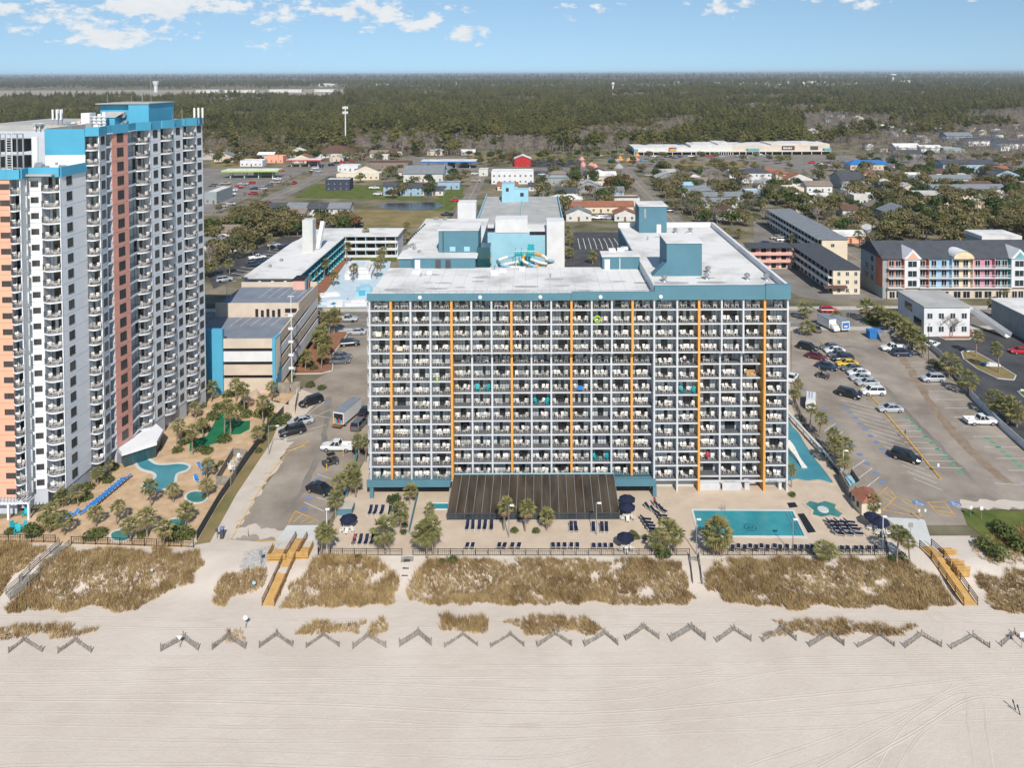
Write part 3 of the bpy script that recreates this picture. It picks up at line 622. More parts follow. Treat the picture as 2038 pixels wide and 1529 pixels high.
# people and colour spots on balconies come later; ground floor of the right block
sf = MB('beige_wall'); sf.box(HX[14] + .2, HY + 2.9, 0, XR - .2, HY + 3.1, 1.9); sf.build('ground_floor_wall', hotel)
for i, (a, b) in enumerate(((16, 17), (17, 18))):
    s = MB(['hotel_white', 'metal_grey'])
    for k in range(9): s.box(HX[a] + .25, HY + .3 - .02 * (k % 2), .02 + .17 * k, HX[b] - .25, HY + .36, .18 + .17 * k)
    s.build('roller_shutter', hotel)
fa = MB('hotel_white'); fa.box(HX[16] + .25, HY + .1, 1.55, HX[20] - .2, HY + .35, 2.08 - .3); fa.build('shop_fascia', hotel)
for (a, t) in ((17, .5), (19, .5)):
    tx = MB('tank_grey'); x = HX[a] + .6
    for k in range(9):
        if k in (4,): x += .12; continue
        tx.box(x, HY + .06, 1.6, x + .13, HY + .098, 1.72 + .03 * (k % 2)); x += .2
    tx.build('fascia_lettering', hotel)
for x_, w_ in ((HX[18] + .45, .8), (HX[19] + 2.6, .5)): MB('hotel_white').box(x_, HY + .5, 0, x_ + w_, HY + 1.2, 1.5).build('service_hatch', hotel)
for b in (14, 15): 
    o = dpart(hotel, 'sliding_door', DOORS[1][b - 11]); o.location = (((HX[b] + HX[b + 1]) / 2), 2.85 - 9, -.05); o.scale = (1, 1, .95)
# canopy bands over the ground floor and the solarium
for i, (a, b) in enumerate(((XL - .35, hx(897)), (hx(1222), HX[14] - .05))):
    c = MB('turquoise'); c.box(a, HY - 1.75, 2.02, b, HY + BD + 1.5, 2.12); c.box(a, HY - 1.85, 1.95, b, HY - 1.7, 3.15); c.build('canopy', hotel)
for px in (742, 1300): MB('turquoise').box(hx(px) - .3, HY - 1.7, 0, hx(px) + .3, HY - 1.1, 2.0).build('canopy_post', hotel)
gf = MB(['door_glass', 'dark_grey']); gf.k = 0; gf.box(XL, HY + 1.3, 0, HX[14] - .3, HY + 1.5, 2.0); gf.k = 1
for k in range(40): x = XL + (HX[14] - XL) * k / 40; gf.box(x, HY + 1.24, 0, x + .09, HY + 1.298, 2.0)
gf.build('ground_floor_glazing', hotel)
SX0, SX1 = W(890, 1030, 116.4)[0], W(1233, 1030, 116.4)[0]; TX0, TX1 = hx(903), hx(1221)
sol = thing('solarium', 'lean-to sunroom with dark tinted glass panels at the foot of the hotel', 'sunroom', ((SX0 + SX1) / 2, 120, 0))
for k in range(20):
    a, b = k / 20, (k + 1) / 20
    x0_, x1_, x2_, x3_ = SX0 + (SX1 - SX0) * a, SX0 + (SX1 - SX0) * b, TX0 + (TX1 - TX0) * b, TX0 + (TX1 - TX0) * a
    m_ = MB('solar_panel'); e = .05
    m_.raw([(x0_ + e, 116.4, 1.15), (x1_ - e, 116.4, 1.15), (x2_ - e, 124.0, 3.2), (x3_ + e, 124.0, 3.2), (x0_ + e, 116.4, 1.09), (x1_ - e, 116.4, 1.09), (x2_ - e, 124.0, 3.14), (x3_ + e, 124.0, 3.14)],
           [(0, 1, 2, 3), (7, 6, 5, 4), (0, 4, 5, 1), (1, 5, 6, 2), (2, 6, 7, 3), (3, 7, 4, 0)]); m_.build('roof_panel', sol)
    f_ = MB('window_glass'); f_.box(x0_ + .06, 116.45, .08, x1_ - .06, 116.5, 1.02); f_.build('front_pane', sol)
fr = MB('dark_grey'); fr.box(SX0 - .1, 116.3, 1.0, SX1 + .1, 116.44, 1.12); fr.box(SX0 - .1, 116.38, 0, SX1 + .1, 116.56, .09)
for k in range(21): x = SX0 + (SX1 - SX0) * k / 20; fr.box(x - .055, 116.4, .09, x + .055, 116.52, 1.0)
fr.build('front_frame', sol); bars = MB('metal_grey')
for k in range(21):
    a = k / 20; bars.bar((SX0 + (SX1 - SX0) * a, 116.4, 1.14), (TX0 + (TX1 - TX0) * a, 124.0, 3.19), .07, .12)
bars.build('glazing_bars', sol)
tb = MB('turquoise_pale'); tb.box(TX0, 123.95, 3.1, TX1, 124.08, 3.35); tb.build('flashing', sol)
for x_, xe in ((SX0, TX0), (SX1, TX1)):
    s = MB('window_glass'); s.raw([(x_, 116.5, 0), (xe, 124.0, 0), (xe, 124.0, 3.1), (x_, 116.5, 1.05)], [(0, 1, 2, 3)]); s.build('side_pane', sol)
# roof structures
def roofbox(name, m_, px0, px1, pyb, pyt, zb, depth, roofm='white_roof', door=None):
    x0_, y_ = G(px0, pyb, zb); x1_, y2 = G(px1, pyb, zb); y_ = (y_ + y2) / 2; zt = W((px0 + px1) / 2, pyt, y_)[2]
    x0_ = W(px0, pyb, y_)[0]; x1_ = W(px1, pyb, y_)[0]
    b_ = MB(m_); b_.box(x0_, y_, zb - .05, x1_, y_ + depth, zt); o = b_.build(name, hotel)
    MB(roofm).box(x0_ - .15, y_ - .15, zt + .002, x1_ + .15, y_ + depth + .15, zt + .15).build('flat_roof', o)
    return o, x0_, x1_, y_, zt
p1_, a1, b1, y1_, z1_ = roofbox('stair_tower', 'turquoise', 1327, 1397, 550.4, 484, 33.6, 7.5)
lean = MB('turquoise'); lean.raw([(a1, y1_, 33.66), (a1 - 2.6, y1_, 33.66), (a1, y1_, 36.2), (a1, y1_ + 2.2, 33.66), (a1 - 2.6, y1_ + 2.2, 33.66), (a1, y1_ + 2.2, 36.2)], [(0, 2, 1), (3, 4, 5), (1, 2, 5, 4)]); lean.build('stair_hood', p1_)
p2_, a2, b2, y2_, z2_ = roofbox('lift_tower', 'turquoise', 1272, 1327, 464, 411, 33.6, 6.5)
MB('white_wall').box(b2 - 2.3, y2_ - .06, 33.7, b2 - 1.3, y2_ - .004, 35.6).build('door', p2_)
MB('metal_grey').box(a2 + 1.1, y2_ - .08, 37.0, a2 + 1.6, y2_ - .004, 39.2).build('duct_cover', p2_)
p3_, a3, b3, y3_, z3_ = roofbox('stair_tower', 'turquoise', 1199, 1273, 536, 511, 33.1, 4.0)
MB('white_wall').box(a3 + .4, y3_ - .05, 33.15, a3 + 1.4, y3_ - .004, 35).build('door', p3_)
MB('white_wall').box(a3 + 3.2, y3_ - .09, 33.15, a3 + 3.35, y3_ - .004, 35.2).build('downpipe', p3_)
p4_, a4, b4, y4_, z4_ = roofbox('lift_tower', 'turquoise', 873, 952, 503, 459, 35.0, 8)
MB('dark_grey').tube((a4 + .9, y4_ - .1, 35.1), (a4 + .9, y4_ - .1, z4_ - .1), .09, n=6).build('downpipe', p4_)
for dx in (2.2, 5.0): MB('turquoise_pale').box(a4 + dx, y4_ - .12, 35.3, a4 + dx + 1.1, y4_ - .004, 36.2).build('louvre', p4_)
y5 = 142.65
fb = MB('turquoise'); fb.prism([(-25.6, 144.8), (-22.6, 142.1), (-11, 142.1), (-11, 142.7), (-25.6, 146)], 33.05, 35.0); fr5 = fb.build('penthouse_front', hotel)
for px, c in ((831, 'white_wall'), (872, 'dark_grey'), (892, 'dark_grey')):
    x = W(px, 530, 142.1)[0]; MB(c).box(x - .5, 142.03, 33.13, x + .5, 142.096, 34.75).build('door', fr5)
rr_ = MB('dark_grey')
for k in range(14): x = -10.5 + k * .05
tb_ = MB('teal_glass'); tb_.box(-10.9, 146, 30, -8.4, 150, 36.2); tb_.build('stair_glass_box', hotel)
for q in ((822, 488), (825, 497), (812, 493), (835, 503), (868, 437), (886, 438), (805, 497)):
    x, y = G(*q, 35.05); MB('tank_grey').cbox(x, y, 35.052, U(.5, 1.3), U(.4, .9), U(.3, .8), U(0, 1)).build('roof_unit', roof)
for k in range(12):
    x, y = lerp(G(806, 486, 35.05), G(845, 448, 35.05), k / 11); MB('black').cbox(x, y, 35.05, .35, .35, .3).build('roof_pipe_block', roof)
for q in ((1218, 503), (1235, 502), (1243, 500)): x, y = G(*q, 35.3); MB('metal_white').cbox(x, y, z3_ + .15, 1.3, 1.0, .5).build('roof_unit', roof)
# ---------------------------------------------------------------- tall tower on the left
mat('tower_white', (.74, .745, .76), var=.04, scale=.3); mat('tower_core', (.5, .52, .56), var=.06); glass('bronze_glass', (.045, .042, .04), rough=.1)
SEG = [(-45, 118.5, 'peach'), (24, 118.5, 'bal'), (46, 118.8, 'plain'), (60, 121, 'small'), (87, 121.3, 'bal'), (125, 121.5, 'win'), (176, 128, 'bal'), (203, 129, 'win'), (217, 131.5, 'slot'), (228, 133, 'terra'),
       (260, 137, 'slot'), (275, 140, 'bal'), (303, 142.5, 'win'), (325, 146, 'bal'), (349, 149, 'win'), (369, 152.5, 'bal'), (394, 155.5, 'win'), (408, 158, None)]
TP = [(W(p, 600, y)[0], y) for p, y, _ in SEG]
TX, TY = TP[5]
tower = thing('apartment_tower', 'twenty-storey white stepped tower with blue parapet and terracotta stripe at left', 'tower', (TX, TY, 0))
TFL = 2.57
def outn(a, b): d = math.hypot(b[0] - a[0], b[1] - a[1]); return ((b[1] - a[1]) / d, -(b[0] - a[0]) / d), d
def body(i0, i1, extra, z1, z0=0):
    pl = []
    for i in range(i0, i1):
        a, b = TP[i], TP[i + 1]; k = SEG[i][2]; n, d = outn(a, b); q = 1.5 if k == 'bal' else 1.9 if k == 'slot' else .1
        pl += [(a[0] - n[0] * q, a[1] - n[1] * q), (b[0] - n[0] * q, b[1] - n[1] * q)]
    return MB('tower_core').prism(pl + extra, z0, z1)
LOWZ, HIZ = 53.9, 59.9
body(0, 6, [(TP[6][0] - .5, 150), (TP[0][0], 150)], LOWZ).build('core_wall', tower)
hx0 = W(91, 280, 128.2)[0]
hb = body(6, 17, [(W(400, 300, 172)[0], 172), (hx0 - 30, 176), (hx0 - 30, 140), (hx0, 140), (hx0, 128.2)], HIZ); hb.build('core_wall', tower)
bw = MB(['sky_blue', 'tower_white']); bw.k = 0; bw.box(hx0, 127.9, LOWZ + 2.6, TP[6][0] - .05, 128.15, HIZ + 1.0); bw.k = 1; bw.box(hx0, 127.92, LOWZ, TP[6][0] - .05, 128.14, LOWZ + 2.6); bw.build('upper_side_wall', tower)
def win_mesh(w_, h, n):
    m_ = MB(['dark_grey']); g_ = MB('bronze_glass')
    for i in range(n):
        a = -w_ / 2 + w_ * i / n; g_.box(a + .03, -.03, 0.03, a + w_ / n - .03, .0, h - .03)
    m_.box(-w_ / 2 - .05, -.06, -.05, w_ / 2 + .05, .01, .02); m_.box(-w_ / 2 - .05, -.06, h - .02, w_ / 2 + .05, .01, h + .05)
    for i in range(n + 1): a = -w_ / 2 + w_ * i / n; m_.box(a - .035, -.055, .02, a + .035, .01, h - .02)
    return m_.data('window'), g_.data('pane')
WIN = {'win': win_mesh(1.25, 1.35, 3), 'small': win_mesh(1.1, .85, 2), 'peach': win_mesh(1.45, .8, 3), 'terra': win_mesh(1.5, 1.5, 3)}
TDOOR = [door_mesh(2.2, p, k) for k, p in enumerate(('cggc', 'ccgc', 'gcgc', 'cgcc'))]
bal_cache = {}
for i in range(17):
    a, b = TP[i], TP[i + 1]; kind = SEG[i][2]; n, d = outn(a, b); low = i < 6; ang = math.atan2(b[1] - a[1], b[0] - a[0]); top = LOWZ if low else HIZ
    mid = ((a[0] + b[0]) / 2, (a[1] + b[1]) / 2); nf = int((top - 1.0) / TFL); zb = top - nf * TFL
    wm = {'peach': 'peach', 'terra': 'terracotta'}.get(kind, 'tower_white')
    for f in range(nf):
        z = zb + f * TFL
        if kind in ('peach', 'plain', 'small', 'win', 'terra'):
            p_ = MB(wm); p_.cbox(mid[0] - n[0] * .1, mid[1] - n[1] * .1, z + .03, d - .02, .2, TFL - .06, ang); p_.build('wall_panel', tower)
            if kind != 'plain':
                t = {'peach': .86, 'win': .32 if i == 5 else .5}.get(kind, .5)
                o = dpart(tower, 'window', WIN[kind]); o.location = (a[0] + (b[0] - a[0]) * t + n[0] * .01 - TX, a[1] + (b[1] - a[1]) * t + n[1] * .01 - TY, z + .75); o.rotation_euler = (0, 0, ang)
                if kind == 'win' and d < 2.5: o.scale = (.8, 1, 1)
        elif kind == 'slot':
            s = MB(['tower_white', 'dark_grey']); s.k = 0; s.cbox(mid[0] - n[0] * .95, mid[1] - n[1] * .95, z - .1, d + .02, 1.9, .2, ang); s.cbox(mid[0] - n[0] * .05, mid[1] - n[1] * .05, z + .1, d + .02, .1, .16, ang)
            s.k = 1; s.cbox(mid[0] - n[0] * .06, mid[1] - n[1] * .06, z + 1.0, d, .05, .06, ang); s.build('recess_slab', tower)
        else:
            key = i
            if key not in bal_cache:
                dd = d / 2; bulge = .75
                poly = [(-dd, 1.5), (-dd, -.1)] + [(-dd + d * q / 8, -.1 - bulge * math.sin(math.pi * q / 8)) for q in range(1, 8)] + [(dd, -.1), (dd, 1.5)]
                sl = MB('tower_white').prism(poly, -.2, .0).data('balcony_slab')
                rl = MB('dark_grey'); pts = poly[1:-1]
                for q in range(len(pts) - 1):
                    for zz in (.12, 1.0): rl.bar((*pts[q], zz), (*pts[q + 1], zz), .03, .04)
                    for u in range(4): e = lerp(pts[q], pts[q + 1], u / 4); rl.box(e[0] - .012, e[1] - .012, .1, e[0] + .012, e[1] + .012, 1.0)
                sd = MB('tower_white').raw if 0 else None
                fin = MB('tower_white'); fin.prism([(dd - .12, 1.5), (dd - .12, -.15), (dd + .02, -.15), (dd + .02, 1.5)], 0, TFL - .2)
                bal_cache[key] = (sl, rl.data('railing'), fin.data('side_fin'))
            for nm, me in zip(('balcony_slab', 'railing', 'side_fin'), bal_cache[key]):
                o = part(tower, nm, me); o.location = (mid[0] - TX, mid[1] - TY, z); o.rotation_euler = (0, 0, ang)
            o = dpart(tower, 'balcony_door', TDOOR[RND.randrange(4)]); o.location = (mid[0] - n[0] * 1.48 - TX, mid[1] - n[1] * 1.48 - TY, z); o.rotation_euler = (0, 0, ang)
            for s in (-1, 1):
                e = (mid[0] + math.cos(ang) * s * d * .24 + n[0] * U(-.1, .3), mid[1] + math.sin(ang) * s * d * .24 + n[1] * U(-.1, .3)); add_far(CHAIR, e[0], e[1], z, ang - s * U(.1, .8), 1.05)
            add_far(TABLE, mid[0] + n[0] * .2, mid[1] + n[1] * .2, z, 0, 1)
    # blue parapet band and soffit
    q = .35 if kind in ('bal',) else .06
    pb = MB('sky_blue'); pb.cbox(mid[0] + n[0] * q, mid[1] + n[1] * q, top - .25, d + .05, .3, 1.55, ang); pb.build('parapet', tower)
    if kind in ('bal', 'slot'): MB('tower_white').cbox(mid[0] - n[0] * .8, mid[1] - n[1] * .8, top - .2, d, 2.2, .15, ang).build('soffit', tower)
tr = MB('grey_roof'); tr.box(TP[0][0], 120, LOWZ + .02, TP[6][0] - .8, 149, LOWZ + .3); tr.sheet([(hx0, 128.4), (TP[6][0], 128.6), (TP[9][0] - .3, 134), (TP[11][0] - .6, 141), (TP[13][0] - .6, 147), (TP[15][0] - .6, 153.5), (TP[17][0] - .8, 158.5), (W(398, 300, 171)[0], 171), (hx0 - 29, 175), (hx0 - 29, 140.2), (hx0, 140.2)], HIZ + .15)
troof = tr.build('roof', tower)
gb_ = MB('grey_roof'); gb_.bar((hx0 - 29, 140.1, HIZ + .4), (hx0 + .2, 140.1, HIZ + .4), .3, 1.0); gb_.bar((hx0 + .1, 128, HIZ + .5), (hx0 + .1, 140, HIZ + .5), .3, 1.2); gb_.build('parapet', troof)
# plant on the roofs
RZ = HIZ + .15
def rp(px, py, z=RZ): return G(px, py, z)
x0_, y0_ = W(200, 243, 146)[0], 146; x1_ = W(302, 243, 146)[0]; xm_ = W(262, 243, 146)[0]
ph = MB('sky_blue'); ph.box(x0_, y0_, RZ, xm_, y0_ + 9, 64.3); ph.box(xm_ + .01, y0_ - 1.1, RZ, x1_, y0_ + 9, 64.45); pho = ph.build('penthouse', tower)
MB('grey_roof').box(x0_ - .2, y0_ - 1.3, 64.46, x1_ + .2, y0_ + 9.2, 64.6).build('flat_roof', pho)
hd = MB('sky_blue'); hd.box(x0_ + 1.0, y0_ - 2.6, RZ, x0_ + 4.2, y0_, RZ + 1.9); hd.m('grey_roof'); hd.raw([(x0_ + .8, y0_ - 2.8, RZ + 1.92), (x0_ + 4.4, y0_ - 2.8, RZ + 1.92), (x0_ + 4.9, y0_, RZ + 2.9), (x0_ + 1.4, y0_, RZ + 2.9)], [(0, 1, 2, 3)]); hd.build('stair_hood', pho)
for k, (dx, dz) in enumerate(((4.7, 2.2), (5.2, 1.0), (4.4, .6))): MB('metal_grey').tube((x0_ + dx, y0_ - .6, RZ + dz), (x0_ + dx, y0_ - .1, RZ + dz), .5 if k == 0 else .3, n=10).build('duct', pho)
fan = MB('metal_white'); x, y = W(172, 243, 141)[0], 141; fan.box(x - 1, y, RZ + .3, x + .6, y + 2, RZ + 2.9); 
for k in range(3): fan.tube((x + 1.2 + k * .9, y + .6, RZ), (x + 1.2 + k * .9, y + .6, RZ + 2.3 + .4 * k), .33, n=8)
for k in range(4): fan.box(x + .7, y, RZ + .4 + .6 * k, x + 3.6, y + .12, RZ + .5 + .6 * k)
fan.build('cooling_unit', troof)
for (px, n_) in ((112, 5), (398, 5)):
    for k in range(n_):
        x = W(px - 6 + k * 4, 230, 150 if px < 200 else 156)[0]; y = (150 if px < 200 else 155) + (k % 2)
        a_ = MB(['metal_grey', 'metal_white']); a_.k = 0; a_.tube((x, y, RZ), (x, y, RZ + 3.1), .07, n=5); a_.k = 1; a_.box(x - .17, y - .22, RZ + 1.2, x + .17, y - .08, RZ + 3.2); a_.build('antenna_panel', troof)
for px, h in ((214, 66.4), (262, 66), (284, 67.3), (283, 66.5), (301, 70.2), (362, 63.5), (343, 62.2)):
    x = W(px, 220, 150)[0]; MB('metal_grey').tube((x, 150, RZ), (x, 150, h), .06, .03, n=5).build('whip_antenna', troof)
for q in ((75, 246, .8), (66, 232, .5)): x, y = W(q[0], 246, 139)[0], 139.5; MB('metal_white').lathe([(.12, RZ), (.1, RZ + .5), (q[2], RZ + 1.1), (q[2] * .6, RZ + .75)], x, y, 10).build('dish', troof)
for k in range(16):
    px = U(100, 200); x, y = W(px, 240, U(137, 150))[0:2]; MB(RND.choice(['beige_wall', 'metal_grey', 'metal_white'])).cbox(x, y, RZ + .01, U(.6, 1.8), U(.5, 1.2), U(.4, 1.1), U(0, 1)).build('roof_unit', troof)
ct = MB(['dark_grey', 'metal_grey', 'black']); cz = LOWZ + .3; xa, xb = W(22, 300, 127)[0], W(67, 300, 127)[0]
ct.k = 2; ct.box(xa, 124.5, cz + .6, xb, 127.5, cz + 2.4); ct.box(xa, 124.5, cz + 3.2, xb, 127.5, cz + 5.2); ct.k = 1
for k in range(5): x = xa + (xb - xa) * k / 4; ct.box(x - .08, 124.3, cz, x + .08, 124.48, cz + 6.2)
for zz in (.4, 2.6, 5.4, 6.1): ct.box(xa, 124.28, cz + zz, xb, 124.47, cz + zz + .15)
ct.build('cooling_tower', troof)
la = MB('metal_white')
for s in (0, .9): la.tube((W(14, 300, 124)[0] + s, 123.9, cz), (W(14, 300, 124)[0] + s, 123.9, cz + 6.4), .06, n=5)
for k in range(15): la.box(W(14, 300, 124)[0], 123.87, cz + .4 * k, W(14, 300, 124)[0] + .9, 123.93, cz + .4 * k + .06)
la.build('ladder', troof)
for px in (75, 80): MB('metal_white').tube((W(px, 300, 127)[0], 126, cz), (W(px, 300, 127)[0], 126, cz + 5.6), .32, n=8).build('pipe', troof)
for k in range(7): x = W(70 + k * 8, 320, 124)[0]; MB(RND.choice(['metal_grey', 'tank_grey', 'metal_white'])).cbox(x, U(122.5, 125), cz, 1.1, 1.0, U(.6, 1.4), U(0, 1)).build('roof_unit', troof)
# glazed entrance pavilion with its white many-sided roof
ent = thing('entrance_pavilion', 'low glazed pavilion with white angled flat roof at tower foot', 'pavilion', (*G(290, 905), 0))
ep = [G(*p, 3.0) for p in ((236, 893), (298, 848), (309, 843), (325, 857), (312, 880), (242, 902))]
MB('tower_white').prism(ep, 2.4, 3.1).build('roof', ent); c_ = [sum(p[i] for p in ep) / 6 for i in (0, 1)]
gi = [lerp(p, c_, .12) for p in ep]; g_ = MB(['teal_glass', 'dark_grey']); g_.k = 0; g_.prism(gi, 0.05, 2.4); g_.k = 1
for i in range(6):
    for k in range(5): e = lerp(gi[i], gi[(i + 1) % 6], k / 5); g_.cbox(e[0], e[1], .05, .12, .12, 2.35)
g_.build('glazing', ent)
pgl = MB('tower_white'); xg, yg = G(18, 1036)
for k in range(3): pgl.box(xg - 3.5 + k * 3.2, yg, 0, xg - 3.2 + k * 3.2, yg + .3, 2.6)
pgl.box(xg - 4, yg - .1, 2.6, xg + 3.3, yg + .2, 2.8)
for k in range(14): pgl.box(xg - 4 + k * .54, yg - .2, 2.82, xg - 3.9 + k * .54, yg + 1.6, 2.94)
pgl.build('pergola', label='white slatted pergola at the foot of the tower, lower left edge', cat='pergola')
gfl = MB(['window_glass', 'dark_grey']); gfl.k = 0; gfl.box(TP[3][0] + .3, 121.6, .1, TP[5][0] - .4, 121.9, 1.8); gfl.k = 1
for k in range(7): x = TP[3][0] + .3 + (TP[5][0] - TP[3][0] - .7) * k / 6; gfl.box(x, 121.54, .05, x + .09, 121.598, 1.85)
gfl.build('ground_floor_glazing', tower)
# ---------------------------------------------------------------- parking garage behind the tower
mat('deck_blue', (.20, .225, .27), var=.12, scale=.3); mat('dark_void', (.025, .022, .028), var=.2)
GX0, GX1 = W(445, 720, 164)[0], W(547, 720, 164)[0]
gar = thing('parking_garage', 'beige and blue multi-storey car garage beside the tower', 'garage', ((GX0 + GX1) / 2, 180, 0))
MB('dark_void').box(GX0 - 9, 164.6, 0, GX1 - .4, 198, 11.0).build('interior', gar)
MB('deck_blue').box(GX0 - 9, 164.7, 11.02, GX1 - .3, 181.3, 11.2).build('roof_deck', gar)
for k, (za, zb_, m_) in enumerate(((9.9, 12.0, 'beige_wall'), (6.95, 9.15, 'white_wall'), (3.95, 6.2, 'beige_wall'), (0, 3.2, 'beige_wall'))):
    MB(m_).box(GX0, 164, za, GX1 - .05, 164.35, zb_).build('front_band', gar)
for k, (za, zb_, m_) in enumerate(((9.6, 11.9, 'beige_wall'), (6.8, 8.9, 'white_wall'), (4.0, 6.1, 'beige_wall'), (.4, 3.3, 'white_wall'))):
    b_ = MB(m_); b_.raw([(GX1, 167.2, za), (GX1, 197.5, za + 2.3), (GX1, 197.5, zb_ + 2.3), (GX1, 167.2, zb_), (GX1 - .3, 167.2, za), (GX1 - .3, 197.5, za + 2.3), (GX1 - .3, 197.5, zb_ + 2.3), (GX1 - .3, 167.2, zb_)],
        [(0, 1, 2, 3), (7, 6, 5, 4), (3, 2, 6, 7), (0, 4, 5, 1), (0, 3, 7, 4), (1, 5, 6, 2)]); b_.build('ramp_band', gar)
cr_ = MB('sky_blue'); cr_.box(GX1 - .5, 163.8, 0, GX1 + .25, 167.1, 12.1)
for k in range(4): cr_.m('beige_wall').box(GX1 + .26, 164.2 + k * .75, 3 + k, GX1 + .34, 164.5 + k * .75, 11.8)
cr_.build('corner_pier', gar); MB('sky_blue').box(GX0 - 4, 163.6, 0, GX0 - .02, 164.6, 14.2).build('corner_pier', gar)
up = MB('beige_wall'); up.box(GX0 - 9, 181.3, 11.0, GX1 - .05, 181.7, 14.6); upo = up.build('upper_wall', gar)
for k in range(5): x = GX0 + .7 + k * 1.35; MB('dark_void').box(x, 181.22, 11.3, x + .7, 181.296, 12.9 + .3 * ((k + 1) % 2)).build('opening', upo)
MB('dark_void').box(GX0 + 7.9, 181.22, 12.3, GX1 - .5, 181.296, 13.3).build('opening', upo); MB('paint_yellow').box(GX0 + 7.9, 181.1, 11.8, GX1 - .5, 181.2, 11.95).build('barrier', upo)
MB('deck_blue').box(GX0 - 9, 181.72, 13.7, GX1 - .3, 197.7, 13.9).build('upper_deck', gar); MB('beige_wall').box(GX0 - 9, 197.7, 11, GX1 - .3, 198, 15.2).build('back_wall', gar)
MB('beige_wall').box(GX1 - .28, 181.72, 11.0, GX1 - .02, 197.6, 14.7).build('side_parapet', gar)
ln = MB('paint_white')
for k in range(5): x = GX0 - 1 + k * 2.4; ln.sheet([(x, 188), (x + .12, 188), (x + .62, 197), (x + .5, 197)], 13.905); ln.sheet([(x - 2, 175), (x - 1.88, 175), (x - 1.4, 181), (x - 1.52, 181)], 11.205)
ln.build('bay_markings', gar, kind='stuff')
sx0, sx1 = W(588, 600, 197)[0], W(612, 600, 197)[0]
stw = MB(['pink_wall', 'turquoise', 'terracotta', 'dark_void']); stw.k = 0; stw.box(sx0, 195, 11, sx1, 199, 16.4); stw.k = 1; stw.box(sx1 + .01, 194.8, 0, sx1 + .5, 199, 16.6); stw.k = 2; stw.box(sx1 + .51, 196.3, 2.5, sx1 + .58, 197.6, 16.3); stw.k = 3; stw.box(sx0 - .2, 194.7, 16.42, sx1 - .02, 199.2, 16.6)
for k in range(5): stw.box(sx1 + .59, 196.7, 3.2 + 2.7 * k, sx1 + .63, 197.2, 4.6 + 2.7 * k)
stw.box(sx0 + 1.0, 194.9, 11.2, sx0 + 1.9, 194.99, 13.2); stw.build('stair_tower', gar)
for (px, py, h) in ((452, 607, 6.5), (581, 765, 20)):
    x, y = G(px, py, 11.2 if py < 640 else 0); z = 11.2 if py < 640 else 0
    l_ = MB('metal_white'); l_.tube((x, y, z), (x, y, z + h), .11, .08, n=6); l_.box(x - .7, y - .1, z + h, x + .7, y + .1, z + h + .12)
    if z == 0:
        for k in range(5): l_.box(x - .6, y - .3, 3.5 + 3 * k, x + .5, y + .1, 4.0 + 3 * k)
    l_.build('light_mast', label='tall white lamp mast beside the garage ramp' if z == 0 else 'white lamp post on the garage roof deck', cat='lamp post')
# ---------------------------------------------------------------- long white-roofed motel with teal fins
MX0, MX1, MZ = -88, -72, 8.4
mot = thing('courtyard_motel', 'L-shaped three-storey motel with white roof and teal balcony fins', 'motel', (-80, 258, 0))
b_ = MB('white_wall'); b_.box(MX0, 228, 0, MX1 - 1.5, 300, MZ - .3); b_.box(MX1 - 1.49, 288, 0, -52, 300, MZ - .3); b_.build('wall', mot)
b_ = MB('white_roof'); b_.prism([(MX0 - .5, 227), (MX1 + .4, 227), (MX1 + .4, 285.6), (-51.5, 285.6), (-51.5, 300.5), (-84, 300.5), (MX0 - .5, 275)], MZ - .3, MZ).build('roof', mot)
mat('teal_fin', (.02, .27, .33), var=.08)
for f in range(3):
    z = .1 + 2.75 * f
    MB('white_wall').box(MX1 - 1.48, 228, z - .15, MX1 + .1, 285.8, z + (.9 if 0 else .02)).build('gallery_slab', mot); MB('white_wall').box(MX1 - 1.48, 286.0, z - .15, -52, 287.98, z + .02).build('gallery_slab', mot)
    MB('white_wall').box(MX1, 285.9, z + .03, -52, 286.0, z + .95).build('gallery_parapet', mot)
    for k in range(17):
        y = 230 + k * 3.4
        fn = MB('teal_fin'); fn.raw([(MX1 - 1.4, y, z + .03), (MX1 + .35, y, z + .03), (MX1 - .5, y, z + 2.5), (MX1 - 1.4, y, z + 2.5), (MX1 - 1.4, y + .15, z + .03), (MX1 + .35, y + .15, z + .03), (MX1 - .5, y + .15, z + 2.5), (MX1 - 1.4, y + .15, z + 2.5)], [(0, 1, 2, 3), (7, 6, 5, 4), (1, 5, 6, 2)])
        fn.build('fin', mot)
        if k < 16: MB('door_glass').box(MX1 - 1.47, y + .4, z + .05, MX1 - 1.42, y + 2.6, z + 2.1).build('window', mot)
    for k in range(6):
        x = MX1 + 1.5 + k * 3.8 - 1.2
        MB('turquoise_pale').box(x, 285.95, z + .03, x + .22, 287.9, z + 2.55).build('fin', mot)
        if k < 5: MB('door_glass').box(x + .4, 287.9, z + .3, x + 3.5, 287.975, z + 2.3).build('window', mot)
for k in range(4): x = MX0 + 1.2 + k * 3.9; MB('window_glass').box(x, 227.9, 5.2, x + 3, 227.995, 7.2).build('window', mot)
ev = MB(['concrete_pale', 'white_wall']); ex = W(605, 450, 262)[0]; ev.k = 0; ev.box(ex, 260, 0, ex + 3.6, 264, 19.5); ev.k = 1; ev.bar((ex + 4.2, 264, MZ), (ex + 5.0, 268, 17.5), 1.4, 1.2); ev.build('lift_tower', mot)
for q in ((537, 532), (560, 520), (640, 458)): x, y = G(*q, MZ); MB('tank_grey').cbox(x, y, MZ + .01, .9, .9, .8).build('roof_unit', mot)
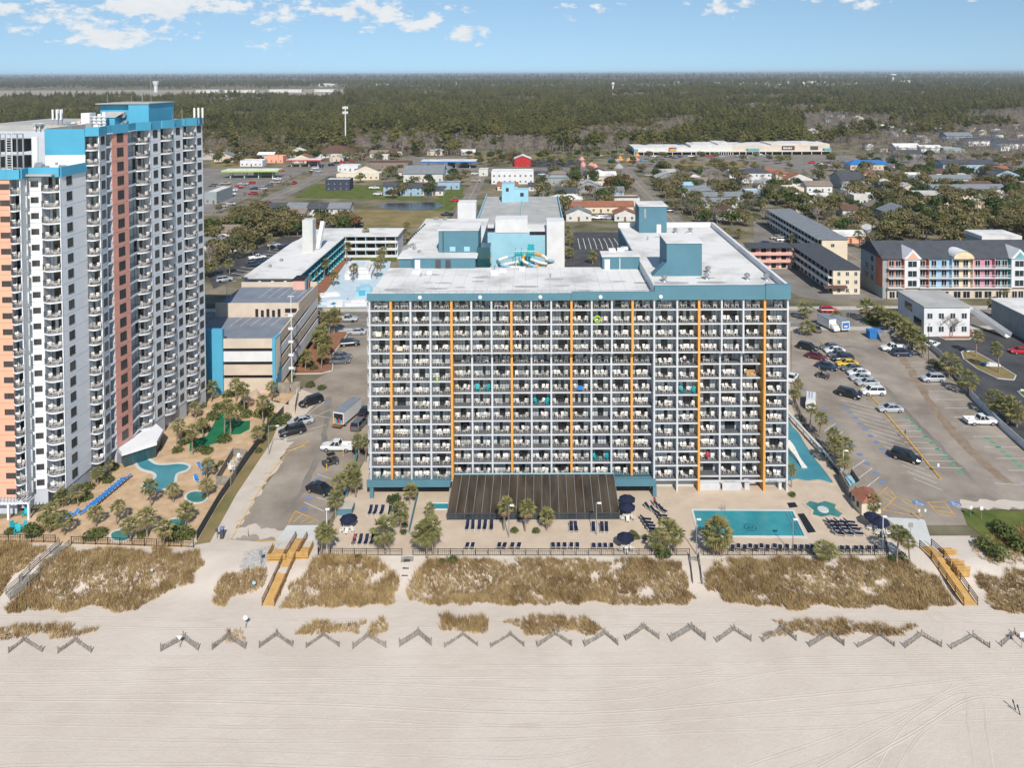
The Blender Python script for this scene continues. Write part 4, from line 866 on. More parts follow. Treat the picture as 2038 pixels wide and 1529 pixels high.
# courtyard: pale blue splash deck, white rounded mini-golf mound, pool
mat('splash_blue', (.50, .60, .66), var=.06, scale=.4)
sheet('splash_deck', 'splash_blue', P((628, 612), (735, 612), (770, 560), (780, 510), (690, 508), (640, 560)), .01)
sheet('garden_strip', 'mulch', P((595, 610), (627, 612), (700, 506), (690, 500)), .012); sheet('lawn', 'grass', P((696, 520), (790, 520), (790, 508), (700, 508)), .02)
mo = MB('white_wall'); c_ = [G(*p) for p in ((686, 556), (738, 556), (746, 538), (742, 530), (696, 530), (690, 540))]; cc_ = [sum(p[i] for p in c_) / 6 for i in (0, 1)]
mo.prism(c_, 0, 1.6).prism([lerp(p, cc_, .2) for p in c_], 1.602, 2.6).prism([lerp(p, cc_, .4) for p in c_], 2.602, 2.9); mo.m('splash_blue').prism([lerp(p, cc_, .62) for p in c_], 2.902, 2.96); mo.build('golf_mound', label='white stepped rounded mound in the motel courtyard', cat='mound')
for i, (px, py, w_, d_, h, m_) in enumerate(((672, 602, 9, 4, 1.2, 'splash_blue'), (712, 606, 7, 3, 1.5, 'white_wall'), (725, 585, 5, 6, 2.6, 'turquoise_pale'), (656, 588, 6, 3, 1.0, 'white_wall'))):
    x, y = G(px, py); s = MB(m_); s.cbox(x, y, 0, w_, d_, h * .6, .1 * i); s.cbox(x + .3, y + .2, h * .6, w_ * .6, d_ * .6, h * .4, .1 * i)
    if i == 2: s.m('sky_blue').cbox(x, y - 3.1, .4, 2, .1, 1.6, .2)
    s.build('splash_structure', label=['low pale blue splash pad block nearest the garden wall', 'white stepped play block beside the boulevard fence', 'pale turquoise pump house in the motel courtyard', 'small white pool wall block by the palm row'][i], cat='play block')
pnt = MB(['white_wall', 'blue_cloth']); x, y = G(672, 604); pnt.k = 0; pnt.box(x - 2.4, y - 3.4, 0, x + 2.4, y - 3.2, 2.0); pnt.k = 1; pnt.raw([(x - 1.4, y - 3.42, .8), (x - .2, y - 3.42, .6), (x + .5, y - 3.42, 1.1), (x - .3, y - 3.42, 1.5)], [(0, 1, 2, 3)]); pnt.build('painted_sign_wall', label='white sign wall with a blue splash mark facing the boulevard', cat='sign')
# ---------------------------------------------------------------- plants
mat('palm_leaf', (.19, .195, .065), rgb2=(.36, .33, .14), rough=.6, scale=.8, rnd=.16, backlit=.25)
mat('palm_dry', (.22, .155, .075), rgb2=(.30, .22, .11), rough=.9, scale=.8, rnd=.1)
mat('oak_leaf', (.10, .095, .036), rgb2=(.235, .20, .088), rough=.8, scale=.35, rnd=.22, backlit=.2)
mat('green_leaf', (.035, .06, .014), rgb2=(.085, .115, .03), rough=.75, scale=.4, rnd=.2, backlit=.2)
mat('pine_leaf', (.058, .068, .015), rgb2=(.185, .175, .05), rough=.8, scale=.03, rnd=.25, backlit=.15)
mat('rust_leaf', (.12, .065, .028), rgb2=(.18, .11, .045), rough=.8, scale=.3, rnd=.2, backlit=.2)
mat('spring_leaf', (.16, .19, .06), rgb2=(.25, .26, .11), rough=.8, scale=.3, rnd=.15, backlit=.25)
mat('twig', (.20, .165, .14), rgb2=(.31, .265, .23), rough=.95, scale=.6, rnd=.18)
mat('shrub_leaf', (.06, .085, .02), rgb2=(.15, .17, .05), rough=.75, scale=1.2, rnd=.15, backlit=.2)
mat('dune_grass', (.22, .135, .058), rgb2=(.53, .385, .19), rough=.95, scale=.45, detail=7, spec=.05, mixlo=.3, mixhi=.7)
def palm_templates():
    out = []
    for seed in range(5):
        rr = random.Random(100 + seed); th = (2.6, 3.6, 4.6, 5.6, 7.2)[seed]
        t = MB('palm_bark'); lean = (rr.uniform(-.6, .6), rr.uniform(-.5, .5)); prev = None
        for k in range(6):
            q = k / 5; p = (lean[0] * q * q, lean[1] * q * q, th * q)
            if prev: t.tube(prev[0], p, prev[1], .17 - .03 * q + (.05 if k == 5 else 0), n=8, cap=False)
            prev = (p, .17 - .03 * q + (.04 if k == 0 else 0) + (.05 if k == 5 else 0))
        cx, cy = lean
        c = MB(['palm_leaf', 'palm_dry']); nf = 38
        for i in range(nf):
            a = i * 2.39996 + rr.uniform(-.3, .3); e = math.radians(82 - 140 * (i / nf) ** .9 + rr.uniform(-9, 9)); c.k = 1 if i > nf * .8 else 0
            L1 = rr.uniform(.75, 1.15); d = Vector((math.cos(a) * math.cos(e), math.sin(a) * math.cos(e), math.sin(e)))
            p0 = Vector((cx, cy, th)); p1 = p0 + d * L1; sd = Vector((-math.sin(a), math.cos(a), 0)); nn = d.cross(sd)
            w_ = sd * .03; c.face([p0 - w_, p0 + w_, p1 + w_, p1 - w_])
            for k in range(7):
                f = (k - 3) / 3 * 1.0; dd = (d * math.cos(f) + sd * math.sin(f)).normalized(); ln_ = rr.uniform(.85, 1.15) * (1 - .12 * abs(f))
                m1 = p1 + dd * ln_ * .55; tip = p1 + dd * ln_ + Vector((0, 0, -rr.uniform(.12, .34))); ww = dd.cross(nn).normalized() * .075
                c.face([p1, m1 - ww, tip]); c.face([p1, tip, m1 + ww])
        out.append((t.data('trunk', smooth=True), c.data('crown')))
    return out
PALMS = palm_templates()
def leaf_cloud(mb, lobes, n, size, rr, flat=.5):
    tot = sum(l[3] ** 2 for l in lobes)
    for (x, y, z, r, sz) in lobes:
        for _ in range(int(n * r * r / tot)):
            u = rr.uniform(-1, 1) if rr.random() < .3 else rr.uniform(-.4, 1); a = rr.uniform(0, 6.283); q = math.sqrt(1 - u * u); k = rr.uniform(.72, 1.08)
            p = Vector((x + r * k * q * math.cos(a), y + r * k * q * math.sin(a), z + r * sz * k * u))
            nrm = Vector((q * math.cos(a) + rr.gauss(0, .45), q * math.sin(a) + rr.gauss(0, .45), u + .35 + rr.gauss(0, .45))).normalized()
            t = nrm.orthogonal().normalized(); t.rotate(Matrix.Rotation(rr.uniform(0, 6.28), 3, nrm)); b = nrm.cross(t); s = size * rr.uniform(.6, 1.25)
            mb.face([p + t * s, p + b * s * .7 - t * s * .2, p - t * s, p - b * s * .7 + t * s * .15])
def limbs(mb, th, r0, ends, rr):
    mb.tube((0, 0, -.1), (0, 0, th), r0, r0 * .75, n=7, cap=False)
    for e in ends: mid = (e[0] * .45 + rr.uniform(-.3, .3), e[1] * .45 + rr.uniform(-.3, .3), th + (e[2] - th) * .55); mb.tube((0, 0, th * .9), mid, r0 * .5, r0 * .33, n=5, cap=False); mb.tube(mid, e[:3], r0 * .33, r0 * .1, n=4, cap=False)
def broad_template(seed, leaf, H=7.0, Rr=3.6, n=620, size=.42, nl=9, conifer=False):
    rr = random.Random(seed); lobes = []
    for i in range(nl):
        a = i * 2.4 + rr.uniform(-.4, .4); q = math.sqrt((i + .5) / nl) * Rr * .72; lobes.append((q * math.cos(a), q * math.sin(a), H * rr.uniform(.5, .8) - .18 * q, Rr * rr.uniform(.33, .5), rr.uniform(.65, .9)))
    c = MB(leaf); leaf_cloud(c, lobes, n, size, rr); t = MB('bark'); limbs(t, H * .32, .05 * Rr + .06, lobes[::2], rr)
    return t.data('trunk'), c.data('crown')
def pine_template(seed, H=15.0, n=420):
    rr = random.Random(seed); lobes = []
    for i in range(9):
        q = i / 8; a = i * 2.4 + rr.uniform(-.5, .5); rad = (1 - q) * 2.3 + .5; z = H * (.52 + .46 * q); lobes.append((rad * .7 * math.cos(a), rad * .7 * math.sin(a), z, rad * rr.uniform(.55, .8), .6))
    c = MB('pine_leaf'); leaf_cloud(c, lobes, n, .5, rr); t = MB('bark'); t.tube((0, 0, -.2), (0, 0, H * .92), .24, .07, n=6, cap=False)
    for l in lobes: t.tube((0, 0, l[2] - .8), l[:3], .07, .03, n=3, cap=False)
    return t.data('trunk'), c.data('crown')
def bare_template(seed, H=9.0):
    rr = random.Random(seed); t = MB('twig'); c = MB('twig')
    def grow(p, d, L, r, lev):
        e = p + d * L; (t if lev < 2 else c).tube(p, e, r, r * .62, n=5 if lev == 0 else 3, cap=False)
        if lev >= 4: return
        for k in range(4 if lev < 3 else 3):
            ax = Vector((rr.gauss(0, 1), rr.gauss(0, 1), rr.gauss(0, .4))).normalized(); nd = (d + ax * rr.uniform(.45, .8) + Vector((0, 0, .12))).normalized()
            grow(p + d * L * rr.uniform(.6, 1.0), nd, L * rr.uniform(.58, .8), max(r * .55, .022), lev + 1)
    grow(Vector((0, 0, -.1)), Vector((0, 0, 1)), H * .3, .17, 0)
    return t.data('trunk'), c.data('crown')
def shrub_template(seed, leaf='shrub_leaf', n=300, sq=.75):
    rr = random.Random(seed); c = MB(leaf); leaf_cloud(c, [(0, 0, .42, .8, sq), (.35, .2, .4, .6, sq), (-.3, .25, .45, .6, sq), (.05, -.35, .35, .6, sq)], n, .13, rr)
    t = MB('bark')
    for k in range(5): a = k * 1.26; t.tube((0, 0, 0), (.5 * math.cos(a), .5 * math.sin(a), .6), .04, .02, n=4, cap=False)
    return t.data('stem'), c.data('foliage')
OAKS = [broad_template(s, 'oak_leaf', 6.5 + (s % 3), 3.8 + .4 * (s % 2)) for s in range(4)]
GREENS = [broad_template(s + 20, 'green_leaf', 6.5, 3.2) for s in range(3)]
SPRINGS = [broad_template(s + 30, 'spring_leaf', 6, 3.0, n=420) for s in range(2)]
RUSTS = [broad_template(s + 40, 'rust_leaf', 5.5, 3.2, n=460) for s in range(2)]
PINES = [pine_template(s + 50, 14 + s) for s in range(4)]
BARES = [bare_template(s + 60, 8.5 + .6 * s) for s in range(4)]
SHRUBS = [shrub_template(s + 70) for s in range(3)]; SHRUBG = [shrub_template(s + 80, 'green_leaf') for s in range(2)]
PCOUNT = {}
def plant(name, tmpl, x, y, z, sc, label, cat, group, rz=None, parts=('trunk', 'crown'), zs=None):
    t = thing(name, label, cat, (x, y, z), group, U(0, 6.28) if rz is None else rz); t.scale = (sc, sc, zs or sc * U(.9, 1.1))
    for nm, me in zip(parts, tmpl): part(t, nm, me)
    return t
def palm(px, py, hpx, label, crown=1.0, z=0.05, kind='palm_tree'):
    "a palm with its foot at a photo pixel; hpx: height of the crown's centre above the foot, in photo pixels"
    x, y = G(px, py, z); h = hpx * y / FPX; k = min(range(5), key=lambda i: abs((2.6, 3.6, 4.6, 5.6, 7.2)[i] * crown - h)); th = (2.6, 3.6, 4.6, 5.6, 7.2)[k]
    o = plant(kind, PALMS[k], x, y, z, crown, label, 'palm', 'palms around the hotels', zs=max(.5, h / th)); o.scale = (crown, crown, max(.55, min(1.7, h / th))); return o
def shrub(px, py, wpx, label, tm=None, z=.05, tall=1.0):
    x, y = G(px, py, z); r = wpx * y / FPX / 2; o = plant('shrub', tm or RND.choice(SHRUBS), x, y, z, r / 1.05, label, 'shrub', 'garden shrubs', parts=('stem', 'foliage')); o.scale = (r / 1.05, r / 1.05, r / 1.05 * tall); return o
# palms in the left garden (foot pixel, height of crown in pixels, crown size)
LP = [(98, 1062, 22, .8, 'foot of the white pergola'), (125, 1010, 25, .8, 'by the ground floor glass of the tower'), (155, 1008, 32, .8, 'beside the row of blue loungers, left one'), (128, 1066, 34, .9, 'behind the boardwalk stairs, left'), (103, 1050, 30, 1.0, 'leaning over the hedge at the lower left'),
      (195, 965, 25, .8, 'between the tower wall and the blue loungers'), (212, 945, 25, .8, 'next to the pavilion corner'), (232, 1045, 38, .8, 'in front of the round spa, with forked shadow'), (190, 1050, 30, .8, 'left of the pale hedge by the sea fence'), (260, 1078, 34, .9, 'right beside the lowest round spa'),
      (300, 1010, 45, .9, 'on the lip of the curved pool'), (345, 1000, 28, .8, 'below the curved pool, standing alone'), (293, 1070, 42, 1.1, 'with a thick crown among the lower spas'), (326, 1086, 38, 1.0, 'in front of the lower right spa hedge'), (370, 1048, 30, .9, 'over the right-hand lower spa'), (413, 990, 28, .85, 'right of the upper round spa'), (411, 955, 30, .85, 'above the heap of blue loungers'),
      (352, 885, 38, .9, 'left of the putting green, lower'), (383, 905, 50, .95, 'at the left tip of the putting green'), (389, 835, 26, .8, 'near the tower corner by the garden path'), (447, 864, 56, 1.0, 'on the putting green, left of the pair'), (459, 866, 50, 1.0, 'on the putting green, right of the pair'), (510, 890, 30, .9, 'by the dark fence next to the lamp post'),
      (523, 845, 48, .95, 'in front of the beige garden wall'), (487, 825, 52, 1.0, 'at the back of the garden by the garage'), (421, 800, 30, 1.0, 'against the blue garage pier'), (470, 800, 35, 1.0, 'before the garage front wall'), (540, 800, 30, .9, 'above the beige wall corner'), (404, 872, 30, .8, 'left of the clipped hedge row')]
for px, py, h, c, w_ in LP: palm(px, py, h, 'palmetto ' + w_, c * .85)
# palms round the main hotel and its decks
HP = [(715, 918, 40, .9, 'at the left corner of the hotel, upper'), (728, 920, 44, .9, 'hard against the hotel corner'), (698, 985, 48, 1.0, 'by the turquoise planter wall, upper'), (708, 990, 40, 1.0, 'by the turquoise planter wall, lower'), (675, 1000, 45, 1.0, 'between car park and deck, leaning'), (668, 1030, 38, .9, 'at the car park edge above the umbrella'), (640, 1106, 52, .9, 'at the deck corner, left of a pair'), (655, 1108, 50, .95, 'at the deck corner, right of a pair'),
      (815, 1005, 30, .8, 'in front of the turquoise canopy'), (798, 1060, 45, 1.0, 'by the sloping walkway wall'), (767, 1102, 45, 1.25, 'bushy, at the front rail left of the stairs'), (850, 1110, 52, 1.3, 'bushy and double, right of the beach stairs'), (862, 1106, 58, 1.2, 'behind the bushy palm right of the stairs'), (1003, 1056, 52, .9, 'leftmost before the sunroom glass'), (1045, 1058, 48, .9, 'second before the sunroom glass'), (1088, 1056, 28, .8, 'short, third before the sunroom glass'),
      (855, 1035, 25, .6, 'slim, on the walkway beside the splash pool'), (1330, 1102, 48, 1.15, 'at the front rail left of the second stairs'), (1342, 1100, 40, 1.0, 'behind the palm left of the second stairs'), (1310, 1100, 30, 1.0, 'low, over the round dark shrub'), (1420, 1106, 45, 1.5, 'very bushy, in front of the big pool'), (1435, 1106, 50, 1.4, 'tall bushy one in front of the big pool'),
      (1641, 1112, 22, 1.2, 'low and round at the lounger row'), (1785, 1118, 60, .9, 'at the right deck corner'), (1810, 1120, 45, .8, 'outside the right deck corner fence'), (1741, 1026, 25, .9, 'in front of the brown-roofed hut'), (1575, 970, 35, .7, 'small, at the right foot of the hotel'),
      (1590, 795, 30, .8, 'right behind the hotel by the river, first'), (1583, 812, 30, .8, 'right behind the hotel by the river, second'), (1612, 850, 38, .8, 'on the river fence, upper'), (1632, 870, 40, .9, 'on the river fence, middle'), (1655, 905, 42, .9, 'on the river fence, above the pair'), (1665, 935, 50, 1.0, 'of the pair by the blue pump box, left'), (1678, 930, 45, 1.0, 'of the pair by the blue pump box, right'), (1682, 945, 30, .9, 'lowest by the blue pump box')]
for px, py, h, c, w_ in HP: palm(px, py, h, 'palmetto ' + w_, c * .86)
# palms along the boulevard and round the right-hand car parks
BP = [(624, 655, 22, 1.2, 'left end of the mulch bed row'), (640, 660, 30, 1.3, 'second in the mulch bed row'), (655, 668, 35, 1.4, 'third in the mulch bed row'), (665, 665, 38, 1.4, 'tallest in the mulch bed row'), (640, 692, 28, 1.3, 'left in the middle of the mulch bed'), (632, 700, 30, 1.2, 'behind the kerb of the mulch bed'), (648, 712, 34, 1.3, 'low in the mulch bed'), (640, 735, 36, 1.0, 'with a bare trunk at the kerb tip'), (608, 738, 30, 1.0, 'above the red mulch corner'), (626, 628, 30, 1.1, 'by the garage stair tower'),
      (1600, 635, 22, 1.5, 'tall round one behind the hotel, upper'), (1604, 668, 18, 1.5, 'round one behind the hotel, lower'), (1667, 640, 14, 1.0, 'behind the box trucks'), (1728, 642, 30, 1.5, 'big round one over the dark hedge'), (1752, 650, 26, 1.4, 'first in the row along the car park'), (1765, 660, 28, 1.4, 'second in the row along the car park'), (1780, 665, 28, 1.5, 'third in the row along the car park'), (1795, 672, 26, 1.5, 'fourth in the row along the car park'), (1806, 685, 30, 1.6, 'fifth in the row along the car park'), (1815, 695, 30, 1.5, 'sixth in the row along the car park'),
      (1836, 712, 28, 1.2, 'by the lamp post at the fence'), (1888, 752, 30, 1.6, 'round dark one at the white fence'), (1926, 785, 32, 1.4, 'beside the round dark palm at the fence'), (1978, 828, 34, 1.3, 'at the fence above the white pickup'), (2005, 842, 34, 1.4, 'at the fence right of the white pickup'), (2024, 850, 30, 1.3, 'last at the fence near the frame edge'), (1942, 710, 42, 1.0, 'at the left end of the grass island'), (1988, 742, 48, 1.0, 'in the middle of the grass island'), (1810, 640, 38, 1.1, 'at the corner of the white stair building'), (1978, 632, 30, 1.3, 'between the white building and grey shed, left'), (1990, 640, 26, 1.3, 'between the white building and grey shed, right'),
      (1855, 592, 12, 1.0, 'before the colourful hotel shops, left'), (1905, 592, 10, 1.0, 'before the colourful hotel shops, middle'), (1994, 592, 16, 1.1, 'before the colourful hotel shops, right'), (1567, 470, 14, 1.2, 'in the motel yard, upper'), (1580, 490, 16, 1.2, 'in the motel yard, lower'), (1445, 470, 12, 1.2, 'behind the hotel roof, left'), (1470, 476, 14, 1.2, 'behind the hotel roof, right'),
      (645, 555, 32, 1.1, 'in front of the teal fins, right'), (622, 568, 26, 1.1, 'in front of the teal fins, left'), (690, 525, 35, 1.1, 'tall, before the motel gallery, left'), (731, 505, 45, 1.0, 'tallest, before the motel gallery'), (703, 560, 28, 1.1, 'on the splash deck, centre'), (664, 570, 22, 1.0, 'on the splash deck edge'), (750, 555, 30, 1.1, 'left of the hotel roof, lower'), (757, 540, 35, 1.1, 'left of the hotel roof, middle'), (764, 528, 30, 1.1, 'left of the hotel roof, upper'), (780, 510, 26, 1.1, 'behind the hotel roof corner'), (788, 500, 28, 1.1, 'over the motel end wall'), (808, 470, 22, 1.2, 'by the white left roof, upper'), (806, 482, 20, 1.2, 'by the white left roof, lower'),
      (537, 500, 26, 1.1, 'in the motel car park, upper'), (504, 510, 20, 1.0, 'in the motel car park, middle'), (457, 545, 22, 1.1, 'in the motel car park, lower'), (1180, 525, 16, 1.3, 'beside the dark rear car park'), (1130, 470, 14, 1.2, 'first by the white slide tower'), (1134, 490, 14, 1.3, 'second by the white slide tower'), (1136, 515, 14, 1.3, 'third by the white slide tower')]
for px, py, h, c, w_ in BP: palm(px, py, h, 'palmetto ' + w_, c * .92)
LS = [(20, 1062, 26), (60, 1056, 34), (88, 1035, 30), (68, 1066, 40), (150, 1000, 24), (170, 995, 30), (185, 1072, 46), (200, 1066, 34), (175, 975, 30), (205, 950, 34), (215, 960, 26), (225, 935, 26), (283, 1068, 26), (330, 1064, 30), (352, 1072, 56), (376, 1070, 34), (365, 885, 26), (382, 878, 24), (353, 900, 26), (400, 898, 26), (412, 902, 30), (446, 880, 34), (372, 868, 24), (424, 835, 34), (405, 858, 32), (435, 815, 30), (400, 812, 26), (480, 815, 34), (490, 830, 30), (520, 830, 36), (540, 815, 40), (545, 838, 34), (535, 855, 36), (560, 845, 34), (570, 835, 26), (455, 790, 30), (500, 775, 34), (482, 785, 28), (515, 900, 18), (408, 990, 16), (440, 925, 16), (432, 930, 12), (598, 722, 22), (612, 728, 24), (625, 735, 20), (640, 720, 24), (605, 690, 26), (618, 770, 24), (640, 775, 22)]
LSW = ['lower left corner bed', 'bed by the blue loungers', 'tower wall bed', 'spa garden', 'putting green edge', 'back garden wall', 'garage bed']
for i, (px, py, w_) in enumerate(LS): shrub(px, py, w_, f'rounded evergreen shrub, {nth(i)} from the left among the tower garden beds'.replace('from the left ', 'from left '), tall=U(.8, 1.1))
for i, (px, py, w_, tm, wd) in enumerate([(784, 1000, 36, SHRUBG, 'broad shrub under the turquoise canopy'), (805, 1050, 18, SHRUBG, 'narrow hedge plant beside the sloping walkway'), (803, 1062, 18, SHRUBG, 'low plant at the lower walkway wall'), (1024, 1060, 20, SHRUBS, 'spiky shrub between sunroom palms, left'), (1067, 1060, 20, SHRUBS, 'spiky shrub between sunroom palms, right'), (902, 1118, 22, SHRUBS, 'wild shrub on the dune top, right of stairs'), (880, 1120, 18, SHRUBS, 'small wild shrub beside the beach stairs'),
        (1267, 1072, 20, SHRUBS, 'yellow-green shrub by the single umbrella'), (1284, 1073, 16, SHRUBG, 'round dark green shrub beside the yellow one'), (1260, 1065, 20, SHRUBS, 'feathery shrub above the yellow one'), (1318, 1108, 40, SHRUBG, 'big dark round shrub at the front rail'), (1577, 988, 18, SHRUBS, 'bright shrub at the right hotel corner'), (1731, 1027, 14, SHRUBS, 'yellow shrub before the brown-roofed hut'), (1752, 640, 40, SHRUBG, 'dark hedge below the big round palm'), (1735, 645, 36, SHRUBG, 'dark hedge left of the palm row'), (1858, 725, 24, SHRUBG, 'dark bush at the white fence, upper'),
        (1870, 735, 26, SHRUBG, 'dark bush at the white fence, lower'), (1795, 1112, 24, SHRUBG, 'bush outside the deck corner, right'), (1776, 1115, 20, SHRUBG, 'bush outside the deck corner, left'), (1960, 1092, 46, SHRUBS, 'sprawling bush on the sandy bank, left'), (1985, 1110, 50, SHRUBS, 'sprawling bush on the sandy bank, lower'), (2005, 1075, 46, SHRUBS, 'sprawling bush on the grassy bank'), (1990, 1058, 40, RUSTS, 'brown tangled bush on the grassy bank'), (2030, 1095, 50, RUSTS, 'brown tangled bush at the right frame edge'), (713, 1112, 18, SHRUBS, 'small shrub on the dune before the left deck')]):
    if tm is RUSTS: tm = SHRUBS
    shrub(px, py, w_, wd, RND.choice(tm), tall=U(.85, 1.2))
# ---------------------------------------------------------------- dune grass
def inpoly(x, y, pl):
    c = False
    for i in range(len(pl)):
        (xa, ya), (xb, yb) = pl[i - 1], pl[i]
        if (ya > y) != (yb > y) and x < (xb - xa) * (y - ya) / (yb - ya) + xa: c = not c
    return c
def grass_patch(pxs, dens, h, label):
    pl = [B(*p)[:2] for p in pxs]; xs, ys = zip(*pl); g = MB('dune_grass'); ar = (max(xs) - min(xs)) * (max(ys) - min(ys)); rr = random.Random(len(pxs) * 7 + int(pxs[0][0]))
    for _ in range(int(ar * dens)):
        x, y = rr.uniform(min(xs), max(xs)), rr.uniform(min(ys), max(ys))
        jx, jy = x + .9 * hnoise(x * 2.1, y * 2.3), y + .8 * hnoise(x * 2.7 + 5, y * 1.9)
        if not inpoly(jx, jy, pl) or hnoise(x * 1.3 + 2, y * 1.7) + .5 * hnoise(x * 4, y * 3) < -.95 + rr.uniform(-.35, .35): continue
        z = bz(x, y); hh = h * rr.uniform(.55, 1.1) * (1 + .35 * hnoise(x * .8, y * .9))
        for k in range(6):
            a = rr.uniform(0, 6.283); l = rr.uniform(.15, .6) * hh; w_ = rr.uniform(.02, .045); bx, by = x + rr.uniform(-.16, .16), y + rr.uniform(-.16, .16)
            t = (bx + math.cos(a) * l - .1, by + math.sin(a) * l, z + hh * rr.uniform(.7, 1.0)); c_, s_ = math.cos(a + 1.3) * w_, math.sin(a + 1.3) * w_
            g.face([(bx - c_, by - s_, z - .03), (bx + c_, by + s_, z - .03), t])
    if g.f: g.build('dune_grass', kind='stuff', label=label)
for pxs, dn, h, lb in [
 ([(-30, 1080), (78, 1086), (92, 1096), (20, 1170), (-30, 1200)], 24, .85, 'dry sea grass at the far lower left corner of the dunes'),
 ([(52, 1168), (130, 1092), (240, 1094), (398, 1100), (410, 1116), (388, 1155), (318, 1186), (275, 1216), (160, 1213), (92, 1214), (10, 1222)], 24, .9, 'broad tawny dune grass below the left pool garden'),
 ([(428, 1198), (432, 1168), (462, 1140), (512, 1134), (530, 1150), (522, 1166), (488, 1188), (450, 1210)], 30, .8, 'dark brown grass clump left of the wooden ramp'),
 ([(560, 1206), (602, 1150), (645, 1110), (762, 1112), (776, 1150), (792, 1180), (768, 1206), (700, 1211), (610, 1212)], 26, .9, 'dune grass between the wooden ramp and the first stairs'),
 ([(805, 1196), (822, 1150), (850, 1116), (1330, 1114), (1368, 1142), (1386, 1196), (1300, 1206), (1200, 1203), (1000, 1204), (900, 1207)], 26, .9, 'long dune grass bank between the two beach stairs'),
 ([(1402, 1152), (1418, 1118), (1600, 1113), (1800, 1115), (1868, 1150), (1906, 1206), (1840, 1215), (1700, 1210), (1560, 1211), (1470, 1205), (1408, 1176)], 26, .9, 'dune grass right of the second beach stairs'),
 ([(1962, 1204), (1958, 1160), (2000, 1140), (2070, 1120), (2070, 1224), (1985, 1222)], 26, .9, 'dune grass right of the long boardwalk'),
 ([(-20, 1252), (60, 1248), (150, 1244), (192, 1258), (120, 1272), (40, 1268), (-20, 1275)], 16, .7, 'thin grass behind the sand fences at far left'),
 ([(585, 1262), (605, 1244), (680, 1240), (730, 1238), (726, 1256), (660, 1264)], 26, .75, 'low grass strip behind the fifth sand fence'),
 ([(734, 1272), (740, 1242), (768, 1230), (778, 1240), (765, 1268)], 30, .9, 'upright grass tuft on the beach above a sand fence'),
 ([(868, 1256), (872, 1232), (915, 1224), (972, 1232), (970, 1250), (920, 1262)], 24, .85, 'grass hummock behind the eighth sand fence'),
 ([(1000, 1240), (1050, 1228), (1150, 1230), (1204, 1246), (1190, 1266), (1110, 1262), (1060, 1262)], 24, .8, 'long grass hummock behind the middle sand fences'),
 ([(1520, 1262), (1545, 1240), (1680, 1236), (1832, 1250), (1810, 1264), (1700, 1268), (1600, 1268)], 17, .75, 'scattered grass strip behind the right-hand sand fences'),
 ([(448, 1268), (452, 1258), (480, 1254), (492, 1268), (485, 1280)], 14, .5, 'wispy grass by the round white beach sign'),
 ([(1930, 1090), (1990, 1060), (2070, 1040), (2070, 1110), (1985, 1135)], 10, .6, 'mixed brown grass on the right bank above the dune')]:
    grass_patch(pxs, dn, h, lb)
# ---------------------------------------------------------------- pools
def pool(name, label, pts, wm, coping='concrete_pale', cw=.5, z=.05):
    q = P(*pts, z=z); n = len(q); c = (sum(p[0] for p in q) / n, sum(p[1] for p in q) / n); t = thing(name, label, 'pool', (*c, z))
    MB(wm).sheet(q, z + .03).build('water', t)
    k = MB(coping); sgn = 1 if sum(q[i - 1][0] * q[i][1] - q[i][0] * q[i - 1][1] for i in range(n)) > 0 else -1; out = []
    for i in range(n):
        a, b, d = q[i - 1], q[i], q[(i + 1) % n]; t1, t2 = Vector((b[0] - a[0], b[1] - a[1])).normalized(), Vector((d[0] - b[0], d[1] - b[1])).normalized(); m_ = (t1 + t2).normalized(); out.append((b[0] + m_.y * cw * sgn, b[1] - m_.x * cw * sgn))
    for i in range(n):
        j = (i + 1) % n; k.raw([(*q[i], z + .09), (*q[j], z + .09), (*out[j], z + .09), (*out[i], z + .09), (*q[i], z), (*q[j], z), (*out[j], z), (*out[i], z)], [(0, 1, 2, 3), (0, 4, 5, 1), (2, 6, 7, 3)])
    k.build('coping', t); return t
def spline(pts, m_=5):
    n = len(pts); o = []
    for i in range(n):
        p0, p1, p2, p3 = pts[i - 1], pts[i], pts[(i + 1) % n], pts[(i + 2) % n]
        for k in range(m_):
            t = k / m_; o.append(tuple(.5 * (2 * p1[a] + (p2[a] - p0[a]) * t + (2 * p0[a] - 5 * p1[a] + 4 * p2[a] - p3[a]) * t * t + (3 * p1[a] - p0[a] - 3 * p2[a] + p3[a]) * t ** 3) for a in (0, 1)))
    return o
def zp(pts, ox, oy, s): return [(ox + x / s, oy + y / s) for x, y in pts]
big = pool('swimming_pool', 'large rectangular turquoise swimming pool on the hotel deck', [(1380, 1017), (1577, 1018), (1601, 1068), (1393, 1067)], 'pool_water')
x, y = G(1493, 1050, .08); em = MB('navy')
for i in range(24): a, b = i * .2618, (i + 1) * .2618; em.face([(x + .95 * math.cos(a), y + .95 * math.sin(a), .088), (x + .95 * math.cos(b), y + .95 * math.sin(b), .088), (x + .85 * math.cos(b), y + .85 * math.sin(b), .088), (x + .85 * math.cos(a), y + .85 * math.sin(a), .088)])
em.sheet([(x - .5, y - .35), (x - .35, y - .4), (x + .1, y + .3), (x - .05, y + .35)], .0885); em.sheet([(x + .05, y - .4), (x + .2, y - .4), (x + .5, y + .2), (x + .35, y + .25)], .0886); em.build('pool_emblem', big)
stp = MB('dark_grey')
for k in range(3): strip(stp, G(1562 + 7 * k, 1019, .08), G(1585 + 7 * k, 1066, .08), .09, .089 + .0005 * k)
stp.build('pool_steps', big)
for q in ((1437, 1019), (1443, 1019)):
    a = G(*q); MB('metal_grey').tube((a[0], a[1] + .4, .05), (a[0], a[1] + .4, .9), .04, n=5).tube((a[0], a[1] + .4, .9), (a[0], a[1] - .4, .3), .04, n=5).build('handrail', big)
